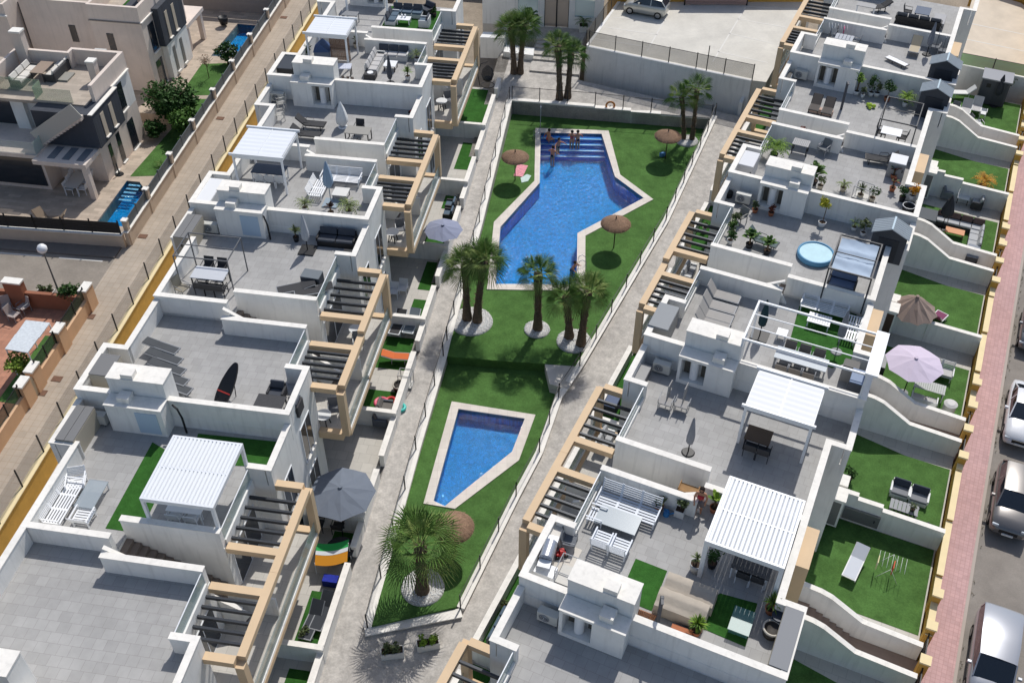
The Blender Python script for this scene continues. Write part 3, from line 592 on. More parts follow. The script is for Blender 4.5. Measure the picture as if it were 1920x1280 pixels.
# villa terrace paving, lawns, pools
VP = mat('villa_stone_paver', (178, 163, 146), .8, kind='brick', size=(.9, .3), mortar=.008, var=.16, noise=.08, nscale=1.5, stain=.08)
pA = [(-34.3, 48.0), (-32.45, 48.2), (-32.7, 52.2), (-33.5, 53.1), (-34.4, 53.1)]; pB = [(-34.7, 69.6), (-32.3, 69.9), (-32.2, 75.3), (-34.6, 75.3)]
def vpool(poly, label, zt, gname):
    global TB_
    w_ = [(p[0], p[1]) for p in poly]
    if area(w_) < 0: w_ = w_[::-1]
    T = Th('swimming_pool', label, 'swimming pool', FL, (w_[0][0], w_[0][1], zt)); mb = MB(); n = len(w_)
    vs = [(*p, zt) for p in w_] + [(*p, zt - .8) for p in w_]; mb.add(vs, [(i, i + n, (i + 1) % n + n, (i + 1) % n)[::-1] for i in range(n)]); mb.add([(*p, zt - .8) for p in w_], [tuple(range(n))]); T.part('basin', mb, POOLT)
    mb = MB(); mb.add([(*p, zt - .12) for p in w_], [tuple(range(n))]); T.part('water', mb, WATER); return T
zA, zB = .12, 1.0
lawnA = [(-34.6, 53.9), (-31.55, 54.6), (-31.55, 63.2), (-33.6, 62.6)]; lawnB = [(-34.6, 63.6), (-31.55, 64.4), (-31.55, 68.6), (-34.8, 67.6)]
def vsheet(poly, z0, m, holes=(), name='villa_terrace', th=2.0): mb = MB(); mb.prism(poly, z0 - th, z0, holes); return struct(name, mb, m, FL)
vsheet([(-31.45, 46.6), (-31.45, 60.5), (-50, 60.5), (-50, 46.0)], zA, VP, [pA]); vsheet([(-31.45, 60.52), (-31.45, 84), (-50, 84), (-50, 60.52)], .82, VP, [pB])
for l_ in ([(-34.4, 53.6), (-31.6, 54.2), (-31.6, 60.4), (-34.0, 60.4)],): vsheet(l_, zA + .014, GRASS, name='villa_lawn', th=.01)
for l_ in ([(-34.0, 60.6), (-31.6, 60.6), (-31.6, 63.3), (-34.0, 62.9)], [(-34.7, 63.3), (-31.6, 63.9), (-31.6, 69.0), (-34.9, 68.2)]): vsheet(l_, .82 + .014, GRASS, name='villa_lawn', th=.01)
T = vpool(pA, 'narrow deep blue villa pool with white steps at its far end', zA, 'A')
for k in range(5): m1 = MB(); m1.box(-34.2 + k * -.02, 52.75 - k * .36, zA - .16 - .05 * k, -33.35 - k * .02, 52.92 - k * .36, zA - .13 - .05 * k); T.part('step', m1, C('pool_step', (190, 205, 225), .5))
vpool(pB, 'teal blue villa pool beside the flowering shrub at the top', .82, 'B')
# road and the terracotta garden at the left edge
mb = MB(); mb.prism([(-31.75, 41.3), (-31.75, 46.4), (-60, 45.2), (-60, 39.9)], lambda v, u: FLg(v, u) - 1.2, lambda v, u: FLg(v, u) - .02); struct('side_road', mb, mat('worn_asphalt', (142, 134, 124), .9, noise=.12, nscale=.8, n2=12, stain=.16), FL)
mb = MB(); mb.prism([(-31.76, 45.35), (-31.76, 46.4), (-60, 45.2), (-60, 44.1)], lambda v, u: FLg(v, u) - .3, lambda v, u: FLg(v, u) + .08); struct('kerb', mb, C('pavement_grey', (120, 114, 108), .85, noise=.08), FL)
for k, (a, b) in enumerate(((-35.2, -32.4), (-41, -36.3))):
    mb = MB(); mb.prism([(a, 44.98 + (a + 31.7) * .042), (b, 44.98 + (b + 31.7) * .042), (b, 45.1 + (b + 31.7) * .042), (a, 45.1 + (a + 31.7) * .042)], lambda v, u: FLg(v, u) - .03, lambda v, u: FLg(v, u) - .014); struct('road_marking', mb, C('road_paint', (215, 212, 205), .7), FL)
TERR = mat('terracotta_paver', (176, 126, 102), .85, kind='brick', size=(.3, .3), mortar=.01, var=.14, off=0, noise=.1, nscale=2, mcol=(156, 116, 98))
vsheet([(-31.4, 24), (-31.4, 41.1), (-50, 40.4), (-50, 24)], FLg(-32, 33) + .02, TERR, name='terracotta_terrace')
vsheet([(-33.0, 33.3), (-31.6, 33.3), (-31.6, 38.6), (-33.0, 38.6)], FLg(-32, 33) + .034, GRASS, name='terracotta_garden_turf', th=.01)
OR = mat('terracotta_wall', (150, 98, 74), .85, noise=.08, nscale=1.5, stain=.06)
strip_wall('garden_wall', 'peach garden wall of the terracotta garden along the street', 'wall', [(-31.2, 34.7), (-31.2, 41)], .24, .9, mat('peach_wall', (216, 178, 142), .85, noise=.06, nscale=1.3, stain=.08), FL)
strip_wall('garden_wall', 'peach garden wall below the letter panel at the left edge', 'wall', [(-31.2, 22), (-31.2, 33.8)], .24, .9, MATS['peach_wall'], FL)
strip_wall('garden_wall', 'terracotta red garden wall facing the side road', 'wall', [(-31.35, 41.0), (-48, 40.3)], .24, .8, OR, FL)
for k, (v, u, l) in enumerate(((-31.2, 41.0, 'at the road corner'), (-31.2, 37.6, 'in the middle of the peach wall'), (-31.2, 34.6, 'under the leafy shrub'), (-31.2, 33.5, 'left of the letter panel'), (-35.6, 40.82, 'in the terracotta wall by the road'), (-40, 40.63, 'in the terracotta wall at the left edge'))):
    z = FLg(v, u); T2 = Th('wall_pier', 'peach pier with white cap ' + l, 'pier', FL, (v, u, z), 'peach garden wall piers'); hw = .22; lw_ = .4 if v > -32 else .55
    m1 = MB(); a_, b_ = ((hw, lw_) if v > -32 else (lw_, hw)); m1.box(v - a_, u - b_, z - .6, v + a_, u + b_, z + 1.5); T2.part('shaft', m1, MATS['peach_wall'] if v > -32 else OR); m1 = MB(); m1.box(v - a_ - .04, u - b_ - .04, z + 1.5, v + a_ + .04, u + b_ + .04, z + 1.6); T2.part('cap', m1, COPE)
fence('mesh_fence', 'dark green fence panel on the peach wall near the road corner', FL, [(-31.2, 38.1, FLg(-31.2, 38) + .9), (-31.2, 40.7, FLg(-31.2, 41) + .9)], .8, 1.3, BLACK, mixmat('green_netting', (36, 62, 44), .8, .8))
fence('mesh_fence', 'dark green fence panel on the peach wall beside the shade canopy', FL, [(-31.2, 34.9, FLg(-31.2, 35) + .9), (-31.2, 37.1, FLg(-31.2, 37) + .9)], .8, 1.1, BLACK, MATS['green_netting'])
fence('mesh_fence', 'dark fence panel left of the letter panel', FL, [(-31.2, 29, FLg(-31.2, 29) + .9), (-31.2, 33.1, FLg(-31.2, 33) + .9)], .8, 1.4, BLACK, MATS['green_netting'])
mb = MB(); z = FLg(-31.2, 34.1); mb.box(-31.12, 33.78, z - .1, -31.05, 34.3, z + 1.25); single('letter_panel', mb, C('cream_metal', (206, 196, 172), .5), 'cream metal door panel between two peach piers', 'panel', FL, (-31.08, 34, z))

# ================================================================ PARKING DECK, PLAZA, FAR COURT
DZ = 2.95
DK = mat('parking_deck_concrete', (206, 202, 192), .85, noise=.06, nscale=.7, n2=9, stain=.1)
d0, d1 = P(1104, 87, DZ), P(1410, 151, DZ); d2 = P(1520, 0, DZ); d3 = P(1172, -8, DZ); d4 = FR.w(-10.6, 66.9, 0)
mb = MB(); mb.prism([tuple(d0[:2]), tuple(d1[:2]), tuple(FR.w(-10.9, 68, 0)[:2]), tuple(FR.w(-10.9, 84, 0)[:2]), tuple(d3[:2])], 0, DZ); struct('parking_deck', mb, DK)
T = Th('retaining_wall', 'tall white retaining wall under the parking deck', 'wall', FW, (d0.x, d0.y, .8)); e0 = d0.copy(); e1 = d1.copy(); dd = (e1 - e0).normalized(); nn = Vector((dd.y, -dd.x, 0)) * .22; mb = MB()
mb.prism([tuple((e0 + nn)[:2]), tuple((e1 + nn)[:2]), tuple((e1)[:2]), tuple((e0)[:2])], -.5, DZ + .06); T.part('wall', mb, WHITE)
lf = (d3 - d0).normalized(); mb = MB(); ln = Vector((-lf.y, lf.x, 0)) * .22; mb.prism([tuple(d0[:2]), tuple((d0 + lf * 9)[:2]), tuple((d0 + lf * 9 + ln)[:2]), tuple((d0 + ln)[:2])], -.5, DZ + .05); T.part('side_wall', mb, WHITE)
fence('mesh_fence', 'mesh fence with brownish netting on the edge of the parking deck', FW, [(*e0[:2], DZ + .05), (*e1[:2], DZ + .05)], 1.15, 2.2, BLACK, mixmat('brown_netting', (120, 112, 98), .55, .8))
fence('mesh_fence', 'mesh fence on the left flank of the parking deck', FW, [(*(e0 + ln)[:2], DZ + .05), (*(e0 + ln + lf * 8.5)[:2], DZ + .05)], 1.15, 2.2, BLACK, MATS['brown_netting'])
PAINT = C('road_paint', (215, 212, 205), .7)
def line(a, b, wd=.1):
    A = P(*a, DZ); B = P(*b, DZ); n = (B - A).normalized(); n = Vector((-n.y, n.x, 0)) * wd / 2; mb = MB(); mb.prism([tuple((A - n)[:2]), tuple((B - n)[:2]), tuple((B + n)[:2]), tuple((A + n)[:2])], DZ + .001, DZ + .006); struct('parking_line', mb, PAINT)
line((1256, 20), (1213, 97)); line((1400, 10), (1336, 117)); line((1150, 33), (1250, 40)); line((1134, 51), (1235, 66)); line((1115, 73), (1218, 89))
line((1383, 36), (1475, 52)); line((1367, 63), (1450, 82)); line((1345, 97), (1440, 118)); line((1392, 12), (1490, 18))
# short white wall closing the plaza at the right
a, b = P(1411, 134, 2.4), P(1386, 192, 1.5); d = (b - a).normalized(); n = Vector((-d.y, d.x, 0)) * .25; mb = MB(); mb.prism([tuple(a[:2]), tuple(b[:2]), tuple((b + n)[:2]), tuple((a + n)[:2])], 0, lambda x, y: 2.4 if y > (a.y + b.y) / 2 else 1.5); single('boundary_wall', mb, WHITE, 'short white wall beside the steps at the right end of the plaza', 'wall', FW, (a.x, a.y, 1))
# far yellow wall with a gate panel
a, b = P(1140, 4, DZ), P(1520, 4, DZ); mb = MB(); mb.prism([tuple(a[:2]), tuple(b[:2]), (b.x, b.y + .3), (a.x, a.y + .3)], 0, DZ + 2.2); single('boundary_wall', mb, YEL, 'ochre wall at the far end of the parking deck', 'wall', FW, (a.x, a.y, DZ))
a, b = P(1283, 9, DZ), P(1400, 11, DZ); T = Th('gate', 'wide grey pink slatted gate in the ochre wall behind the parking deck', 'gate', FW, (a.x, a.y - .1, DZ)); mb = MB()
for k in range(10): z = DZ + .1 + .2 * k; mb.box(a.x, a.y - .12, z, b.x, a.y - .06, z + .17)
T.part('slat_panel', mb, C('gate_slat', (168, 140, 132), .7)); mb = MB()
for x in (a.x, b.x): mb.box(x - .05, a.y - .14, DZ, x + .05, a.y - .04, DZ + 2.1)
T.part('frame', mb, BLACK)
# plaza steps and gate building
z0 = G(71.5)
def prj(pts, z): return [tuple(P(a, b, z)[:2]) for a, b in pts]
for k, (yn, xl) in enumerate(((132, 993), (110, 998), (101, 1000), (88, 1004), (80, 1006), (72, 1008))):
    zt = z0 + .14 * (k + 1); mb = MB(); yf = 60 if k < 5 else 50
    l0 = prj([(xl, yn), (1086 if k < 3 else 1090, yn + 8), (1098, 66), (1005, 58)], zt); mb.prism(l0, z0 - .5, zt - .001 * k); struct('plaza_step', mb, PATHM)
ZP = z0 + .85
mb = MB(); mb.prism(prj([(930, 72), (1092, 74), (1112, 40), (935, 35)], ZP), z0 - .5, ZP); struct('plaza_floor', mb, PATHM)
gw0, gw1 = P(905, 44, ZP), P(1125, 57, ZP); T = Th('gatehouse', 'white entrance building with glazed gate and two glass panels at the top', 'building', FW, (gw0.x, gw0.y, ZP)); d = (gw1 - gw0).normalized(); n = Vector((-d.y, d.x, 0)); Lg = (gw1 - gw0).length
def gbx(f0, f1, q0, q1, za, zb_): mb = MB(); c = [gw0 + d * f0 + n * q0, gw0 + d * f1 + n * q0, gw0 + d * f1 + n * q1, gw0 + d * f0 + n * q1]; mb.prism([tuple(p[:2]) for p in c], za, zb_); return mb
H_ = 3.2; xs = lambda px, py=50: (P(px, py, ZP) - gw0).dot(d)
cuts = [(0, xs(970)), (xs(1008), xs(1020)), (xs(1066), xs(1077)), (xs(1113), xs(1130))]
for k, (f0, f1) in enumerate(cuts): T.part('wall', gbx(f0, f1, 0, .3, ZP, ZP + H_), WHITE)
T.part('roof', gbx(-.2, Lg + .6, -.5, 3, ZP + H_, ZP + H_ + .25), COPE)
T.part('low_wall', gbx(xs(970), xs(1008), 0, .3, ZP, ZP + 1.1), WHITE); T.part('low_wall', gbx(xs(1077), xs(1113), 0, .3, ZP, ZP + 1.0), WHITE)
gm = mixmat('pale_glass_panel', (190, 215, 218), .75, .1)
T.part('glass_panel', gbx(xs(970), xs(1008), .1, .13, ZP + 1.1, ZP + 2.4), gm); T.part('glass_panel', gbx(xs(1077), xs(1113), .1, .13, ZP + 1.0, ZP + 2.4), gm)
T.part('gate', gbx(xs(1021), xs(1065), .12, .16, ZP + .05, ZP + 2.3), mixmat('gate_mesh', (176, 160, 146), .8, .6))
for f in (1020, 1043, 1066): T.part('gate_post', gbx(xs(f) - .05, xs(f) + .05, .08, .2, ZP, ZP + 2.4), BLACK)
T.part('gate_lintel', gbx(xs(1020), xs(1066), .08, .2, ZP + 2.35, ZP + 2.45), BLACK)
mb = MB(); mb.prism([tuple(gw0[:2]), tuple(gw1[:2]), tuple((gw1 + n * 30)[:2]), tuple((gw0 + n * 30)[:2])], ZP - 1, ZP + .002); struct('plaza_back_yard', mb, CONC)
# white block by the left stair of the plaza
mb = MB(); mb.prism(prj([(906, 60), (952, 62), (945, 72), (900, 70)], ZP + .4), z0 - .5, ZP + .4); single('boundary_wall', mb, WHITE, 'white block beside the plaza planting bed', 'wall', FW, tuple(P(926, 66, z0)))
# planting bed wall under the palms
mb = MB(); mb.prism(prj([(944, 97), (1000, 104), (1002, 90), (948, 84)], z0 + .55), z0 - .5, z0 + .55); single('planting_bed', mb, WHITE, 'white raised bed behind the leftmost palm pair', 'planter', FW, tuple(P(970, 95, z0)))
# far court at the top right
mb = MB(); mb.prism([(1.0, 80), (6.4, 80), (6.4, 91), (5.9, 92.6), (4.8, 93.6), (3, 94), (1.0, 94)], lambda v, u: FRg(v, u) - 1, lambda v, u: FRg(v, u) + .02); struct('far_court', mb, mat('pale_court_paver', (212, 198, 178), .85, noise=.07, nscale=.8, stain=.09), FR)
g = FRg(4, 80); T = Th('boundary_wall', 'curved ochre wall round the pale court in the top right corner', 'wall', FR, (6.6, 90, g)); mb = MB(); pts = [(6.6, 80), (6.6, 91), (6.1, 93), (4.9, 94.1), (3, 94.6), (.8, 94.7)]
for (a, b) in zip(pts, pts[1:]):
    d = Vector((b[0] - a[0], b[1] - a[1])).normalized(); n = Vector((d.y, -d.x)) * .25; mb.prism([a, b, (b[0] + n.x, b[1] + n.y), (a[0] + n.x, a[1] + n.y)], g - 1, g + 2.4)
T.part('wall', mb, YEL)
fence('mesh_fence', 'bright green mesh fence before the pale court', FR, [(1.1, 78.45, FRg(4, 78) + 1.36), (6.4, 78.45, FRg(4, 78) + 1.36)], .95, 2.6, BLACK, mixmat('bright_green_netting', (96, 158, 92), .85, .8))
for u in (82.4, 85.2, 88.0): mb = MB(); mb.prism([(1.2, u), (6.3, u), (6.3, u + .1), (1.2, u + .1)], lambda v, uu: FRg(v, uu) + .021, lambda v, uu: FRg(v, uu) + .026); struct('parking_line', mb, PAINT, FR)

# ================================================================ MODERN VILLAS
CLAD = mat('charcoal_cladding', (66, 70, 78), .8, kind='brick', size=(1.2, .12), mortar=.006, var=.12, noise=.05)
VT = mat('villa_roof_tile', (176, 164, 150), .8, kind='brick', size=(.9, .3), mortar=.008, var=.1, noise=.07, nscale=1.5, stain=.08)
T = Th('modern_villa', 'cream and charcoal villa with glass-railed roof terrace and corner sofa', 'house', FL, (-39, 55, zA)); D0, v0_ = 0, 0
def B_(*a): mb = MB(); mb.box(*a); return mb
T.part('wall', B_(-38.8, 52.8, zA, -35.5, 58.7, 2.75), CREAM); T.part('wall', B_(-46, 51.3, zA, -38.805, 58.7, 2.75), CREAM)
T.part('floor_slab', B_(-46, 50.9, 2.75, -38.8, 58.7, 3.0), CREAM); T.part('floor_slab', B_(-38.8, 52.75, 2.75, -35.5, 58.7, 3.0), CREAM)
T.part('upper_wall', B_(-46, 54.3, 3.0, -37.3, 58.7, 5.3), WHITE); T.part('cladding', B_(-39.2, 52.4, 3.0, -35.05, 56.0, 5.42), CLAD); T.part('upper_wall', B_(-37.29, 56.01, 3.0, -35.5, 58.7, 5.3), WHITE)
T.part('roof_terrace', B_(-46, 53.4, 5.3, -35.9, 58.6, 5.5), VT)
mb = MB(); mb.box(-35.75, 54.0, 5.3, -35.5, 58.7, 6.6); T.part('parapet', mb, CREAM); T.part('parapet', B_(-39, 58.45, 5.5, -35.76, 58.7, 6.6), CREAM); T.part('parapet', B_(-39.2, 57.9, 5.5, -39.0, 58.7, 6.6), CREAM); T.part('parapet', B_(-42.2, 57.9, 5.5, -39.21, 58.12, 6.6), CREAM); T.part('parapet', B_(-42.9, 53.6, 5.5, -42.7, 57.9, 6.6), CREAM)
T.part('ledge', B_(-35.5, 56.05, 5.36, -35.35, 58.6, 5.44), COPE); T.part('ledge', B_(-35.3, 52.35, 5.42, -35.0, 56.02, 5.47), COPE)
T.part('chimney', B_(-42.6, 57.6, 5.5, -41.9, 58.15, 7.9), CREAM); T.part('chimney_cap', B_(-42.65, 57.55, 7.9, -41.85, 58.2, 8.02), COPE); T.part('chimney', B_(-36.9, 56.3, 5.5, -36.4, 56.8, 6.9), CREAM); T.part('chimney_cap', B_(-36.95, 56.25, 6.9, -36.35, 56.85, 7.0), COPE)
GP = mixmat('greenish_glass', (175, 195, 170), .3, .08)
for q in ((-42.6, 54.5, -39.4, 54.52), (-39.38, 53.55, -36.8, 53.57), (-39.4, 53.57, -39.38, 54.5)): T.part('glass_rail', B_(q[0], q[1], 5.5, q[2], q[3], 6.4), GP)
T.part('balcony_glass', B_(-46, 51.0, 3.0, -38.85, 51.02, 3.9), GLASS); T.part('balcony_glass', B_(-38.87, 51.03, 3.0, -38.85, 52.5, 3.9), GLASS)
T.part('window', B_(-46, 54.25, 3.05, -41.8, 54.3, 5.1), GLASSD); T.part('window', B_(-45.8, 51.24, zA + .3, -39.0, 51.3, 2.5), GLASSD); T.part('pier', B_(-41.6, 53.9, 3.0, -40.7, 54.3, 5.3), WHITE)
T.part('porch_roof', B_(-38.95, 50.5, 2.6, -35.3, 52.75, 2.9), CREAM)
for k in range(3): T.part('skylight', B_(-38.1 + k * 1.0, 50.9, 2.902, -37.6 + k * 1.0, 52.3, 2.93), C('skylight_glass', (120, 126, 132), .25))
T.part('column', B_(-35.75, 50.65, zA, -35.4, 51.0, 2.6), CREAM)
mb = MB()
for k in range(13): f = k / 13; mb.box(-39.1 + 3.5 * f, 52.0, 3.0 + 2.35 * f, -39.1 + 3.5 * (f + 1 / 13), 52.39, 3.08 + 2.35 * (f + 1 / 13))
T.part('stair', mb, CREAM); mb = MB(); mb.bar((-39.2, 51.98, 3.6), (-35.7, 51.98, 5.95), .05, 1.0); T.part('stair_panel', mb, C('stair_panel_paint', (186, 184, 176), .6))
def vwin(T, v, u0, u1, z0, z1, m=GLASSD, sill=True):
    f = T.part('window', B_(v - .02, u0, z0, v + .03, u1, z1), m)
    if sill: T.part('window_sill', B_(v, u0 - .05, z0 - .07, v + .16, u1 + .05, z0), COPE, f)
SHUT = C('cream_shutter', (196, 184, 166), .7)
for u in (53.3, 54.5): vwin(T, -35.05, u, u + .42, 3.35, 5.0, SHUT)
vwin(T, -35.5, 56.6, 57.4, 3.2, 5.1); vwin(T, -35.5, 56.7, 57.6, zA + .05, 2.3); vwin(T, -35.5, 53.8, 54.2, zA + .1, 2.3); vwin(T, -35.5, 55.0, 55.5, zA + .1, 2.4)
zb = .84
T = Th('modern_villa', 'tall cream villa with turf on its roof beside the teal pool', 'house', FL, (-38, 66, zb))
T.part('wall', B_(-40.3, 63.5, zb, -36.45, 70.4, 6.3), CREAM); T.part('wall', B_(-46.0, 64.3, zb, -40.305, 72, 6.0), CREAM)
T.part('parapet', B_(-40.3, 63.5, 6.3, -36.45, 63.72, 7.4), CREAM); T.part('parapet', B_(-36.67, 63.725, 6.3, -36.45, 66.2, 7.4), CREAM); T.part('parapet', B_(-40.3, 63.725, 6.3, -40.1, 68, 7.4), CREAM); T.part('parapet', B_(-46, 64.3, 6.0, -40.31, 64.5, 7.1), CREAM)
T.part('roof_turf', B_(-38.9, 64.4, 6.3, -36.9, 69, 6.32), GRASS2); T.part('roof_terrace', B_(-40.1, 63.73, 6.3, -36.68, 70.3, 6.312), VT); T.part('roof_terrace', B_(-45.9, 64.52, 6.0, -40.32, 72, 6.012), VT)
T.part('ledge', B_(-36.5, 63.45, 6.22, -36.35, 66.1, 6.3), COPE); T.part('ledge', B_(-40.35, 63.38, 6.22, -36.35, 63.5, 6.28), C('ledge_shadow_line', (150, 140, 130), .8))  # front ledge strip: darker colour paints in a shadow line
T.part('cladding', B_(-38.5, 65.35, 3.6, -35.95, 69.3, 6.5), CLAD); T.part('wall', B_(-37.8, 66.2, 6.5, -36.4, 69.6, 7.6), CREAM); T.part('wall', B_(-36.445, 65.6, zb, -36.0, 69.2, 3.6), WHITE)
for u in (66.2, 67.4): vwin(T, -35.95, u, u + .4, 3.9, 5.9, SHUT)
for u in (66.3, 67.6): vwin(T, -36.0, u, u + .4, zb + .3, 3.1, C('grey_slit', (112, 112, 108), .5))
vwin(T, -36.45, 64.3, 65.2, 3.6, 5.7); vwin(T, -36.45, 64.2, 65.2, zb + .1, 2.9)
for v, u, z in ((-39.3, 63.49, 4.0), (-42.6, 64.29, 4.0)): f = T.part('window', B_(v, u - .03, z, v + .5, u + .02, z + 1.3), GLASSD)
T.part('porch_roof', B_(-38.8, 69.35, 3.1, -36.0, 72.6, 3.4), CREAM); T.part('column', B_(-36.5, 72.1, zb, -36.15, 72.45, 3.1), CREAM)
T = Th('modern_villa', 'cream villa with dark cladding cut by the top left corner', 'house', FL, (-49, 66, zb))
T.part('wall', B_(-55, 62.9, zb, -46.3, 72, 7.2), CREAM); T.part('cladding', B_(-46.8, 64.6, 3.4, -45.6, 68.8, 6.6), CLAD); T.part('ledge', B_(-55, 62.75, 6.3, -46.2, 62.9, 6.4), COPE); T.part('roof_terrace', B_(-54.9, 63.1, 7.2, -46.5, 72, 7.22), VT)
for u in (65.4, 66.4): vwin(T, -45.6, u, u + .4, 3.8, 6.0, SHUT)
# dark low building and yard beyond the teal pool
T = Th('boundary_wall', 'grey yard wall with dark slats beyond the teal pool', 'wall', FL, (-38, 77.5, 1)); T.part('wall', B_(-50, 77.4, .8, -31.6, 77.7, 2.6), C('grey_wall', (148, 142, 138), .8, noise=.05)); T.part('slat_panel', B_(-50, 77.3, 2.62, -31.6, 77.36, 3.5), C('dark_slats', (62, 60, 60), .7))
fsheet('yard', FL, [(-60, 77.75), (-31.8, 77.75), (-31.8, 120), (-60, 120)], C('far_yard', (128, 120, 114), .9, noise=.1), .02)
fsheet('street_end', FL, [(-31.7, 84.6), (-28.1, 84.6), (-28.1, 90), (-31.7, 90)], PINK, .01, .3)
fsheet('cross_road', FL, [(-60, 90), (-14, 90), (-14, 104), (-60, 104)], ASPH, .015, .3)
# ================================================================ BUILDERS OF FURNITURE, PLANTS, CARS, PEOPLE (each round its own origin)
GRYM = C('grey_frame', (140, 143, 147), .5); WTX = C('white_textilene', (214, 216, 220), .8, noise=.03); GTX = C('grey_textilene', (150, 149, 148), .85, noise=.05, nscale=6)
BTX = C('dark_textilene', (62, 62, 64), .85, noise=.08, nscale=6); TER = C('terracotta_pot', (170, 105, 72), .8); WPOT = C('white_pot', (216, 216, 214), .5); SOIL = C('soil', (60, 46, 36), .95)
def root(name): return empty(name, (0, 0, 0))
def B2(name, mb, m, p, **k): return build(name, mb, m, p, **k)
def lounger(fab=GTX, frm=GRYM, ang=35, L=1.95, W=.64, arms=False, seg=False, name='sun_lounger'):
    def f():
        r = root(name); h = .34; bl = .72; a = radians(ang); y0 = L / 2 - bl
        mb = MB(); mb.box(-W / 2, -L / 2, h, -W / 2 + .05, y0 + .02, h + .05); mb.box(W / 2 - .05, -L / 2, h, W / 2, y0 + .02, h + .05); mb.box(-W / 2 + .05, -L / 2, h, W / 2 - .05, -L / 2 + .05, h + .05); B2('frame', mb, frm, r)
        mb = MB(); mb.box(-W / 2 + .05, -L / 2 + .05, h + .02, W / 2 - .05, y0, h + .06); B2('seat', mb, fab, r)
        e = (0, y0 + bl * cos(a), h + .03 + bl * sin(a)); mb = MB(); mb.bar((0, y0, h + .04), e, W - .08, .045); b = B2('backrest', mb, fab, r)
        mb = MB(); mb.bar((-W / 2 + .02, y0, h + .02), (-W / 2 + .02, e[1], e[2] - .02), .04); B2('back_frame', mb, frm, r); mb = MB(); mb.bar((W / 2 - .02, y0, h + .02), (W / 2 - .02, e[1], e[2] - .02), .04); B2('back_frame', mb, frm, r)
        for x in (-1, 1):
            for y in (-L / 2 + .25, y0 + .1): mb = MB(); mb.bar((x * (W / 2 - .03), y, 0), (x * (W / 2 - .03), y, h), .045); B2('leg', mb, frm, r)
            if arms: mb = MB(); mb.tube([(x * W / 2, y0 - .45, h), (x * W / 2, y0 - .4, h + .22), (x * W / 2, y0 + .02, h + .24), (x * W / 2, y0 + .1, h + .1)], .018); B2('armrest', mb, frm, r)
        return r
    return f
def chair(fab=BTX, frm=BLACK, arms=True, W=.56, name='chair', slats=False, high=.88):
    def f():
        r = root(name); h = .42
        mb = MB()
        if slats:
            for k in range(5): mb.box(-W / 2 + .03, -.25 + k * .1, h, W / 2 - .03, -.18 + k * .1, h + .03)
        else: mb.box(-W / 2 + .02, -.26, h - .02, W / 2 - .02, .24, h + .03)
        B2('seat', mb, fab, r); mb = MB()
        if slats:
            for k in range(5): mb.bar((-W / 2 + .03, .25 + k * .02, h + .08 + k * .1), (W / 2 - .03, .25 + k * .02, h + .08 + k * .1), .02, .06)
        else: mb.bar((0, .25, h), (0, .36, high), W - .04, .035)
        B2('backrest', mb, fab, r)
        for x in (-1, 1):
            for y, t in ((-.24, h), (.26, h)): mb = MB(); mb.bar((x * (W / 2 - .02), y, 0), (x * (W / 2 - .02), y, t), .035); B2('leg', mb, frm, r)
            if arms: mb = MB(); mb.tube([(x * W / 2, -.24, h), (x * W / 2, -.24, h + .22), (x * W / 2, .27, h + .24)], .02, 5); B2('armrest', mb, frm, r)
        return r
    return f
def table(w=1.6, d=.9, h=.74, top=GREYP, leg=BLACK, slat=0, name='dining_table', shelf=False):
    def f():
        r = root(name); mb = MB()
        if slat:
            n = slat; 
            for k in range(n): mb.box(-w / 2 + w * k / n, -d / 2, h - .04, -w / 2 + w * (k + .86) / n, d / 2, h)
            mb.box(-w / 2, -d / 2 + .05, h - .06, w / 2, -d / 2 + .12, h - .041); mb.box(-w / 2, d / 2 - .12, h - .06, w / 2, d / 2 - .05, h - .041)
        else: mb.box(-w / 2, -d / 2, h - .04, w / 2, d / 2, h)
        B2('table_top', mb, top, r)
        for x in (-1, 1):
            for y in (-1, 1): mb = MB(); mb.bar((x * (w / 2 - .06), y * (d / 2 - .06), 0), (x * (w / 2 - .06), y * (d / 2 - .06), h - .05), .055); B2('leg', mb, leg, r)
        return r
    return f
def round_table(rad=.6, h=.72, top=PLW, leg=PLW):
    def f():
        r = root('round_table'); mb = MB(); mb.cyl((0, 0), rad, h - .035, h, 28); B2('table_top', mb, top, r)
        for k in range(4): a = k * pi / 2 + .6; mb = MB(); mb.bar((rad * .75 * cos(a), rad * .75 * sin(a), 0), (rad * .45 * cos(a), rad * .45 * sin(a), h - .04), .05); B2('leg', mb, leg, r)
        return r
    return f
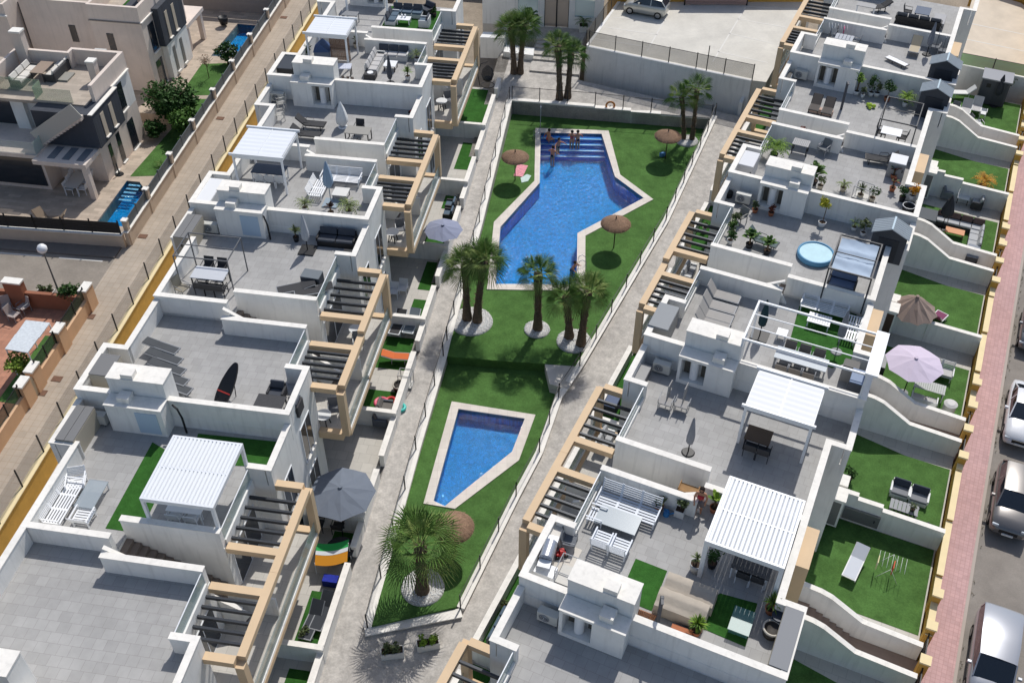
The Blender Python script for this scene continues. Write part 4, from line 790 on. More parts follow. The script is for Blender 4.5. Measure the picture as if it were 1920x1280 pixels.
def slat_sofa(n=3, w=.75, d=.75, m=PLW, cush=None, back=True, arms=(1, 1), name='slatted_sofa', bh=.42):
    def f():
        r = root(name); W = n * w; h = .36
        for k in range(n):
            x0 = -W / 2 + k * w; mb = MB(); mb.box(x0, -d / 2, h - .05, x0 + .05, d / 2, h); mb.box(x0 + w - .05, -d / 2, h - .05, x0 + w, d / 2, h); q = 6
            for j in range(q): mb.box(x0 + .05, -d / 2 + d * j / q, h - .03, x0 + w - .05, -d / 2 + d * (j + .6) / q, h)
            B2('seat_panel', mb, m, r)
            if back:
                mb = MB(); e = .16; mb.bar((x0 + .025, d / 2, h), (x0 + .025, d / 2 + e, h + bh), .05, .03); mb.bar((x0 + w - .025, d / 2, h), (x0 + w - .025, d / 2 + e, h + bh), .05, .03)
                for j in range(6): f_ = (j + .5) / 6; mb.bar((x0 + .05, d / 2 + e * f_, h + bh * f_), (x0 + w - .05, d / 2 + e * f_, h + bh * f_), .025, .045)
                B2('back_panel', mb, m, r)
            if cush: mb = MB(); mb.box(x0 + .03, -d / 2 + .03, h, x0 + w - .03, d / 2 - .03, h + .1); B2('cushion', mb, cush, r, bevel=.03)
        for x, on in ((-W / 2, arms[0]), (W / 2, arms[1])):
            if on: mb = MB(); mb.bar((x, -d / 2 + .03, h + .2), (x, d / 2, h + .2), .06, .03); mb.bar((x, -d / 2 + .03, h), (x, -d / 2 + .03, h + .2), .05); B2('armrest', mb, m, r)
        for x in (-W / 2 + .05, W / 2 - .05):
            for y in (-d / 2 + .05, d / 2 - .05): mb = MB(); mb.bar((x, y, 0), (x, y, h - .05), .05); B2('leg', mb, m, r)
        return r
    return f
def sofa(n=3, w=.72, d=.8, base=RAT, cush=FAB, backc=None, arms=(1, 1), name='sofa', bh=.36, legs=False):
    def f():
        r = root(name); W = n * w; b0 = .08 if legs else 0; h = .3
        mb = MB(); mb.box(-W / 2, -d / 2, b0, W / 2, d / 2, h); B2('base', mb, base, r, bevel=.015)
        mb = MB(); mb.box(-W / 2, d / 2 - .1, h + .002, W / 2, d / 2, h + bh); B2('backrest', mb, base, r, bevel=.015)
        for k in range(n):
            x0 = -W / 2 + k * w; mb = MB(); mb.box(x0 + .02, -d / 2 + .01, h + .002, x0 + w - .02, d / 2 - .24, h + .14); B2('seat_cushion', mb, cush, r, bevel=.035)
            mb = MB(); mb.bar((x0 + w / 2, d / 2 - .22, h + .16), (x0 + w / 2, d / 2 - .1, h + .52), w - .06, .13); B2('back_cushion', mb, backc or cush, r, bevel=.04)
        for x, on in ((-W / 2, arms[0]), (W / 2, arms[1])):
            if on: mb = MB(); mb.box(x - .05, -d / 2 + .02, h, x + .05, d / 2 - .102, h + .24); B2('armrest', mb, base, r, bevel=.015)
        return r
    return f
def parasol(rad=1.5, rgb=(128, 136, 150), n=8, h=2.25, drop=.45, base=True, valance=0, pole=BLACK, key='', rib=None, scal=.0):
    def f():
        r = root('parasol'); m = mat('parasol_cloth_%d_%d_%d' % rgb, rgb, .9, noise=.03, nscale=3, stain=.03)
        mb = MB(); A = (0, 0, h + drop)
        for k in range(n):
            a0 = 2 * pi * k / n; a1 = 2 * pi * (k + 1) / n; am = (a0 + a1) / 2; rm = rad * cos(pi / n) * (1 - scal)
            p0 = (rad * cos(a0), rad * sin(a0), h); p1 = (rad * cos(a1), rad * sin(a1), h); pm = (rm * cos(am), rm * sin(am), h + .03)
            q0 = (rad * .5 * cos(a0), rad * .5 * sin(a0), h + drop * .56); q1 = (rad * .5 * cos(a1), rad * .5 * sin(a1), h + drop * .56); qm = (rm * .5 * cos(am), rm * .5 * sin(am), h + drop * .51)
            mb.add([A, q0, qm, q1, p0, pm, p1], [(0, 1, 2), (0, 2, 3), (1, 4, 5, 2), (2, 5, 6, 3)])
        B2('canopy', mb, m, r); mb = MB()
        for k in range(n): a0 = 2 * pi * k / n; mb.bar((0, 0, h + drop - .05), (rad * .98 * cos(a0), rad * .98 * sin(a0), h - .03), .02)
        B2('ribs', mb, pole, r); mb = MB(); mb.cyl((0, 0), .1, h + drop + .0, h + drop + .05, 10); B2('finial', mb, m if rib is None else rib, r)
        mb = MB(); mb.cyl((0, 0), .028, .05, h + drop - .03, 10); B2('pole', mb, pole, r)
        if base: mb = MB(); mb.cyl((0, 0), .28, 0, .07, 20, r2=.24); B2('base', mb, GREYP if rgb[0] > 190 else BLACK, r)
        return r
    return f
def parasol_closed(rgb=(120, 126, 136), h=2.3, base='round', rm=.16, tilt=0, bm=None, name='closed_parasol'):
    def f():
        r = root(name); m = mat('parasol_cloth_%d_%d_%d' % rgb, rgb, .9, noise=.06, nscale=5); N_ = 12; prof = [(.02, h), (.05, h - .06), (rm * .6, h - .5), (rm, h - 1.1), (rm * .95, h - 1.45), (rm * .5, h - 1.62)]
        vs = []
        for j, (q, z) in enumerate(prof):
            for k in range(N_): a = 2 * pi * k / N_; rr = q * (1 + (.28 if k % 2 else -.15) * (j > 1)); vs.append((rr * cos(a) + tilt * (z / h), rr * sin(a), z))
        mb = MB(); mb.add(vs, [(j * N_ + k, j * N_ + (k + 1) % N_, (j + 1) * N_ + (k + 1) % N_, (j + 1) * N_ + k) for j in range(len(prof) - 1) for k in range(N_)], True); B2('furled_canopy', mb, m, r)
        mb = MB(); mb.tube([(0, 0, .03), (tilt * .9, 0, h - .03)], .028, 8); B2('pole', mb, bm or BLACK, r)
        mb = MB()
        if base == 'round': mb.cyl((0, 0), .3, 0, .06, 20, r2=.26)
        elif base == 'square': mb.box(-.42, -.42, 0, .42, .42, .07); mb.box(-.02, -.42, .071, .02, .42, .075)
        B2('base', mb, bm or BLACK, r); return r
    return f
THATCH = mat('dry_thatch', (150, 122, 100), .95, noise=.3, nscale=14, bump=1, bscale=50, stain=.1)
def thatch(rad=1.0, h=1.85):
    def f():
        r = root('thatched_parasol'); rnd = random.Random(3); mb = MB(); mb.lathe((0, 0, 0), [(.02, h + .42), (rad * .3, h + .31), (rad * .65, h + .16), (rad * .96, h), (rad * .94, h - .05), (rad * .3, h + .2)], 36); 
        for k in range(520):
            a = rnd.random() * 2 * pi; q = sqrt(rnd.random()) * rad * .8 + .05; L_ = rnd.uniform(.14, .3); z = h + .42 - .43 * q / rad + .03; a2 = a + rnd.uniform(-.06, .06); e = q + L_; wv = .02
            mb.add([((q) * cos(a - wv / q / 2), q * sin(a - wv / q / 2), z), (q * cos(a + wv / q / 2), q * sin(a + wv / q / 2), z), (e * cos(a2), e * sin(a2), z - .43 * L_ / rad - rnd.uniform(.0, .03))], [(0, 1, 2)])
        B2('thatch_canopy', mb, THATCH, r); mb = MB(); mb.cyl((0, 0), .035, 0, h + .35, 10); B2('pole', mb, C('dark_wood_pole', (66, 52, 42), .8), r); mb = MB(); mb.cyl((0, 0), .05, h + .4, h + .6, 8, r2=.02); B2('finial', mb, MATS['dark_wood_pole'], r)
        return r
    return f
LV = mat('white_louvre_panel', (228, 231, 235), .45)
def pergola(w, d, h=2.3, kind='louvre', post=.13, lm=None, pm=None, back_low=0, bd=.2, ridge=.0):
    def f():
        r = root('pergola'); pm_ = pm or WFR
        for x in (-1, 1):
            for y in (-1, 1): mb = MB(); mb.box(x * (w / 2 - post) - post / 2 * 0, y * (d / 2) - (post if y > 0 else 0), 0, x * (w / 2), y * (d / 2) + (post if y < 0 else 0), h - bd); B2('post', mb, pm_, r)
        mb = MB(); t = .09
        mb.box(-w / 2, -d / 2, h - bd, w / 2, -d / 2 + t, h); mb.box(-w / 2, d / 2 - t, h - bd, w / 2, d / 2, h); mb.box(-w / 2, -d / 2 + t, h - bd, -w / 2 + t, d / 2 - t, h); mb.box(w / 2 - t, -d / 2 + t, h - bd, w / 2, d / 2 - t, h); B2('roof_frame', mb, pm_, r)
        if kind == 'louvre':
            n = int((w - 2 * t) / .16); s_ = (w - 2 * t) / n
            for (y0, y1) in ((-d / 2 + t, -.03), (.03, d / 2 - t)):
                mb = MB()
                for k in range(n):
                    x = -w / 2 + t + s_ * k; z = h - .03; mb.add([(x, y0, z), (x + s_ * .2, y0, z + .035), (x + s_ * .72, y0, z + .03), (x + s_ * .97, y0, z - .035), (x, y1, z), (x + s_ * .2, y1, z + .035), (x + s_ * .72, y1, z + .03), (x + s_ * .97, y1, z - .035)], [(0, 1, 5, 4), (1, 2, 6, 5), (2, 3, 7, 6), (0, 4, 7, 3), (0, 3, 2, 1), (4, 5, 6, 7)])
                B2('louvre_roof', mb, LV, r)
            mb = MB(); mb.box(-w / 2 + t, -.03, h - .12, w / 2 - t, .03, h - .002); B2('centre_beam', mb, pm_, r)
        elif kind == 'fabric':
            m = lm or C('white_awning', (222, 226, 231), .85); 
            for (x0, x1) in ((-w / 2 + .03, -.02), (.02, w / 2 - .03)): mb = MB(); n = 14; ys = [-d / 2 + .05 + (d - .1) * k / n for k in range(n + 1)]; mb.add([(x, y, h + .06 + .012 * (k % 2)) for k, y in enumerate(ys) for x in (x0, x1)], [(2 * k, 2 * k + 1, 2 * k + 3, 2 * k + 2) for k in range(n)]); B2('awning', mb, m, r)
            for y in (-d / 2 - .05, d / 2 + .05): mb = MB(); mb.box(-w / 2 - .12, y - .05, h + .0, w / 2 + .12, y + .05, h + .14); B2('awning_case', mb, pm_, r)
            mb = MB(); mb.box(-.02, -d / 2, h + .02, .02, d / 2, h + .1); B2('awning_rail', mb, pm_, r)
        return r
    return f
def gazebo(w, d, h, m, cover=None, bars=1, t=.06):
    def f():
        r = root('gazebo')
        for x in (-1, 1):
            for y in (-1, 1): mb = MB(); mb.bar((x * w / 2, y * d / 2, 0), (x * w / 2, y * d / 2, h), t); B2('post', mb, m, r)
        mb = MB(); e = t / 2
        mb.box(-w / 2 - e, -d / 2 - e, h, w / 2 + e, -d / 2 + e, h + t); mb.box(-w / 2 - e, d / 2 - e, h, w / 2 + e, d / 2 + e, h + t); mb.box(-w / 2 - e, -d / 2 + e, h, -w / 2 + e, d / 2 - e, h + t); mb.box(w / 2 - e, -d / 2 + e, h, w / 2 + e, d / 2 - e, h + t); B2('top_frame', mb, m, r)
        for k in range(bars): y = -d / 2 + d * (k + 1) / (bars + 1); mb = MB(); mb.box(-w / 2 + e, y - .02, h + .01, w / 2 - e, y + .02, h + .05); B2('cross_bar', mb, m, r)
        if cover:
            n = 30; f0, f1, gl_ = cover[1], cover[2], MB(); gl_ = MB(); ny = 26
            for k in range(ny + 1):
                y = -d / 2 + .1 + (d - .2) * (f0 + (f1 - f0) * k / ny)
                for x in range(7): X = -w / 2 + .1 + (w - .2) * x / 6; gl_.v.append((X, y, h - .03 - .10 * abs(sin(k / ny * pi * 3)) - .03 * sin(x * 1.9 + k)))
            for k in range(ny):
                for x in range(6): i = k * 7 + x; gl_.f.append((i, i + 1, i + 8, i + 7)); gl_.sm.append(True); gl_.mi.append(0)
            B2('fabric_roof', gl_, cover[0], r)
        return r
    return f
def ac_unit():
    r = root('air_conditioner'); mb = MB(); mb.box(-.42, -.17, .1, .42, .17, .66); B2('casing', mb, C('ac_casing', (196, 196, 190), .5), r, bevel=.015)
    mb = MB(); mb.lathe((-.12, -.175, .38), [(0, 0)], 3) if 0 else None; n = 24
    vs = [(-.12, -.178, .38)] + [(-.12 + .22 * cos(2 * pi * k / n), -.178, .38 + .22 * sin(2 * pi * k / n)) for k in range(n)]; mb.add(vs, [(0, k + 1, (k + 1) % n + 1) for k in range(n)]); g = B2('fan_grille', mb, C('fan_dark', (84, 88, 92), .6), r)
    mb = MB()
    for q in (.09, .15, .2): pts = [(-.12 + q * cos(2 * pi * k / 20), -.19, .38 + q * sin(2 * pi * k / 20)) for k in range(21)]; mb.tube(pts, .006, 4)
    mb.add([(-.12 + .035 * cos(k), -.195, .38 + .035 * sin(k)) for k in (0, 1.57, 3.14, 4.71)], [(0, 1, 2, 3)]); B2('guard', mb, PLW, g)
    for x in (-.3, .3): mb = MB(); mb.box(x - .03, -.18, 0, x + .03, .18, .1); B2('foot', mb, GREYP, r)
    return r
def storage(w, d, h, body, lid, doors=2, slope=0, name='storage_box'):
    def f():
        r = root(name); mb = MB(); mb.box(-w / 2, -d / 2, 0, w / 2, d / 2, h - .06); B2('body', mb, body, r)
        n = doors
        for k in range(n): mb = MB(); x0 = -w / 2 + w * k / n; mb.box(x0 + .01, -d / 2 - .03, h - .055, x0 + w / n - .01, d / 2 + .03, h + .0); B2('lid', mb, lid, r, bevel=.01)
        for k in range(n): mb = MB(); x0 = -w / 2 + w * (k + .85) / n; mb.box(x0, -d / 2 - .05, h * .45, x0 + .05, -d / 2 - .002, h * .6); B2('handle', mb, BLACK, r)
        return r
    return f
SHR = mat('shed_roof_panel', (142, 152, 160), .5, noise=.05, nscale=4); SHW = mat('shed_wall_panel', (62, 66, 74), .6, noise=.05, nscale=4)
def shed(w=1.7, d=1.0, h=1.7, rise=.38):
    def f():
        r = root('garden_shed'); mb = MB(); mb.box(-w / 2, -d / 2, 0, w / 2, d / 2, h); mb.add([(-w / 2, -d / 2, h), (w / 2, -d / 2, h), (0, -d / 2, h + rise), (-w / 2, d / 2, h), (w / 2, d / 2, h), (0, d / 2, h + rise)], [(0, 1, 2), (3, 5, 4)]); B2('wall', mb, SHW, r)
        o = .1
        for s_ in (-1, 1):
            mb = MB(); x1 = s_ * (w / 2 + o); z1 = h - rise * o / (w / 2); mb.add([(0, -d / 2 - o, h + rise + .01), (x1, -d / 2 - o, z1), (x1, d / 2 + o, z1), (0, d / 2 + o, h + rise + .01), (0, -d / 2 - o, h + rise + .05), (x1, -d / 2 - o, z1 + .04), (x1, d / 2 + o, z1 + .04), (0, d / 2 + o, h + rise + .05)], [(4, 5, 6, 7), (0, 3, 2, 1), (0, 1, 5, 4), (1, 2, 6, 5), (2, 3, 7, 6)])
            nb = 7
            for k in range(nb): y = -d / 2 - o + (d + 2 * o) * (k + .5) / nb; mb.bar((0, y, h + rise + .055), (x1, y, z1 + .045), .025, .015)
            B2('roof', mb, SHR, r)
        mb = MB(); mb.bar((0, -d / 2 - o, h + rise + .06), (0, d / 2 + o, h + rise + .06), .09, .03); B2('ridge', mb, C('shed_ridge', (168, 190, 202), .5), r)
        mb = MB(); mb.box(-w * .3, -d / 2 - .03, .05, w * .3, -d / 2, h * .85); B2('door', mb, C('shed_door', (44, 48, 56), .6), r); return r
    return f
# foliage
def leafmat(n, rgb, v=.35): return mat(n, rgb, .65, noise=v, nscale=2.4, spec=.3)
LF1 = leafmat('palm_leaf', (88, 118, 50)); LF2 = leafmat('palm_leaf_light', (136, 152, 84)); LF3 = leafmat('shrub_leaf', (52, 84, 34)); LF4 = leafmat('bright_leaf', (120, 150, 50)); LF5 = leafmat('olive_leaf', (92, 104, 66)); LFY = leafmat('yellow_leaf', (170, 168, 50)); LFO = leafmat('orange_flower', (206, 146, 34)); LFB = leafmat('reddish_leaf', (120, 66, 48)); TRUNK = mat('palm_trunk', (98, 84, 70), .95, noise=.35, nscale=9, bump=1, bscale=30); BARK = mat('bark', (96, 80, 62), .95, noise=.2, nscale=8)
def fan_frond(mb, rnd, o, az, el, L_, R_, droop, mi):
    d = Vector((cos(az) * cos(el), sin(az) * cos(el), sin(el))); side = Vector((-sin(az), cos(az), 0)); upv = side.cross(d) * -1
    if upv.z < 0: upv = -upv
    o = Vector(o); tip = o + d * L_ - Vector((0, 0, droop * L_ * .3)); d2 = (d - Vector((0, 0, droop * .55))).normalized(); upn = d2.cross(side); 
    if upn.z < 0: upn = -upn
    w = .018; mb.add([o - side * w, o + side * w, tip + side * w * .6, tip - side * w * .6], [(0, 1, 2, 3)], mi=1)
    n = 20; span = radians(100) 
    for k in range(n):
        a = -span + 2 * span * (k + .5) / n + rnd.uniform(-.03, .03); rr = R_ * (1 - .25 * (abs(a) / span) ** 2) * rnd.uniform(.9, 1.08)
        v = d2 * cos(a) + side * sin(a); fold = .05; hw = span / n * .47
        va = d2 * cos(a - hw) + side * sin(a - hw); vb = d2 * cos(a + hw) + side * sin(a + hw); m1 = rr * .6
        c0 = tip + v * m1 + upn * fold * .4; pa = tip + va * m1 - upn * fold * .2; pb = tip + vb * m1 - upn * fold * .2; en = tip + v * rr - Vector((0, 0, rr * (.12 + .3 * droop) * rnd.uniform(.7, 1.3)))
        mb.add([tip, pa, c0, pb, en], [(0, 1, 2), (0, 2, 3), (1, 4, 2), (2, 4, 3)], mi=mi)
def fan_palm(H, R_=.85, n=46, seed=1, tr=.22, skirt=True, lean=(0, 0), pet=.55):
    def f():
        rnd = random.Random(seed); r = root('fan_palm'); pts = []; rs = []; K = 12
        for k in range(K + 1): t_ = k / K; pts.append((lean[0] * t_ ** 1.5, lean[1] * t_ ** 1.5, H * t_)); rs.append(tr * (1.35 - .5 * min(1, t_ * 3)) * (1 + .09 * (k % 2)) + (.05 if t_ > .82 else 0))
        mb = MB(); mb.tube(pts, tr, 12, True, rs)
        for k in range(int(H * 26)):
            t_ = rnd.random(); a = rnd.random() * 2 * pi; q = tr * .98; z = H * t_; x = lean[0] * t_ ** 1.5 + q * cos(a); y = lean[1] * t_ ** 1.5 + q * sin(a); wv = .05
            mb.add([(x - sin(a) * wv, y + cos(a) * wv, z), (x + sin(a) * wv, y - cos(a) * wv, z), (x + .1 * cos(a), y + .1 * sin(a), z + .14)], [(0, 1, 2)], mi=k % 2)
        B2('trunk', mb, [TRUNK, C('palm_boot', (140, 122, 100), .95)], r); mb = MB(); o = Vector((lean[0], lean[1], H))
        for k in range(n):
            t_ = (k + .5) / n; el = radians(86) - t_ * radians(112); az = k * 2.39996 + rnd.uniform(-.2, .2); dr = .08 + max(0, t_ - .4) * 1.0
            fan_frond(mb, rnd, o + Vector((.08 * cos(az), .08 * sin(az), .02 - .15 * t_)), az, el + rnd.uniform(-.12, .12), pet * rnd.uniform(.8, 1.15) * (1 - .35 * max(0, .35 - t_)), R_ * rnd.uniform(.82, 1.05), dr, 0 if rnd.random() < .72 else 1)
        B2('crown', mb, [LF1, LF2], r)
        return r
    return f
def bush(mb, rnd, c, rad, n, ls=.06, zs=1, mi=0, shell=.55, cl=7):
    cs = [(Vector((rnd.gauss(0, 1), rnd.gauss(0, 1), rnd.gauss(0, 1))).normalized() * rnd.uniform(.25, .75)) for _ in range(cl)]
    for k in range(n):
        b = cs[k % cl]; p = b + Vector((rnd.gauss(0, 1), rnd.gauss(0, 1), rnd.gauss(0, 1))).normalized() * rnd.uniform(.2, .5); p = Vector((p.x * rad, p.y * rad, p.z * rad * zs)) + Vector(c)
        a = rnd.random() * 6.28; e = rnd.uniform(-.6, 1.0); d = Vector((cos(a) * cos(e), sin(a) * cos(e), sin(e))); s_ = d.cross(Vector((rnd.gauss(0, 1), rnd.gauss(0, 1), rnd.gauss(0, 1)))).normalized(); l = ls * rnd.uniform(.6, 1.5)
        mb.add([p - d * l, p + s_ * l * .5, p + d * l, p - s_ * l * .5], [(0, 1, 2, 3)], mi=mi)
def pot_part(r, rp, hp, m, sq=False):
    mb = MB()
    if sq: mb.box(-rp, -rp, 0, rp, rp, hp)
    else: mb.lathe((0, 0, 0), [(0, 0), (rp * .72, 0), (rp, hp), (rp * .88, hp), (rp * .85, hp - .05), (0, hp - .05)], 18)
    p = B2('pot', mb, m, r)
    if sq: mb = MB(); mb.box(-rp + .03, -rp + .03, hp, rp - .03, rp - .03, hp + .01); B2('soil', mb, SOIL, p)
    else: mb = MB(); mb.cyl((0, 0), rp * .84, hp - .06, hp - .04, 14); B2('soil', mb, SOIL, p)
def potted(kind='bush', h=.9, rad=.35, pot=WPOT, rp=.18, hp=.32, lm=LF3, seed=1, sq=False, n=260, ls=.06, name='potted_plant', l2=None, pots=True):
    def f():
        rnd = random.Random(seed); r = root(name)
        if pots: pot_part(r, rp, hp, pot, sq)
        z = hp if pots else 0; mb = MB()
        if kind == 'bush': mb.tube([(0, 0, z - .05), (0, 0, z + h * .5)], .02, 5); B2('stem', mb, BARK, r); mb = MB(); bush(mb, rnd, (0, 0, z + h * .5), rad, n, ls, h * .5 / rad * .8, cl=9)
        elif kind == 'tree': mb.tube([(0, 0, z - .05), (.03, .02, z + h * .5), (0, 0, z + h * .75)], .022, 6); B2('trunk', mb, BARK, r); mb = MB(); bush(mb, rnd, (0, 0, z + h * .8), rad, n, ls, .75, cl=8)
        elif kind == 'spiky':
            mb.tube([(0, 0, z - .05), (0, 0, z + h * .25)], .04, 6); B2('stem', mb, BARK, r); mb = MB()
            for k in range(n):
                a = rnd.random() * 6.28; e = radians(rnd.uniform(5, 80)); L_ = rad * rnd.uniform(.7, 1.1) * 1.1; o = Vector((0, 0, z + h * .25 + rnd.uniform(0, h * .25))); d = Vector((cos(a) * cos(e), sin(a) * cos(e), sin(e))); s_ = Vector((-sin(a), cos(a), 0)) * .022; mid = o + d * L_ * .6; en = o + d * L_ - Vector((0, 0, L_ * .18 * cos(e)))
                mb.add([o - s_, o + s_, mid + s_, mid - s_, en], [(0, 1, 2, 3), (3, 2, 4)], mi=0 if rnd.random() < .6 or not l2 else 1)
        elif kind == 'feather':
            mb.tube([(0, 0, z - .05), (0, 0, z + h * .2)], .035, 6); B2('stem', mb, BARK, r); mb = MB()
            for k in range(n):
                a = k * 2.4 + rnd.uniform(-.3, .3); e0 = radians(rnd.uniform(35, 80)); L_ = rad * 1.35 * rnd.uniform(.75, 1.1); p = Vector((0, 0, z + h * .2)); st = 8; e = e0
                for j in range(st):
                    d = Vector((cos(a) * cos(e), sin(a) * cos(e), sin(e))); q = p + d * L_ / st; s_ = Vector((-sin(a), cos(a), 0)); lw_ = .2 * L_ * sin(pi * (j + 1) / (st + 1)) ** .6
                    for sg_ in (-1, 1): t2 = p + s_ * sg_ * lw_ * .9 + d * L_ * .1 - Vector((0, 0, lw_ * .35)); mb.add([p, p + d * L_ / st * .62, t2], [(0, 1, 2)], mi=0 if rnd.random() < .6 or not l2 else 1)
                    p = q; e -= radians(13)
        elif kind == 'broad':
            mb.tube([(0, 0, z - .05), (0, 0, z + h * .35)], .05, 6); B2('stem', mb, BARK, r); mb = MB()
            for k in range(n):
                a = k * 2.4 + rnd.uniform(-.3, .3); e = radians(rnd.uniform(25, 80)); L_ = rad * rnd.uniform(.7, 1.15) * 1.2; o = Vector((0, 0, z + h * rnd.uniform(.3, .55))); d = Vector((cos(a) * cos(e), sin(a) * cos(e), sin(e))); s_ = Vector((-sin(a), cos(a), 0)); w_ = L_ * .17; m1 = o + d * L_ * .45; m2 = o + d * L_ * .75 - Vector((0, 0, .05)); en = o + d * L_ - Vector((0, 0, L_ * .28))
                mb.add([o, m1 - s_ * w_, m1, m1 + s_ * w_, m2 - s_ * w_ * .8, m2 + Vector((0, 0, .02)), m2 + s_ * w_ * .8, en], [(0, 1, 2), (0, 2, 3), (1, 4, 5, 2), (2, 5, 6, 3), (4, 7, 5), (5, 7, 6)], mi=0 if rnd.random() < .6 or not l2 else 1)
        B2('foliage', mb, [lm, l2] if l2 else lm, r); return r
    return f
def tree(h, rad, lm, n=2600, ls=.13, seed=1, fl=None, name='tree', zs=.75, tr=.12):
    def f():
        rnd = random.Random(seed); r = root(name); mb = MB(); mb.tube([(0, 0, -.1), (.05, 0, h * .35), (0, .05, h * .6)], tr, 8, True, [tr, tr * .8, tr * .5])
        for k in range(7): a = k * .9; mb.tube([(0, 0, h * (.3 + .04 * k)), (rad * .35 * cos(a), rad * .35 * sin(a), h * .6), (rad * .7 * cos(a), rad * .7 * sin(a), h * .78)], .04, 5, True, [.05, .035, .015])
        B2('trunk', mb, BARK, r); mb = MB(); bush(mb, rnd, (0, 0, h - rad * zs), rad * .95, n, ls, zs, cl=24); ms = [lm]
        if fl: bush(mb, rnd, (0, 0, h - rad * zs * .9), rad * 1.0, fl[1], .07, zs, mi=1, cl=20); ms.append(fl[0])
        B2('crown', mb, ms, r); return r
    return f
def pebble_ring(rx, ry=None, kerb=True):
    def f():
        ry_ = ry or rx; rnd = random.Random(5); r = root('pebble_ring'); mb = MB(); mb.lathe((0, 0, 0), [(rx, 0), (rx * .97, .09), (rx * .6, .1), (.1, .11)], 32); B2('bed', mb, C('pebble_bed', (190, 188, 184), .9, noise=.15, nscale=8), r); mb = MB()
        for k in range(int(300 * rx * rx / .6)):
            a = rnd.random() * 6.28; q = sqrt(rnd.random()) * rx * .97; s_ = rnd.uniform(.03, .055); c = Vector((q * cos(a), q * sin(a), .1)); o = rnd.random() * 3
            mb.add([c + Vector((s_ * cos(o + j * 1.257), s_ * sin(o + j * 1.257), 0)) for j in range(5)] + [c + Vector((0, 0, s_ * .9))], [(j, (j + 1) % 5, 5) for j in range(5)])
        p = B2('pebbles', mb, C('white_pebble', (226, 226, 224), .8), r); p['kind'] = 'stuff'; return r
    return f
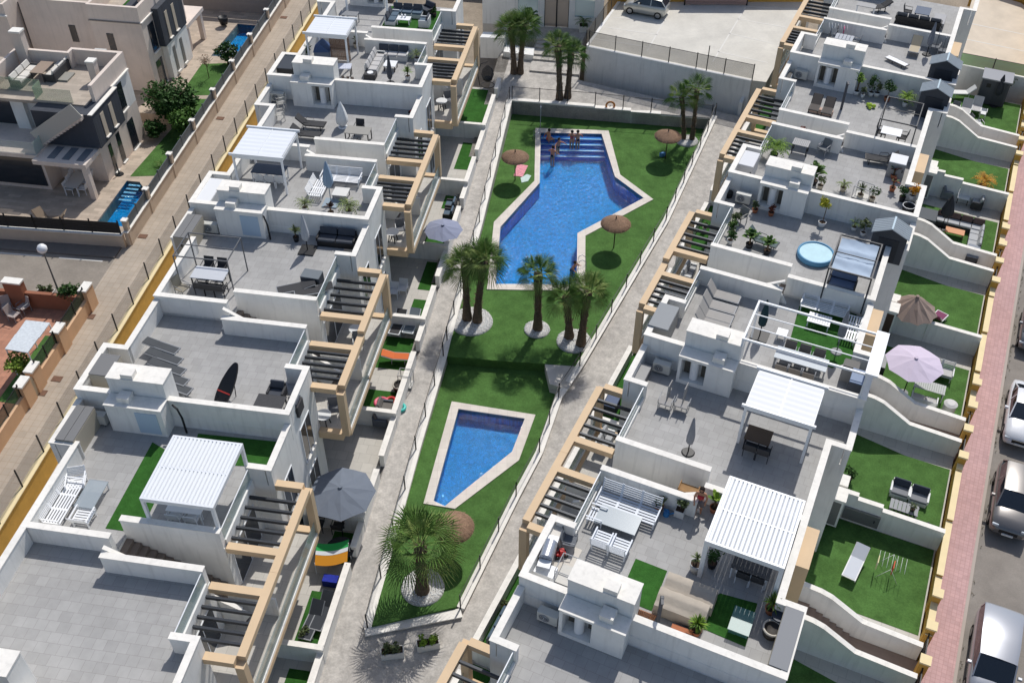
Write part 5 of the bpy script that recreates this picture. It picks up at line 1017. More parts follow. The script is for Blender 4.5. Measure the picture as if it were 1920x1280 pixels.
# cars: loft of cross sections along y (front at -y)
def car(st, glass, paint, name='parked_car', wheels=((-1.35, .33), (1.3, .33)), W=.88, lights=True, ribs=0, lx=(-2.0, .62)):
    """st: (y, z_low, z_belt, half width, crown); glass: (y, z, half width)"""
    def f():
        r = root(name); mb = MB(); N_ = 12; rings = []
        for (y, zl, zb, hw, cr) in st:
            half = [(hw * .86, zl), (hw * .97, zl + (zb - zl) * .18), (hw, zl + (zb - zl) * .5), (hw * .975, zb - .1), (hw * .9, zb - .02), (hw * .6, zb + cr * .75), (0, zb + cr)]
            ring = [(-x, y, z) for x, z in half] + [(x, y, z) for x, z in half[-2::-1]]; rings.append(ring)
        k = len(rings[0]); vs = [p for q in rings for p in q]; mb.add(vs, [(i * k + j, i * k + j + 1, (i + 1) * k + j + 1, (i + 1) * k + j) for i in range(len(rings) - 1) for j in range(k - 1)], True)
        mb.add(rings[0], [tuple(range(k))]); mb.add(rings[-1], [tuple(range(k - 1, -1, -1))]); mb.add(vs, [(i * k, (i + 1) * k, (i + 1) * k + k - 1, i * k + k - 1) for i in range(len(rings) - 1)]); b = B2('body', mb, paint, r)
        # greenhouse
        mb = MB(); rg = []
        for (y, z0, z1, w0, w1) in glass: rg.append([(-w0, y, z0), (-w1, y, z1 - .03), (-w1 * .8, y, z1), (w1 * .8, y, z1), (w1, y, z1 - .03), (w0, y, z0)])
        k = 6; vs = [p for q in rg for p in q]; mb.add(vs, [(i * k + j, i * k + j + 1, (i + 1) * k + j + 1, (i + 1) * k + j) for i in range(len(rg) - 1) for j in range(k - 1)]); B2('windows', mb, C('car_glass', (30, 36, 44), .06, spec=.9), r)
        tops = [g for g in glass if g[2] - g[1] > .3]; mb = MB(); vs = []; q = []
        for (y, z0, z1, w0, w1) in tops: q.append([(-w1 * 1.01, y, z1 - .02), (-w1 * .8, y, z1 + .015), (0, y, z1 + .035), (w1 * .8, y, z1 + .015), (w1 * 1.01, y, z1 - .02)])
        vs = [p for a in q for p in a]; mb.add(vs, [(i * 5 + j, i * 5 + j + 1, (i + 1) * 5 + j + 1, (i + 1) * 5 + j) for i in range(len(q) - 1) for j in range(4)], True); B2('roof', mb, paint, r)
        for i in range(ribs): x = (i - (ribs - 1) / 2) * .28; mb = MB(); y0, y1 = tops[0][0] + .7, tops[-1][0] - .3; mb.box(x - .05, y0, tops[0][2] + .03, x + .05, y1, tops[0][2] + .055); B2('roof_rib', mb, paint, r)
        # pillars
        for sx in (-1, 1):
            for (ga, gb) in ((glass[0], glass[1]), (glass[-1], glass[-2])):
                mb = MB(); mb.bar((sx * ga[3] * .98, ga[0], ga[1] + .01), (sx * gb[4], gb[0], gb[2] - .01), .06, .05); B2('pillar', mb, paint, r)
            ym = (glass[1][0] + glass[-2][0]) / 2; mb = MB(); mb.bar((sx * (glass[1][3] + .005), ym, glass[1][1]), (sx * (glass[1][4] + .01), ym, glass[1][2] - .03), .07, .03); B2('pillar', mb, paint, r)
            mb = MB(); y = glass[0][0] + .55; z = glass[0][1] + .05; mb.box(sx * (W + .02), y - .08, z, sx * (W + .2), y + .06, z + .13); B2('mirror', mb, paint, r, bevel=.02)
            for (yw, rw) in wheels:
                mb = MB(); n = 20; x0, x1 = sx * (W - .2), sx * (W + .012); vs = [(x, yw + rw * cos(2 * pi * i / n), rw + rw * sin(2 * pi * i / n)) for x in (x0, x1) for i in range(n)]; mb.add(vs, [(i, (i + 1) % n, (i + 1) % n + n, i + n) for i in range(n)], True); mb.add(vs[n:], [tuple(range(n))]); w_ = B2('wheel', mb, C('tyre', (30, 30, 31), .9), r)
                mb = MB(); x = x1 + sx * .006; ri = rw * .64; vs = [(x, yw + ri * cos(2 * pi * i / n), rw + ri * sin(2 * pi * i / n)) for i in range(n)]; mb.add(vs, [tuple(range(n))]); B2('rim', mb, C('rim_metal', (150, 152, 154), .35, metal=.6), w_)
            y0, z0 = lx; mb = MB(); mb.box(sx * .5, y0, z0 - .07, sx * .8, y0 + .12, z0 + .06); B2('headlight', mb, C('headlight_lens', (200, 208, 214), .1), r, bevel=.03)
        mb = MB(); mb.box(-.42, lx[0] - .06, .42, .42, lx[0] + .02, .62); B2('grille', mb, BLACK, r)
        mb = MB(); mb.box(-.26, lx[0] - .1, .34, .26, lx[0] - .05, .45); B2('number_plate', mb, C('plate', (225, 225, 222), .5), r)
        return r
    return f
SEDAN = dict(st=[(-2.25, .3, .52, .62, .02), (-2.15, .2, .68, .8, .03), (-1.8, .18, .8, .87, .05), (-1.1, .18, .9, .89, .06), (-.7, .18, .93, .89, .04), (1.1, .2, .95, .89, .02), (1.7, .22, .97, .87, .04), (2.1, .28, .93, .8, .03), (2.22, .4, .8, .68, .02)],
             glass=[(-.95, .93, .96, .78, .7), (-.15, .93, 1.36, .8, .62), (.5, .93, 1.41, .8, .62), (1.05, .95, 1.34, .79, .6), (1.75, .97, 1.02, .7, .6)], wheels=((-1.38, .33), (1.32, .33)), W=.88, lx=(-2.2, .6))
HATCH = dict(st=[(-1.75, .35, .55, .6, .02), (-1.62, .22, .78, .76, .03), (-1.25, .2, .9, .8, .05), (-.8, .2, .97, .82, .04), (1.2, .2, 1.0, .82, .02), (1.6, .25, 1.0, .8, .02), (1.72, .4, .85, .72, .02)],
             glass=[(-.95, .96, 1.0, .72, .66), (-.3, .96, 1.44, .75, .58), (.5, .98, 1.48, .75, .58), (1.3, 1.0, 1.42, .73, .56), (1.66, 1.0, 1.04, .68, .6)], wheels=((-1.15, .29), (1.15, .29)), W=.81, lx=(-1.68, .68))
SUV = dict(st=[(-2.15, .35, .62, .66, .02), (-2.02, .24, .84, .84, .03), (-1.6, .22, .98, .9, .05), (-1.0, .22, 1.05, .91, .05), (1.6, .22, 1.08, .91, .02), (2.0, .3, 1.05, .86, .02), (2.15, .45, .9, .78, .02)],
           glass=[(-1.1, 1.04, 1.08, .8, .72), (-.35, 1.04, 1.55, .83, .64), (.6, 1.06, 1.62, .83, .65), (1.6, 1.08, 1.55, .81, .63), (2.05, 1.06, 1.1, .74, .66)], wheels=((-1.35, .35), (1.35, .35)), W=.9, lx=(-2.1, .78))
VAN = dict(st=[(-2.2, .35, .7, .72, .02), (-2.05, .25, .95, .86, .04), (-1.5, .22, 1.1, .9, .05), (-1.0, .22, 1.2, .91, .03), (2.0, .24, 1.25, .91, .02), (2.2, .3, 1.2, .89, .02)],
           glass=[(-1.35, 1.12, 1.16, .8, .74), (-.55, 1.18, 1.74, .86, .74), (.3, 1.2, 1.82, .88, .78), (2.0, 1.24, 1.82, .88, .8), (2.18, 1.24, 1.7, .86, .78)], wheels=((-1.4, .33), (1.4, .33)), W=.9, lx=(-2.12, .85), ribs=4)
# people
SKIN = C('skin', (190, 138, 108), .6); HAIR = C('dark_hair', (38, 28, 22), .8)
def person(joints, rad, edges, cloth=(), head=(0, 0, 1.5), hr=.105, skin=SKIN, hair=HAIR, face=(0, -1), bob=1.0):
    """one continuous skinned body; head sphere with features and hair; clothing as shells"""
    def f():
        r = root('person'); me = bpy.data.meshes.new('body'); me.from_pydata(joints, edges, []); o = bpy.data.objects.new('body', me); COLL.objects.link(o); o.parent = r
        mod = o.modifiers.new('skin', 'SKIN'); mod.use_smooth_shade = True
        lay = me.skin_vertices[0].data if me.skin_vertices else None
        if lay is None:
            me.attributes.new('skin_vertices', 'FLOAT', 'POINT') if 0 else None
        o.modifiers.new('sub', 'SUBSURF').levels = 1; o.modifiers['sub'].render_levels = 2; me.materials.append(skin)
        for i, q in enumerate(rad): me.skin_vertices[0].data[i].radius = (q, q)
        me.skin_vertices[0].data[0].use_root = True
        for nm, js, ex, m in cloth:
            mb = MB(); mb.tube([joints[j] for j in js], .1, 10, True, [rad[j] * 1.0 + ex for j in js]); B2(nm, mb, m, r)
        hx, hy, hz = head; mb = MB(); fx, fy = face
        for la in range(9):
            for lo2 in range(12): pass
        prof = [(.01, -hr * 1.25), (hr * .55, -hr * 1.1), (hr * .85, -hr * .5), (hr * .95, 0), (hr * .9, hr * .5), (hr * .55, hr * .95), (.01, hr * 1.1)]; mb.lathe((hx, hy, hz), prof, 14)
        n = Vector((fx, fy, 0)); s_ = Vector((-fy, fx, 0)); c = Vector(head); q = c + n * hr * .9; mb.add([q + Vector((0, 0, hr * .15)), q - s_ * hr * .16 - Vector((0, 0, hr * .3)), q + s_ * hr * .16 - Vector((0, 0, hr * .3)), q + n * hr * .3 - Vector((0, 0, hr * .25))], [(0, 1, 3), (0, 3, 2), (1, 2, 3)])
        hd = B2('head', mb, skin, r)
        for sg_ in (-1, 1): mb = MB(); e = c + n * hr * .84 + s_ * sg_ * hr * .36 + Vector((0, 0, hr * .05)); mb.add([e - s_ * .014, e + n * .008 + Vector((0, 0, .008)), e + s_ * .014, e + n * .008 - Vector((0, 0, .008))], [(0, 1, 2, 3)]); B2('eye', mb, BLACK, hd); 
        for sg_ in (-1, 1): mb = MB(); e = c + s_ * sg_ * hr * .93; mb.box(e.x - .015, e.y - .015, e.z - .03, e.x + .015, e.y + .015, e.z + .03); B2('ear', mb, skin, hd)
        mb = MB(); e = c + n * hr * .86 - Vector((0, 0, hr * .55)); mb.add([e - s_ * .025, e + Vector((0, 0, .007)) + n * .006, e + s_ * .025, e - Vector((0, 0, .007)) + n * .006], [(0, 1, 2, 3)]); B2('mouth', mb, C('lips', (150, 80, 72), .6), hd)
        mb = MB(); back = -n * hr * .18; mb.lathe((hx + back.x, hy + back.y, hz + hr * .12), [(hr * .98, -hr * .55 * bob), (hr * 1.08, 0), (hr * 1.0, hr * .55), (hr * .6, hr * 1.0), (.01, hr * 1.15)], 14); B2('hair', mb, hair, r); return r
    return f
# ================================================================ PLACING THINGS
def pt(fr, key, fn, px, z, rot, label, cat, group=None, sc=None, dz=0):
    p = P(*px, z) if z is not None else PG(*px, dz); return put(key, fn, p, -fr.az + radians(rot), label, cat, group, sc=sc)
def rect4(fr, c, z):
    q = [fr.p(a, b, z) for a, b in c]; v = sum(p[0] for p in q) / 4; u = sum(p[1] for p in q) / 4
    w = (abs(q[1][0] - q[0][0]) + abs(q[2][0] - q[3][0])) / 2; d = (abs(q[0][1] - q[3][1]) + abs(q[1][1] - q[2][1])) / 2; return v, u, w, d
def pr4(fr, key, mk, c, zt, zb, label, cat, group=None, rot=0):
    """c: roof corners far-left, far-right, near-right, near-left in the photograph, at height zt; stands at zb"""
    v, u, w, d = rect4(fr, c, zt); return put(key, mk(w, d), fr.w(v, u, zb), -fr.az + radians(rot), label, cat, group)
def turf(fr, pts, z, label, m=None): q = [fr.p(a, b, z) for a, b in pts]; mb = MB(); mb.prism([p[:2] for p in q], z - .002, z + .02); b = q[0]; single('turf_mat', mb, m or GRASS2, label, 'turf mat', fr, (b[0], b[1], z), 'turf mats laid on the terraces')
Z = dict(L0=4.9, L1=4.9, L2=5.5, L3=5.72, L4=6.1, L5=6.1, L6=6.7, L7=6.7, R0=4.5, R1=5.1, R2=5.1, R3=5.7, R4=5.92, R5=6.3, R6=6.3, R7=6.9, R8=6.9)
WS = 'white slatted garden seats'; CHR = 'dining chairs round the terrace tables'; LG = 'sun loungers'; PP = 'potted plants on the terraces'; AC = 'air conditioners beside the roof closets'; ST = 'storage boxes on the terraces'
# ---- L1
z = Z['L1']
turf(FL, [(198, 990), (262, 999), (332, 856), (286, 829)], z, 'green turf strip left of the white louvred pergola, near left terrace')
turf(FL, [(372, 813), (530, 829), (508, 876), (350, 868)], z, 'green turf strip behind the white louvred pergola, near left terrace')
pr4(FL, 'pergola_l1', lambda w, d: pergola(w, d, 2.3), [(322, 816), (455, 829), (401, 951), (262, 935)], z + 2.3, z, 'white louvred pergola standing half on turf in the near left row', 'pergola')
pt(FL, 'slat3', slat_sofa(3), (120, 940), z + .36, 90, 'long white slatted sofa against the parapet, near left terrace', 'sofa', WS); bpy.data.objects  # noqa
def lower(o, dz): o.location.z -= dz; return o
def on(o, z): o.location.z = z; return o
def ptz(fr, key, fn, px, zp, zb, rot, label, cat, group=None, sc=None): o = pt(fr, key, fn, px, zp, rot, label, cat, group, sc); o.location.z = zb; return o
list(COLL.objects)[-1]
for o in [o for o in COLL.objects if o.get('label', '').startswith('long white slatted sofa')]: o.location.z = z
CT = mixmat('clear_table_glass', (176, 186, 192), .62, .1)
ptz(FL, 'table_glass', table(.85, 1.45, .45, CT, WFR, name='coffee_table'), (171, 925), z + .45, z, 0, 'grey glass coffee table before the long white slatted sofa', 'coffee table')
ptz(FL, 'slat1', slat_sofa(1), (156, 966), z + .36, z, 180, 'white slatted armchair nearest the lens beside the grey glass table', 'armchair', WS)
ptz(FL, 'slat1', slat_sofa(1), (143, 903), z + .36, z, 20, 'white slatted armchair at the far end of the long white sofa', 'armchair', WS)
WST = storage(.85, 2.0, 1.15, C('storage_beige', (176, 168, 152), .7), C('storage_lid', (118, 118, 118), .6), 2)
ptz(FL, 'stor_l', WST, (140, 792), z + 1.15, z, 0, 'long beige and grey storage box in the near left corner block', 'storage box', ST)
pt(FL, 'ac', ac_unit, (188, 793), z, 0, 'white air conditioner beside the near left roof closet', 'air conditioner', AC)
ptz(FL, 'table_w', table(1.5, .85, .74, PLW, WFR), (350, 945), z + .74, z, 0, 'white dining table in the shade of the white louvred pergola', 'table')
for k, (a, b, r_) in enumerate(((330, 965, 180), (362, 969, 180))): ptz(FL, 'ch_w', chair(PLW, WFR), (a, b), z + .42, z, r_, 'white chair at the shaded table under the louvred pergola, ' + ('left one', 'right one')[k], 'chair', CHR)
def pipe(pts, m, label, r_=.05): mb = MB(); b = pts[0]; mb.tube(pts, r_, 7); single('drain_pipe', mb, m, label, 'pipe', FL, tuple(b), 'dark pipes by the roof closets')
for (a, b, zz, l) in ((323, 760, 4.9, 'dark curved pipe on the closet by the near pergola'), (487, 401, 5.72, 'dark curved pipe on the closet by the metal gazebo')):
    v, u, _ = FL.p(a, b, zz + 1.5); pipe([(v, u, zz + 1.55), (v + .25, u - .1, zz + 1.4), (v + .38, u - .15, zz + .9), (v + .42, u - .2, zz + .02)], BLACK, l)
# ---- L2
z = Z['L2']; GS = C('folded_textilene', (74, 77, 80), .85, noise=.08, nscale=4)
for k, (a, b) in enumerate(((303, 650), (308, 668), (313, 686), (318, 704), (324, 719))):
    o = ptz(FL, 'flat_lounger', lounger(GS, GRYM, 3, 1.9, .5), (a, b), z + .5, z + .05 * (4 - k), 75, 'folded dark grey sunbed, %s of the five overlapping ones' % ('farthest', 'second', 'third', 'fourth', 'nearest')[k], 'sunbed', 'folded sunbeds overlapping in a stack')
def board():
    r = root('paddle_board'); mb = MB(); n = 28; L_, W_ = 1.15, .36; top = [(W_ * sin(2 * pi * k / n) * (1 - .2 * cos(2 * pi * k / n)), L_ * cos(2 * pi * k / n)) for k in range(n)]
    M = Matrix.Translation((0, 0, .75)) @ Matrix.Rotation(radians(38), 4, 'X'); mb.prism(top[::-1], -.05, .05); mb.tf(M); B2('board', mb, C('black_board', (26, 27, 30), .4), r)
    mb = MB(); mb.prism([(-W_ * .98, -.32), (W_ * .98, -.32), (W_ * .98, -.26), (-W_ * .98, -.26)], .052, .058); mb.tf(M); B2('stripe', mb, C('red_stripe', (190, 60, 50), .5), r)
    for x in (-.2, .2): mb = MB(); mb.bar((x, -.4, 0), (x, -.5, .5), .03); B2('stand_leg', mb, BLACK, r); mb = MB(); mb.bar((x, .2, 0), (x, .3, .95), .03); B2('stand_leg', mb, BLACK, r)
    return r
ptz(FL, 'board', board, (425, 724), z + .75, z, -18, 'black paddle board with a red stripe on a stand, sunbed terrace', 'paddle board')
ptz(FL, 'rat_table', table(1.3, .8, .68, RAT, RAT), (506, 752), z + .68, z, 0, 'dark rattan table in the corner of the sunbed terrace', 'table')
for k, (a, b, r_) in enumerate(((519, 732, 0), (550, 760, -90))): ptz(FL, 'rat_chair', sofa(1, .7, .7, RAT, FABD, name='armchair'), (a, b), z + .4, z, r_, 'dark rattan armchair %s the rattan table on the sunbed terrace' % ('behind', 'right of')[k], 'armchair', CHR)
ptz(FL, 'stor_l2', storage(.95, 1.3, 1.2, MATS['storage_beige'], MATS['storage_lid'], 1), (196, 683), z + 1.2, z, 0, 'grey-lidded beige storage box beside the sunbed terrace closet', 'storage box', ST)
# ---- L3
z = Z['L3']; GM = C('gazebo_grey_metal', (92, 94, 98), .5)
pr4(FL, 'gaz3', lambda w, d: gazebo(w, d, 2.1, GM, None, 1, .05), [(352, 438), (452, 446), (426, 490), (324, 481)], z + 2.1, z, 'bare grey metal gazebo frame over a dining table', 'gazebo')
ptz(FL, 'table_w2', table(1.75, .95, .74, C('pale_table_top', (196, 199, 204), .4), BLACK), (393, 512), z + .74, z, 0, 'pale dining table under the bare metal gazebo', 'table')
for k, (a, b, r_) in enumerate(((388, 496, 0), (413, 499, 0), (376, 530, 180), (394, 533, 180), (412, 535, 180))): ptz(FL, 'ch_b', chair(BTX, BLACK), (a, b), z + .6, z, r_, 'black chair at the gazebo table, %s' % ('behind at the left', 'behind at the right', 'nearest row left', 'nearest row middle', 'nearest row right')[k], 'chair', CHR)
ptz(FL, 'deckch', chair(C('beige_textilene', (142, 136, 122), .85), GRYM, high=1.05), (341, 538), z + .5, z, 70, 'beige reclining chair at the left post of the metal gazebo', 'chair', CHR)
pt(FL, 'closed_w', parasol_closed((176, 180, 186), 2.3, 'square', .17), (577, 470), z, 0, 'furled pale grey parasol on four dark slabs before the black sofa', 'parasol', 'furled parasols')
ptz(FL, 'blk_sofa', sofa(2, 1.0, .8, BLACK, FABD, name='sofa'), (632, 448), z + .3, z, 0, 'black framed garden sofa with charcoal cushions along the wall', 'sofa')
ptz(FL, 'blk_table', table(.9, .55, .35, BTX, BLACK, slat=8, name='coffee_table'), (659, 474), z + .35, z, 0, 'small black slatted coffee table by the parapet end', 'coffee table')
pt(FL, 'pp_small', potted('spiky', .8, .42, BLACK, .17, .3, LF5, 4, n=46), (556, 452), z, 0, 'spiky plant in a black pot left of the furled grey parasol', 'potted plant', PP)
ptz(FL, 'boxg', storage(1.0, .62, .62, FABD, C('slate_lid', (104, 112, 118), .6), 1), (584, 513), z + .62, z, -4, 'low slate-lidded box near the glass rail, gazebo terrace', 'storage box', ST)
for k, (a, b, r_) in enumerate(((555, 537, -62), (588, 543, -66))): ptz(FL, 'dk_lounger', lounger(BTX, GRYM, 12), (a, b), z + .4, z, r_, 'dark sunlounger behind the beige stair wall, %s one' % ('left', 'right')[k], 'sun lounger', LG)
ptz(FL, 'stor_l', WST, (352, 423), z + 1.15, z, 0, 'long beige and grey storage box behind the metal gazebo', 'storage box', ST)
pt(FL, 'ac', ac_unit, (398, 436), z, 0, 'air conditioner between the pale blue closet door and storage box', 'air conditioner', AC)
# ---- L4
z = Z['L4']
pr4(FL, 'pergola_l4', lambda w, d: pergola(w, d, 2.35, 'fabric', .1), [(463, 241), (557, 248), (529, 299), (437, 290)], z + 2.35, z, 'white awning pergola over a dark table and white chairs', 'pergola')
ptz(FL, 'bluetable', table(1.9, .95, .74, C('blue_grey_top', (58, 70, 88), .5), WFR), (505, 317), z + .74, z, 0, 'dark blue-grey dining table under the white awning pergola', 'table')
for k in range(3): ptz(FL, 'ch_w2', chair(mixmat('white_mesh_seat', (210, 214, 218), .5, .8), WFR, high=.95), (490 + 19 * k, 335 + 1.5 * k), z + .42, z, 180, 'white chair before the dark blue-grey table, %s' % ('left', 'middle', 'right')[k], 'chair', CHR)
ptz(FL, 'slat3', slat_sofa(3), (640, 333), z + .36, z, 0, 'white slatted sofa along the wall behind the furled blue parasol', 'sofa', WS)
ptz(FL, 'slat2', slat_sofa(2, .8, arms=(1, 0)), (598, 352), z + .36, z, 90, 'white slatted sofa half hidden by the furled blue parasol', 'sofa', WS)
ptz(FL, 'ctable', table(.85, .8, .42, C('offwhite_top', (214, 213, 208), .5), GRYM, name='coffee_table'), (639, 359), z + .42, z, 0, 'square off-white coffee table right of the furled blue parasol', 'coffee table')
pt(FL, 'closed_b', parasol_closed((138, 160, 184), 2.75, 'square', .23, bm=C('blue_grey_base', (140, 156, 168), .5)), (621, 382), z, 0, 'tall furled pale blue cantilever parasol on a square base', 'parasol', 'furled parasols')
pt(FL, 'feath1', potted('feather', .8, .5, WPOT, .2, .3, LF5, 3, n=22, l2=LF2), (573, 396), z, 0, 'feathery palm in a pot behind the parapet, left of two', 'potted plant', PP)
pt(FL, 'feath2', potted('feather', .8, .65, WPOT, .22, .3, LF5, 9, n=30, l2=LF2), (655, 402), z, 0, 'wide feathery palm in a trough behind the parapet, right of two', 'potted plant', PP)
pt(FL, 'darkbr', potted('broad', .6, .35, BLACK, .18, .25, C('dark_red_leaf', (58, 40, 36), .7), 3, n=12), (621, 404), z, 0, 'dark leaved plant between the two feathery palms', 'potted plant', PP)
ptz(FL, 'lid_white', storage(1.0, 2.3, .98, C('white_shed_wall', (200, 202, 204), .6), C('white_lid', (226, 227, 228), .6), 1), (390, 357), z + .98, z, 0, 'low white flat-topped cabinet in the block by the awning pergola', 'storage box', ST)
# ---- L5
z = Z['L5']
for k, (a, b) in enumerate(((581, 231), (572, 250))): ptz(FL, 'dk_lounger2', lounger(BTX, BLACK, 42, arms=True), (a, b), z + .38, z, 90, 'black reclined sunlounger beyond the awning pergola, %s one' % ('far', 'near')[k], 'sun lounger', LG)
pt(FL, 'closed_white', parasol_closed((224, 226, 226), 1.75, 'round', .3, bm=WFR), (643, 238), z, 0, 'furled white parasol with loose cloth beside the grey table', 'parasol', 'furled parasols')
ptz(FL, 'table_g', table(1.5, .85, .74, C('taupe_top', (150, 147, 140), .6), BLACK), (671, 244), z + .74, z, 0, 'grey dining table beside the furled white parasol', 'table')
for k, (a, b, r_) in enumerate(((673, 236, 0), (660, 263, 180), (683, 265, 180))): ptz(FL, 'ch_b', chair(BTX, BLACK), (a, b), z + .6, z, r_, 'black chair at the grey dining table, %s' % ('behind it', 'nearer at the left', 'nearer at the right')[k], 'chair', CHR)
for k, (a, b) in enumerate(((524, 214), (527, 193))): ptz(FL, 'wirech', chair(mixmat('wire_seat', (190, 188, 182), .4, .8), C('wire', (190, 188, 184), .5), W=.45), (a, b), z + .42, z, -60, 'white wire chair near the left parapet, %s one' % ('near', 'far')[k], 'chair', CHR)
pt(FL, 'ac', ac_unit, (523, 191), z, 0, 'air conditioner in the far left corner by the wire chairs', 'air conditioner', AC)
def scooter():
    r = root('scooter'); mb = MB(); mb.bar((-.35, 0, .1), (.3, 0, .1), .12, .03); B2('deck', mb, C('toy_red', (190, 40, 40), .5), r); mb = MB(); mb.bar((.32, 0, .08), (.25, 0, .75), .04); mb.bar((.25, -.2, .75), (.25, .2, .75), .03); B2('handlebar', mb, BLACK, r)
    for x in (-.38, .36): mb = MB(); mb.cyl((0, 0), .08, -.02, .02, 12); mb.tf(Matrix.Translation((x, 0, .08)) @ Matrix.Rotation(pi / 2, 4, 'X')); B2('wheel', mb, BLACK, r)
    return r
pt(FL, 'scooter', scooter, (775, 208), z, 60, 'red toy scooter against the parapet in the far corner', 'scooter')
# ---- L6
z = Z['L6']
ptz(FL, 'blackbox', storage(1.0, 1.6, 1.0, C('black_box', (38, 40, 44), .5), C('black_lid', (54, 58, 64), .4), 1), (540, 117), z + 1.0, z, 0, 'big black storage chest in the block beside the closet', 'storage box', ST)
pr4(FL, 'pergola_l6', lambda w, d: pergola(w, d, 2.35, 'fabric', .1), [(590, 33), (668, 38), (647, 69), (573, 63)], z + 2.35, z, 'white awning pergola with a reed screen hanging in front', 'pergola')
def reed(w, h):
    def f():
        r = root('reed_screen'); mb = MB(); n = 40
        for k in range(n): x = -w / 2 + w * (k + .5) / n; mb.bar((x, random.uniform(-.01, .01), .05), (x, random.uniform(-.01, .01), h), w / n * .85, .02)
        B2('reeds', mb, mat('reed', (140, 112, 92), .9, noise=.4, nscale=20), r); mb = MB()
        for zz in (.3, h * .5, h - .2): mb.bar((-w / 2, -.02, zz), (w / 2, -.02, zz), .02)
        B2('binding', mb, BARK, r); return r
    return f
pt(FL, 'reed', reed(1.35, 1.75), (640, 114), z, 0, 'brown reed screen under the far white awning', 'screen')
def tent():
    r = root('play_tent'); mb = MB(); mb.add([(-.5, -.5, 0), (.5, -.5, 0), (.5, .5, 0), (-.5, .5, 0), (-.5, -.5, .8), (.5, -.5, .8), (.5, .5, .8), (-.5, .5, .8)], [(0, 1, 5, 4), (1, 2, 6, 5), (2, 3, 7, 6), (3, 0, 4, 7)]); B2('wall', mb, C('tent_wall', (120, 130, 146), .9), r); mb = MB(); mb.add([(-.55, -.55, .78), (.55, -.55, .78), (.55, .55, .78), (-.55, .55, .78), (0, -.45, 1.3), (0, .45, 1.3)], [(0, 1, 4), (1, 2, 5, 4), (2, 3, 5), (3, 0, 4, 5)]); B2('roof', mb, C('tent_blue', (66, 88, 128), .9), r); return r
pt(FL, 'tent', tent, (607, 112), z, 10, 'small blue-roofed play house left of the reed screen', 'play house')
pt(FL, 'bush_dark', potted('bush', 1.0, .4, BLACK, .2, .3, LF3, 8), (575, 113), z, 0, 'dark bushy plant in the shade left of the play house', 'potted plant', PP)
ptz(FL, 'lsofa4', sofa(4, .6, .8, C('white_sofa_frame', (208, 208, 204), .6), FAB, arms=(0, 1)), (703, 115), z + .4, z, 90, 'long cream cushioned sofa, left wing of the corner set', 'sofa')
ptz(FL, 'lsofa3', sofa(3, .68, .8, MATS['white_sofa_frame'], FAB, FABD, arms=(0, 1)), (737, 99), z + .4, z, 0, 'cream sofa with charcoal back cushions along the far wall', 'sofa')
ptz(FL, 'wtable6', table(.8, .8, .42, PLW, BLACK, name='coffee_table'), (732, 119), z + .42, z, 0, 'white coffee table inside the cream corner sofa', 'coffee table')
def firet():
    r = root('side_table'); mb = MB(); mb.box(-.38, -.3, 0, .38, .3, .36); B2('base', mb, RAT, r, bevel=.02); mb = MB(); mb.cyl((0, 0), .2, .361, .40, 22); B2('dish', mb, PLW, r); return r
ptz(FL, 'firet', firet, (694, 136), z + .38, z, 0, 'dark side table with a round white dish, end of the cream sofa', 'side table')
pt(FL, 'closed_dk', parasol_closed((70, 74, 82), 1.9, 'round', .14), (732, 156), z, 0, 'slim furled charcoal parasol before the white coffee table', 'parasol', 'furled parasols')
pt(FL, 'spiky_w', potted('spiky', .75, .42, WPOT, .2, .3, LF1, 6, n=60, l2=LF4), (765, 150), z, 0, 'spiky green plant in a white pot near the pool-side rail', 'potted plant', PP)
pt(FL, 'feath3', potted('feather', .9, .5, WPOT, .2, .3, LF5, 13, n=20, l2=LF2), (782, 116), z, 0, 'pale feathery plant at the right end of the cream sofa', 'potted plant', PP)
ptz(FL, 'crate', storage(.7, .55, .45, BLACK, C('navy_lid', (52, 58, 68), .5), 1), (781, 156), z + .45, z, 15, 'black crate in the pool-side corner of the corner sofa terrace', 'crate')
ptz(FL, 'table_s', table(1.0, .7, .74, C('patterned_cloth', (196, 200, 212), .8, noise=.2, nscale=12), BLACK), (644, 124), z + .74, z, 10, 'small cloth-covered table right of the reed screen', 'table')
for k in range(3): pt(FL, 'tinypot', potted('bush', .28, .12, BLACK, .09, .14, C('brownish_leaf', (92, 70, 54), .8), 21, n=60, ls=.04), (644 + 9 * k, 153 + k), z, 0, 'tiny dark pot behind the parapet, %s of three' % ('left', 'middle', 'right')[k], 'potted plant', PP)
pt(FL, 'pp_cream', potted('broad', .6, .3, C('cream_pot', (190, 180, 160), .7), .2, .35, LF5, 2, n=9), (668, 90), z, 0, 'plant in a cream pot behind the awning pergola post', 'potted plant', PP)
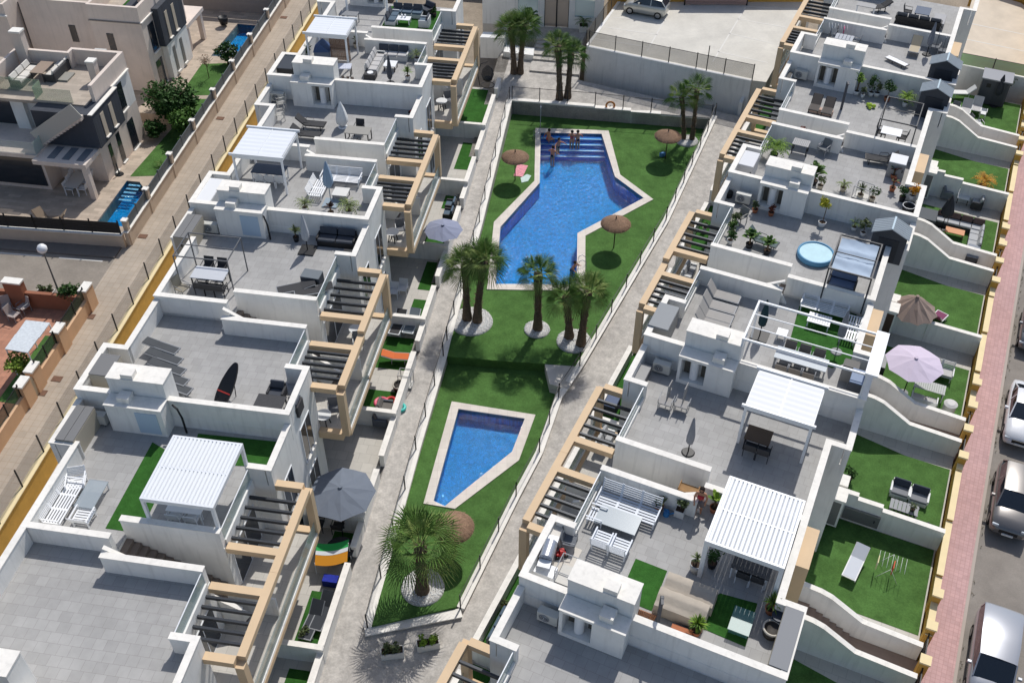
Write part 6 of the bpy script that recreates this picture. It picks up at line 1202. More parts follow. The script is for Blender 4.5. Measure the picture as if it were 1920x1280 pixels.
# ---- L7
z = Z['L7']
turf(FL, [(734, 12), (826, 22), (814, 58), (716, 50)], z, 'green turf square under the slate sofas at the top')
SL = C('slate_cushion', (88, 106, 122), .9, noise=.05)
ptz(FL, 'slate3', sofa(3, .72, .75, C('white_frame2', (190, 194, 196), .6), SL, FABD, arms=(0, 0)), (764, 20), z + .4, z, 0, 'slate cushioned sofa on turf, back wing at the top', 'sofa')
ptz(FL, 'slate2', sofa(2, .72, .75, MATS['white_frame2'], SL, FABD, arms=(0, 1)), (735, 30), z + .4, z, 90, 'slate cushioned sofa on turf, left wing with white end', 'sofa')
ptz(FL, 'wtable7', table(.95, .6, .42, PLW, WFR, name='coffee_table'), (757, 34), z + .42, z, 0, 'white coffee table with lanterns on the turf square', 'coffee table')
for k in range(2): mb = MB(); mb.cyl((0, 0), .06, 0, .2, 12); p = P(754 + 6 * k, 32, z + .44); o = build('lantern', mb, PLW); o.location = (p.x, p.y, z + .42); tag(o, 'white lantern on the coffee table, %s one' % ('left', 'right')[k], 'lantern', 'lanterns on the coffee table')
ptz(FL, 'slate1', sofa(1, .75, .75, MATS['white_frame2'], SL, FABD, name='armchair'), (796, 38), z + .4, z, -90, 'slate cushioned armchair on the right of the turf square', 'armchair')
ptz(FL, 'egg', sofa(1, .9, .8, RAT, FABD, name='armchair', bh=.5), (802, 16), z + .4, z, -35, 'dark round armchair at the top right of the turf square', 'armchair')
pt(FL, 'bush_s7', potted('bush', .6, .25, BLACK, .15, .25, LF3, 18), (815, 32), z, 0, 'small dark bush right of the slate armchair', 'potted plant', PP)
v, u, _ = FL.p(630, 20, z); put('gazw', gazebo(2.9, 2.6, 2.3, WFR, None, 2, .12), FL.w(-20.4, 67.0, z), -FL.az, 'white beam pergola frame cut by the top edge', 'pergola')
ptz(FL, 'tbl7', table(1.3, .7, .74, GREYP, GRYM), (654, 25), z + .74, z, 0, 'grey table with clutter beneath the white beam frame', 'table')
pt(FL, 'ac', ac_unit, (615, 25), z, 0, 'air conditioner beneath the white beam frame at the top', 'air conditioner', AC)
# ---- R0 / R1
pt(FR, 'ac', ac_unit, (1028, 1164), Z['R0'], 0, 'air conditioner beside the nearest roof closet of the right row', 'air conditioner', AC)
z = Z['R1']
pr4(FR, 'perg_r1', lambda w, d: pergola(w, d, 2.35, post=.17, bd=.24), [(1367, 892), (1509, 936), (1474, 1066), (1322, 1014)], z + 2.35, z, 'large white louvred pergola in the near right row', 'pergola')
BS = C('white_slat_paint', (214, 219, 226), .5)
ptz(FR, 'slat3w', slat_sofa(3, .86, .85, BS, bh=.62), (1177, 950), z + .36, z, 0, 'white slatted three-seat sofa by the wall, barbecue terrace', 'sofa', WS)
ptz(FR, 'bigglass', table(1.75, .95, .45, C('grey_glass_top', (160, 170, 176), .2), GRYM, name='coffee_table'), (1159, 973), z + .45, z, 0, 'large grey glass table before the three-seat slatted sofa', 'coffee table')
for k, (a, b) in enumerate(((1131, 1012), (1161, 1024))): ptz(FR, 'slat1b', slat_sofa(1, .8, .8, BS, bh=.62), (a, b), z + .36, z, 180, 'white slatted armchair with its back to the lens, %s one' % ('left', 'right')[k], 'armchair', WS)
ptz(FR, 'slat1c', slat_sofa(1, .7, .7, BS, back=False, bh=.3), (1119, 965), z + .36, z, 90, 'white slatted footstool left of the large glass table', 'stool', WS)
def bbq():
    r = root('barbecue'); SS = C('steel', (188, 190, 196), .25, metal=.7); mb = MB(); mb.box(-.35, -.25, .1, .35, .25, .8); B2('cabinet', mb, C('steel_dark', (110, 112, 116), .4, metal=.5), r); mb = MB(); mb.lathe((0, 0, 0), [(.3, -.4), (.3, .4)], 16, True, 0, pi); mb.tf(Matrix.Translation((0, 0, .86)) @ Matrix.Rotation(pi / 2, 4, 'Y') @ Matrix.Rotation(pi / 2, 4, 'Z')); mb = MB(); n = 12
    vs = [(x, .28 * cos(pi * k / n), .86 + .26 * sin(pi * k / n)) for x in (-.4, .4) for k in range(n + 1)]; mb.add(vs, [(k, k + 1, k + 2 + n, k + 1 + n) for k in range(n)], True); mb.add(vs[:n + 1], [tuple(range(n + 1))]); mb.add(vs[n + 1:], [tuple(range(n, -1, -1))]); B2('hood', mb, SS, r)
    for x in (-.6, .6): mb = MB(); mb.box(x - .18, -.25, .8, x + .18, .25, .84); B2('side_shelf', mb, PLW, r)
    mb = MB(); mb.box(-.4, -.3, .74, .4, -.26, .84); B2('control_panel', mb, BLACK, r)
    for x in (-.3, .3):
        for y in (-.2, .2): mb = MB(); mb.cyl((x, y), .04, 0, .1, 8); B2('castor', mb, BLACK, r)
    return r
ptz(FR, 'bbq', bbq, (1028, 1032), z + .85, z, -82, 'steel barbecue with a domed hood in the corner', 'barbecue')
ptz(FR, 'whitebox', storage(.7, .85, .75, C('white_box_body', (196, 196, 194), .6), C('offwhite_lid', (212, 208, 200), .6), 1), (1042, 990), z + .75, z, 0, 'off-white box between the wall and the dark garden chair', 'storage box', ST)
ptz(FR, 'ch_gray', chair(C('grey_seat', (104, 108, 114), .8), GRYM, W=.7), (1069, 1011), z + .42, z, 100, 'grey garden chair next to the off-white box', 'chair', CHR)
def rack(w=.7, d=.9, h=.8, m=None):
    def f():
        r = root('metal_rack'); m_ = m or GRYM; mb = MB()
        for x in (-1, 1):
            for y in (-1, 1): mb.bar((x * w / 2, y * d / 2, 0), (x * w / 2, y * d / 2, h), .03)
        for zz in (.05, h):
            for y in (-1, 1): mb.bar((-w / 2, y * d / 2, zz), (w / 2, y * d / 2, zz), .03); mb.bar((y * w / 2, -d / 2, zz), (y * w / 2, d / 2, zz), .03)
        B2('frame', mb, m_, r); mb = MB(); mb.box(-w / 2, -d / 2, .08, w / 2, d / 2, .1); B2('shelf', mb, C('rack_shelf', (200, 198, 192), .7), r); return r
    return f
ptz(FR, 'rack', rack(), (1064, 1064), z + .6, z, 0, 'open metal rack by the closet, barbecue terrace', 'rack')
mb = MB(); mb.box(-.5, -.9, 0, .5, .9, .03); o = build('floor_mat', mb, C('cream_mat', (206, 200, 190), .9)); p = P(1054, 1055, z); o.location = p; o.rotation_euler = (0, 0, -FR.az); tag(o, 'cream floor mat beneath the metal rack', 'mat')
ptz(FR, 'lowbench', storage(1.3, .5, .5, PLW, PLW, 1), (1013, 1063), z + .5, z, 0, 'low white bench box in the near corner by the barbecue', 'storage box', ST)
def toy():
    r = root('toy_tractor'); mb = MB(); mb.box(-.2, -.1, .1, .2, .1, .25); mb.box(-.05, -.09, .25, .15, .09, .4); B2('body', mb, C('toy_red', (190, 40, 40), .5), r, bevel=.02)
    for x in (-.18, .18):
        for y in (-.13, .13): mb = MB(); mb.cyl((0, 0), .09, -.03, .03, 12); mb.tf(Matrix.Translation((x, y, .09)) @ Matrix.Rotation(pi / 2, 4, 'X')); B2('wheel', mb, BLACK, r)
    return r
pt(FR, 'toy', toy, (1051, 1042), z, 40, 'small red toy vehicle beside the barbecue', 'toy')
pt(FR, 'pp_tc', potted('bush', .6, .3, TER, .2, .28, LF5, 31, n=180), (1235, 954), z, 0, 'shrub in a terracotta pot beside the slatted sofa', 'potted plant', PP)
pt(FR, 'pp_sq', potted('bush', .7, .3, WPOT, .2, .38, LF5, 32, sq=True, n=220), (1274, 964), z, 0, 'shrub in a square white planter at the wall end', 'potted plant', PP)
def can():
    r = root('watering_can'); m_ = C('bright_blue_plastic', (48, 118, 178), .5); mb = MB(); mb.cyl((0, 0), .14, 0, .26, 14, r2=.12); B2('tank', mb, m_, r); mb = MB(); mb.tube([(.1, 0, .1), (.3, 0, .3)], .03, 6); B2('spout', mb, m_, r); mb = MB(); mb.tube([(-.1, 0, .25), (-.15, 0, .36), (.05, 0, .36), (.08, 0, .26)], .015, 5); B2('handle', mb, m_, r); return r
pt(FR, 'can', can, (1249, 965), z, 0, 'blue watering can between two pots', 'watering can')
mb = MB(); p = P(1288, 906, z + .9); mb.box(-.42, -.22, 0, .42, .22, .32); mb.box(-.42, -.22, .32, -.38, .22, .45); mb.box(.38, -.22, .32, .42, .22, .45); o = build('wooden_crate', mb, C('wood_brown', (150, 116, 76), .8, noise=.15, nscale=8)); o.location = (p.x, p.y, z + .0); o.location = FR.w(*FR.f(P(1290, 925, z))[:2], z); o.rotation_euler = (0, 0, -FR.az); tag(o, 'brown wooden crate at the head of the stair', 'crate')
pt(FR, 'pp_bright', potted('broad', .9, .42, TER, .2, .3, LF4, 41, n=18, l2=LF1), (1338, 958), z, 0, 'bright green leafy plant left of the large pergola', 'potted plant', PP)
pt(FR, 'pp_cyl', potted('spiky', .7, .3, C('grey_pot', (186, 186, 184), .6), .26, .5, LF5, 42, n=30), (1303, 1069), z, 0, 'thin plant in a big pale round pot beside the pergola post', 'potted plant', PP)
turf(FR, [(1191.8, 1047), (1251, 1070), (1222, 1145), (1160, 1120)], z, 'green turf piece beside the near roof closet')
turf(FR, [(1350, 1112), (1420, 1131), (1397.5, 1212), (1318, 1178), (1322, 1130)], z, 'green turf piece under the small glass table')
COV = mat('beige_cover', (176, 166, 152), .85, noise=.06, nscale=3, bump=.5, bscale=6)
def cover(w, d, h):
    def f():
        r = root('covered_furniture'); mb = MB(); n = 10; m_ = 6; vs = []
        for i in range(n + 1):
            for j in range(m_ + 1):
                x = -w / 2 + w * i / n; y = -d / 2 + d * j / m_; zz = h * (1 - .18 * (j / m_ < .4)) + random.uniform(-.02, .03) - (.06 if i in (0, n) or j in (0, m_) else 0); vs.append((x, y, zz))
        mb.add(vs, [(i * (m_ + 1) + j, (i + 1) * (m_ + 1) + j, (i + 1) * (m_ + 1) + j + 1, i * (m_ + 1) + j + 1) for i in range(n) for j in range(m_)], True)
        per = [i * (m_ + 1) for i in range(n + 1)] + [n * (m_ + 1) + j for j in range(1, m_ + 1)] + [i * (m_ + 1) + m_ for i in range(n - 1, -1, -1)] + [j for j in range(m_ - 1, 0, -1)]
        a = [vs[i] for i in per]; b = [(v[0] * 1.03, v[1] * 1.04, .04 + .03 * (k % 2)) for k, v in enumerate(a)]; q = len(a); mb.add(a + b, [(k, (k + 1) % q, (k + 1) % q + q, k + q)[::-1] for k in range(q)], True); B2('cover', mb, COV, r); return r
    return f
pr4(FR, 'cov1', lambda w, d: cover(w, max(.8, d), .75), [(1254, 1070), (1345, 1106), (1338, 1134), (1244, 1096)], z + .75, z, 'garden sofa under a beige cover, far one of two', 'covered furniture', 'garden furniture under beige covers')
pr4(FR, 'cov2', lambda w, d: cover(w, max(.8, d), .8), [(1240, 1099), (1331, 1135), (1322, 1162), (1227, 1124)], z + .8, z, 'garden sofa under a beige cover, near one of two', 'covered furniture', 'garden furniture under beige covers')
def glassbox():
    r = root('glass_table'); gm_ = mixmat('teal_glass', (84, 136, 132), .6, .35); mb = MB(); mb.box(-.4, -.55, .4, .4, .55, .43); B2('table_top', mb, gm_, r)
    for y in (-.4, .4): mb = MB(); mb.box(-.36, y - .015, 0, .36, y + .015, .399); B2('leg', mb, gm_, r)
    mb = MB(); mb.box(-.34, -.36, .12, .34, .36, .14); B2('shelf', mb, gm_, r); return r
ptz(FR, 'glassbox', glassbox, (1391, 1163), z + .42, z, 0, 'small teal glass table on the near turf piece', 'glass table')
pt(FR, 'yucca', potted('spiky', 1.0, .42, TER, .2, .28, LF4, 51, n=150, l2=LF1), (1304, 1188), z, 0, 'bright spiky yucca leaning over the near parapet', 'potted plant', PP)
mb = MB(); mb.box(-.4, -.12, 0, .4, .12, .28); o = build('clay_trough', mb, TER); o.location = P(1277, 1187, z); o.rotation_euler = (0, 0, -FR.az); tag(o, 'terracotta trough left of the bright yucca', 'planter')
mb = MB()
for k in range(12): x = -.4 + k * .07; mb.bar((x, 0, 0), (x + .05, .1, .3), .05)
o = build('log_pile', mb, C('firewood', (166, 118, 88), .9, noise=.2, nscale=9)); o.location = P(1207, 1158, z); o.rotation_euler = (0, 0, -FR.az); tag(o, 'small pile of reddish firewood beside the closet', 'firewood')
def shower(h=2.0):
    def f():
        r = root('garden_shower'); mb = MB(); mb.box(-.07, -.07, 0, .07, .07, h); B2('column', mb, C('shower_dark', (62, 66, 74), .5), r, bevel=.02); mb = MB(); mb.bar((0, 0, h - .03), (0, -.3, h - .03), .1, .04); B2('shower_head', mb, MATS['shower_dark'], r); return r
    return f
pt(FR, 'shower', shower(1.9), (1232, 1172), z, 20, 'dark solar shower column before the beige covered sofa', 'shower', 'dark garden shower columns')
ptz(FR, 'table_p', table(1.5, .9, .74, C('charcoal_top', (74, 76, 80), .5), WFR), (1411, 1058), z + .74, z, 0, 'dark table in the shade of the large white pergola', 'table')
for k, (a, b, r_) in enumerate(((1395, 1075, 180), (1422, 1083, 180))): ptz(FR, 'ch_w3', chair(BTX, WFR), (a, b), z + .42, z, r_, 'white framed chair at the shaded pergola table, %s one' % ('left', 'right')[k], 'chair', CHR)
pt(FR, 'pp_bushR', potted('bush', 1.1, .35, BLACK, .2, .3, LF3, 55), (1334, 1062), z, 0, 'dark bush inside the large pergola beside its post', 'potted plant', PP)
pt(FR, 'yucca2', potted('spiky', 1.0, .45, TER, .22, .3, LF4, 56, n=90, l2=LF5), (1443, 1147), z, 0, 'yellow-green plant in a terracotta pot at the street corner', 'potted plant', PP)
def barrel():
    r = root('round_planter'); mb = MB(); mb.lathe((0, 0, 0), [(0, 0), (.3, 0), (.36, .4), (.3, .4), (.28, .3), (0, .3)], 22); B2('pot', mb, C('dark_pot', (64, 60, 56), .7), r); mb = MB(); mb.lathe((0, 0, 0), [(.37, .38), (.37, .44), (.3, .44), (.3, .38)], 22); B2('rim', mb, C('pale_rim', (190, 184, 172), .7), r); return r
pt(FR, 'barrel', barrel, (1445, 1188), z, 0, 'empty dark round planter with a pale rim by the storage box', 'planter')
mb = MB(); mb.cyl((0, 0), .22, 0, .5, 18, r2=.26); mb.cyl((0, 0), .28, .5, .55, 18); o = build('bin', mb, C('dark_blue_bin', (44, 56, 74), .5)); o.location = P(1457, 1168, z); tag(o, 'dark blue round bin behind the dark round planter', 'bin')
pr4(FR, 'stor_r1', lambda w, d: storage(w, d, 1.05, C('storage_tan', (150, 142, 124), .7), C('steel_blue_lid', (112, 116, 122), .55), 1), [(1472, 1138), (1509, 1145), (1479, 1255), (1440, 1245)], z + 1.05, z, 'long grey-lidded storage box in the near street corner', 'storage box', ST)
# ---- R2
z = Z['R2']
for k, (a, b) in enumerate(((1249, 752), (1279, 757))): ptz(FR, 'recl', chair(C('grey_recliner_cloth', (158, 156, 154), .9), GRYM, W=.62, high=1.25, name='reclining_chair'), (a, b), z + .42, z, 0, 'grey high-backed reclining chair, %s of the pair by the closet' % ('left', 'right')[k], 'reclining chair', 'pair of grey reclining chairs')
pt(FR, 'ac', ac_unit, (1240, 698), z, 0, 'air conditioner behind the two grey reclining chairs', 'air conditioner', AC)
ptz(FR, 'lowgrey', storage(.75, 1.35, .5, C('grey_chest', (120, 120, 120), .7), C('grey_chest_lid', (156, 156, 155), .7), 1), (1199, 700), z + .5, z, 0, 'low grey chest along the parapet by the reclining chairs', 'storage box', ST)
pt(FR, 'closed_g', parasol_closed((136, 138, 144), 2.2, 'round', .15), (1290, 848), z, 0, 'slim furled grey parasol on a dark round base', 'parasol', 'furled parasols')
pr4(FR, 'perg_r2', lambda w, d: pergola(w, d, 2.35, 'fabric', .12, lm=C('white_awning2', (232, 233, 234), .8)), [(1425, 694), (1546, 730), (1526, 800), (1394, 761)], z + 2.35, z, 'white fabric pergola behind the furled grey parasol', 'pergola')
ptz(FR, 'table_b', table(1.1, .9, .74, C('brown_top', (92, 74, 58), .6), BLACK), (1423, 815), z + .74, z, 0, 'brown table in the shade of the white fabric pergola', 'table')
for k, (a, b) in enumerate(((1408, 838), (1432, 846))): ptz(FR, 'ch_b', chair(BTX, BLACK), (a, b), z + .42, z, 180, 'black chair at the brown shaded table, %s one' % ('left', 'right')[k], 'chair', CHR)
# ---- R3
z = Z['R3']; LGY = C('light_grey_sling', (160, 157, 153), .9, noise=.04)
for k, (a, b) in enumerate(((1351, 552), (1343, 572), (1336, 590), (1329, 605))): ptz(FR, 'gr_lounger', lounger(LGY, GRYM, 58, 2.0, .68), (a, b), z + .38, z, 90, 'pale grey sunlounger, %s in the row of four' % ('farthest', 'second', 'third', 'nearest')[k], 'sun lounger', 'row of four pale grey sunloungers')
ptz(FR, 'stor_r3', storage(1.0, 1.75, 1.1, C('grey_storage', (140, 140, 138), .7), C('slate_roof_lid', (116, 122, 128), .5), 1), (1245, 592), z + 1.1, z, 0, 'slate-lidded storage box beside the four grey sunloungers', 'storage box', ST)
pt(FR, 'closed_t', parasol_closed((30, 58, 66), 2.3, 'square', .18), (1424, 630), z, 0, 'furled dark teal parasol under the white beams', 'parasol', 'furled parasols')
turf(FR, [(1502, 562), (1606, 590), (1598, 676), (1560, 690), (1477, 652)], z, 'green turf under the white slatted corner set')
ptz(FR, 'slat3', slat_sofa(3), (1546, 576), z + .36, z, 0, 'white slatted sofa on turf along the wall, beamed terrace', 'sofa', WS)
ptz(FR, 'slat2b', slat_sofa(3, .62, arms=(0, 0)), (1595, 613), z + .36, z, -90, 'white slatted sofa along the street parapet, beamed terrace', 'sofa', WS)
ptz(FR, 'slattable', table(1.1, .75, .42, PLW, PLW, slat=9, name='coffee_table'), (1537, 598), z + .42, z, 0, 'white slatted coffee table on the turf, beamed terrace', 'coffee table')
pt(FR, 'closed_g2', parasol_closed((128, 132, 140), 2.6, 'round', .17, bm=GREYP), (1568, 660), z, 0, 'tall furled grey parasol standing on turf under the white beams', 'parasol', 'furled parasols')
ptz(FR, 'stool', table(.5, .5, .42, PLW, PLW, name='stool'), (1467, 622), z + .42, z, 0, 'square white stool left of the turf', 'stool')
ptz(FR, 'longglass', table(2.4, .85, .74, C('pale_glass_top', (176, 184, 190), .2), GRYM), (1503, 672), z + .74, z, 0, 'long pale glass dining table under the white beams', 'table')
for k, (a, b) in enumerate(((1466, 684), (1491, 691), (1517, 699))): ptz(FR, 'ch_g', chair(C('grey_chair_cloth', (120, 114, 108), .8), GRYM), (a, b), z + .6, z, 180, 'grey chair on the near side of the long glass table, %s' % ('left', 'middle', 'right')[k], 'chair', CHR)
for k, (a, b) in enumerate(((1480, 655), (1507, 663), (1534, 671))): ptz(FR, 'ch_g', chair(C('grey_chair_cloth', (120, 114, 108), .8), GRYM), (a, b), z + .6, z, 0, 'grey chair on the far side of the long glass table, %s' % ('left', 'middle', 'right')[k], 'chair', CHR)
v, u, w_, d_ = rect4(FR, [(1424, 567), (1643, 627), (1630, 703), (1392, 638)], z + 2.3); o = put('beams', gazebo(w_, d_, 2.3, WFR, None, 2, .09), FR.w(v, u, z), -FR.az, 'open pergola of white beams with a wide white end panel', 'pergola')
mb = MB(); mb.box(w_ / 2 - .1, -d_ / 2 - .1, 2.41, w_ / 2 + .45, d_ / 2 + .1, 2.5); build('end_panel', mb, LV, o)
ptz(FR, 'bluebox', storage(.75, .9, 1.0, C('dark_box_body', (60, 66, 78), .6), C('blue_lid', (92, 116, 150), .5), 1), (1612, 706), z + 1.0, z, 0, 'dark box with a blue lid in the street corner, beamed terrace', 'storage box', ST)
ptz(FR, 'bbqr3', storage(.7, .6, .9, C('grey_cabinet', (150, 150, 150), .5), BLACK, 1, name='barbecue'), (1597, 683), z + .9, z, 0, 'small dark barbecue beside the street parapet under the beams', 'barbecue')
# ---- R4
z = Z['R4']
pt(FR, 'ac', ac_unit, (1392, 381), z, 0, 'air conditioner behind the plants by the paddling pool terrace closet', 'air conditioner', AC)
mb = MB(); mb.cyl((0, 0), .2, 0, .32, 16, r2=.23); o = build('bucket', mb, BLACK); o.location = P(1366, 369, z); tag(o, 'black bucket left of the air conditioner behind the wicker chair', 'bucket')
pt(FR, 'lemon', potted('tree', 1.5, .42, WPOT, .22, .3, LFY, 61, n=420, ls=.06), (1540, 424), z, 0, 'small yellow-green tree in a white ringed pot', 'potted tree', PP)
for k, (a, b) in enumerate(((1368, 457), (1372, 440), (1378, 424))): pt(FR, 'rail_sh%d' % k, potted('bush', .75, .34, WPOT, .17, .28, (LF3, LF1, LF5)[k], 62 + k, n=300), (a, b), z, 0, 'leafy shrub along the pool-side rail, %s of three' % ('nearest', 'middle', 'farthest')[k], 'potted plant', PP)
ptz(FR, 'lounger_g', lounger(C('striped_sling', (92, 106, 108), .85, noise=.2, nscale=12), C('dark_green_frame', (44, 56, 60), .6), 48, 1.9, .62, arms=True), (1427, 449), z + .38, z, 82, 'grey-green reclined sunlounger with curved armrests', 'sun lounger', LG)
for k, (a, b) in enumerate(((1404, 464), (1437, 476))): pt(FR, 'bop%d' % k, potted('broad', .9, .5, BLACK, .2, .28, LF1, 70 + k, n=30, l2=LF3), (a, b), z, 0, 'broad leaved plant behind the beige stair wall, %s one' % ('left', 'right')[k], 'potted plant', PP)
ptz(FR, 'wicker', chair(C('wicker_grey', (128, 128, 124), .85, noise=.3, nscale=30), C('wicker_frame', (150, 148, 142), .7), W=.6), (1388, 405), z + .42, z, -30, 'grey wicker chair at the pool-side corner of the parapet', 'chair', CHR)
def ppool():
    r = root('paddling_pool'); mb = MB(); mb.lathe((0, 0, 0), [(.92, 0), (.98, .12), (.95, .3), (.88, .32), (.84, .24)], 40); B2('rim', mb, C('pool_rim_blue', (92, 150, 186), .4), r); mb = MB(); mb.cyl((0, 0), .87, .2, .25, 40); B2('water', mb, C('paddling_water', (190, 224, 232), .08, spec=.8, noise=.06, nscale=3), r); return r
ptz(FR, 'ppool', ppool, (1530, 474), z + .25, z, 0, 'round blue inflatable paddling pool', 'paddling pool')
PB = C('pale_blue_canvas', (168, 184, 202), .9, noise=.04, stain=.04)
pr4(FR, 'gaz_b', lambda w, d: gazebo(w, d, 2.15, C('gazebo_dark', (50, 52, 58), .5), (PB, 0, 1), 1, .07), [(1577, 443), (1656, 459), (1632, 524), (1553, 503)], z + 2.15, z, 'dark framed gazebo with a pale blue sliding canopy', 'gazebo')
ptz(FR, 'blue_sofa', sofa(1, 1.3, .8, RAT, C('dusty_blue', (96, 112, 140), .9), name='sofa'), (1580, 528), z + .4, z, 0, 'dusty blue seat half under the pale blue gazebo', 'sofa')
put('shed', shed(), FR.w(.25, 46.75, z), -FR.az, 'dark garden shed with pale ridged gable roof, nearest of three', 'shed', 'dark gable roofed sheds')
for k, (a, b) in enumerate(((1600, 432), (1617, 442))): pt(FR, 'pshed%d' % k, potted(('feather', 'bush')[k], .9, .34, WPOT, .16, .26, (LF1, LF5)[k], 80 + k, n=(18, 240)[k], l2=LF2 if k == 0 else None), (a, b), z, 0, 'green plant left of the nearest dark shed, %s one' % ('left', 'right')[k], 'potted plant', PP)
for k, (a, b) in enumerate(((1415, 398), (1445, 404))): pt(FR, 'clp%d' % k, potted('bush', .6, .25, TER, .17, .24, (LF5, LFB)[k], 84 + k, n=160), (a, b), z, 0, 'small shrub in front of the closet niche, %s one' % ('left', 'right')[k], 'potted plant', PP)
# ---- R5
z = Z['R5']
ptz(FR, 'stor_r5', storage(.95, 1.5, .95, C('white_storage', (190, 190, 192), .6), C('white_storage_lid', (206, 208, 212), .55), 1), (1404, 297), z + .95, z, 0, 'white storage box inside the walled pool-side corner', 'storage box', ST)
pt(FR, 'palm_r5', potted('feather', 1.35, .8, BLACK, .24, .35, LF1, 90, n=60, l2=LF4), (1450, 297), z, 0, 'lush potted palm behind the white storage box', 'potted plant', PP)
ptz(FR, 'slt5', table(.95, .75, .7, C('grey_slat_top', (158, 158, 158), .6), BLACK, slat=9), (1503, 267), z + .7, z, 0, 'grey slatted table by the wall right of the lush palm', 'table')
ptz(FR, 'ch_wk', chair(C('grey_rope', (112, 116, 118), .8), GRYM), (1545, 278), z + .42, z, -20, 'grey chair by the wall right of the grey slatted table', 'chair', CHR)
pt(FR, 'pp_r5b', potted('bush', .6, .28, BLACK, .17, .25, LFB, 91, n=180), (1503, 258), z, 0, 'reddish shrub behind the grey slatted table', 'potted plant', PP)
pt(FR, 'bop5', potted('broad', 1.2, .62, BLACK, .22, .3, LF1, 92, n=30, l2=LF3), (1525, 346), z, 0, 'dark banana-like plant beside the roof closet', 'potted plant', PP)
for k, (a, b, kd) in enumerate(((1537, 354, 'bush'), (1580, 358, 'feather'), (1612, 371, 'spiky'), (1634, 377, 'bush'))): pt(FR, 'row5%d' % k, potted(kd, .75, .42, C('cream_pot', (190, 180, 160), .7), .18, .26, (LF5, LF2, LF5, LF3)[k], 93 + k, n=(150, 22, 60, 150)[k], l2=LF5), (a, b), z, 0, 'plant behind the long parapet, %s of four from the closet' % ('first', 'second', 'third', 'fourth')[k], 'potted plant', PP)
ptz(FR, 'rack', rack(), (1620, 354), z + .6, z, 80, 'metal rack behind the long planted parapet', 'rack')
ptz(FR, 'dk_lounger2', lounger(BTX, BLACK, 42, arms=True), (1655, 297), z + .38, z, -80, 'dark sunlounger with raised back beside the white cabinet', 'sun lounger', LG)
ptz(FR, 'whitecab', storage(.95, .95, 1.0, C('white_cab_body', (150, 150, 150), .6), C('white_cab_lid', (216, 217, 219), .5), 1), (1686, 298), z + 1.0, z, 0, 'square white-topped cabinet by the street parapet', 'storage box', ST)
for k, (a, b) in enumerate(((1674, 334), (1672, 358))): pt(FR, 'redp%d' % k, potted('broad', .6, .34, TER, .18, .26, LFB, 101 + k, n=14, l2=LF5), (a, b), z, 0, 'reddish leaved plant below the white cabinet, %s one' % ('far', 'near')[k], 'potted plant', PP)
pt(FR, 'orangep', potted('bush', .8, .38, WPOT, .18, .45, LFO, 104, n=360), (1707, 378), z, 0, 'orange flowering plant in a tall white pot', 'potted plant', PP)
pt(FR, 'greenp', potted('bush', .7, .32, BLACK, .18, .3, LF3, 105, n=260), (1690, 377), z, 0, 'dark green plant left of the orange flowers', 'potted plant', PP)
def ring():
    r = root('round_planter'); mb = MB(); mb.lathe((0, 0, 0), [(.3, 0), (.34, .3), (.3, .3), (.28, .1), (0, .1)], 24); B2('pot', mb, BLACK, r); mb = MB(); pts = [(.33 * cos(a * pi / 14), .33 * sin(a * pi / 14), .31) for a in range(29)]; mb.tube(pts, .02, 6); B2('rim', mb, PLW, r); return r
pt(FR, 'ringpot', ring, (1702, 394), z, 0, 'black round tub with a white rim in the block corner', 'planter')
# ---- R6
z = Z['R6']
pt(FR, 'ac', ac_unit, (1500, 149), z, 0, 'air conditioner beside the closet of the black frame terrace', 'air conditioner', AC)
ptz(FR, 'boxes6', storage(.5, .9, .6, PLW, BLACK, 2), (1477, 140), z + .6, z, 0, 'black and white boxes in the far pool-side corner', 'storage box', ST)
for k, (a, b) in enumerate(((1529, 197), (1553, 203))): ptz(FR, 'br_lounger', lounger(C('brown_sling', (84, 78, 74), .85), BLACK, 40, 1.5, .62), (a, b), z + .35, z, 0, 'brown-grey reclined lounger behind the beige wall, %s one' % ('left', 'right')[k], 'sun lounger', LG)
mb = MB(); mb.box(-.75, -.16, 0, .75, .16, .3); o = build('bench', mb, C('pinkish_bench', (190, 164, 150), .8)); o.location = P(1538, 212, z); o.rotation_euler = (0, 0, -FR.az); tag(o, 'pinkish bench at the foot of the two brown loungers', 'bench')
pt(FR, 'shower', shower(1.9), (1577, 205), z, 20, 'dark solar shower column near the potted trees', 'shower', 'dark garden shower columns')
for k, (a, b, h, rd, lm_, n) in enumerate(((1605, 178, 1.7, .42, LF1, 30), (1616, 184, .5, .22, LF5, 120), (1632, 180, 1.3, .36, LF3, 300), (1643, 181, .8, .26, LF5, 160), (1662, 190, 1.3, .45, LF3, 420))):
    pt(FR, 'p6_%d' % k, potted('broad' if k == 0 else 'bush', h, rd, WPOT if k < 4 else TER, .2 if k != 1 else .13, .3, lm_, 110 + k, n=n, l2=LF4 if k == 0 else None), (a, b), z, 0, '%s plant along the wall of the potted trees, %s from the left' % (('tall leafy', 'small', 'bushy', 'slim', 'wide dark')[k], ('first', 'second', 'third', 'fourth', 'fifth')[k]), 'potted plant', PP)
pt(FR, 'p6b', potted('feather', 1.0, .6, WPOT, .2, .35, LF4, 116, n=44, l2=LF1), (1696, 200), z, 0, 'bright green palm in a white pot before the dark shed', 'potted plant', PP)
def ball():
    r = root('inflatable_toy'); mb = MB()
    for (x, y, zz, q) in ((0, 0, .16, .17), (.25, .05, .14, .13), (-.15, .15, .12, .11), (.05, -.2, .1, .1)): mb.lathe((x, y, zz), [(.01, -q), (q * .7, -q * .7), (q, 0), (q * .7, q * .7), (.01, q)], 12)
    B2('body', mb, C('lime', (178, 206, 66), .5), r); return r
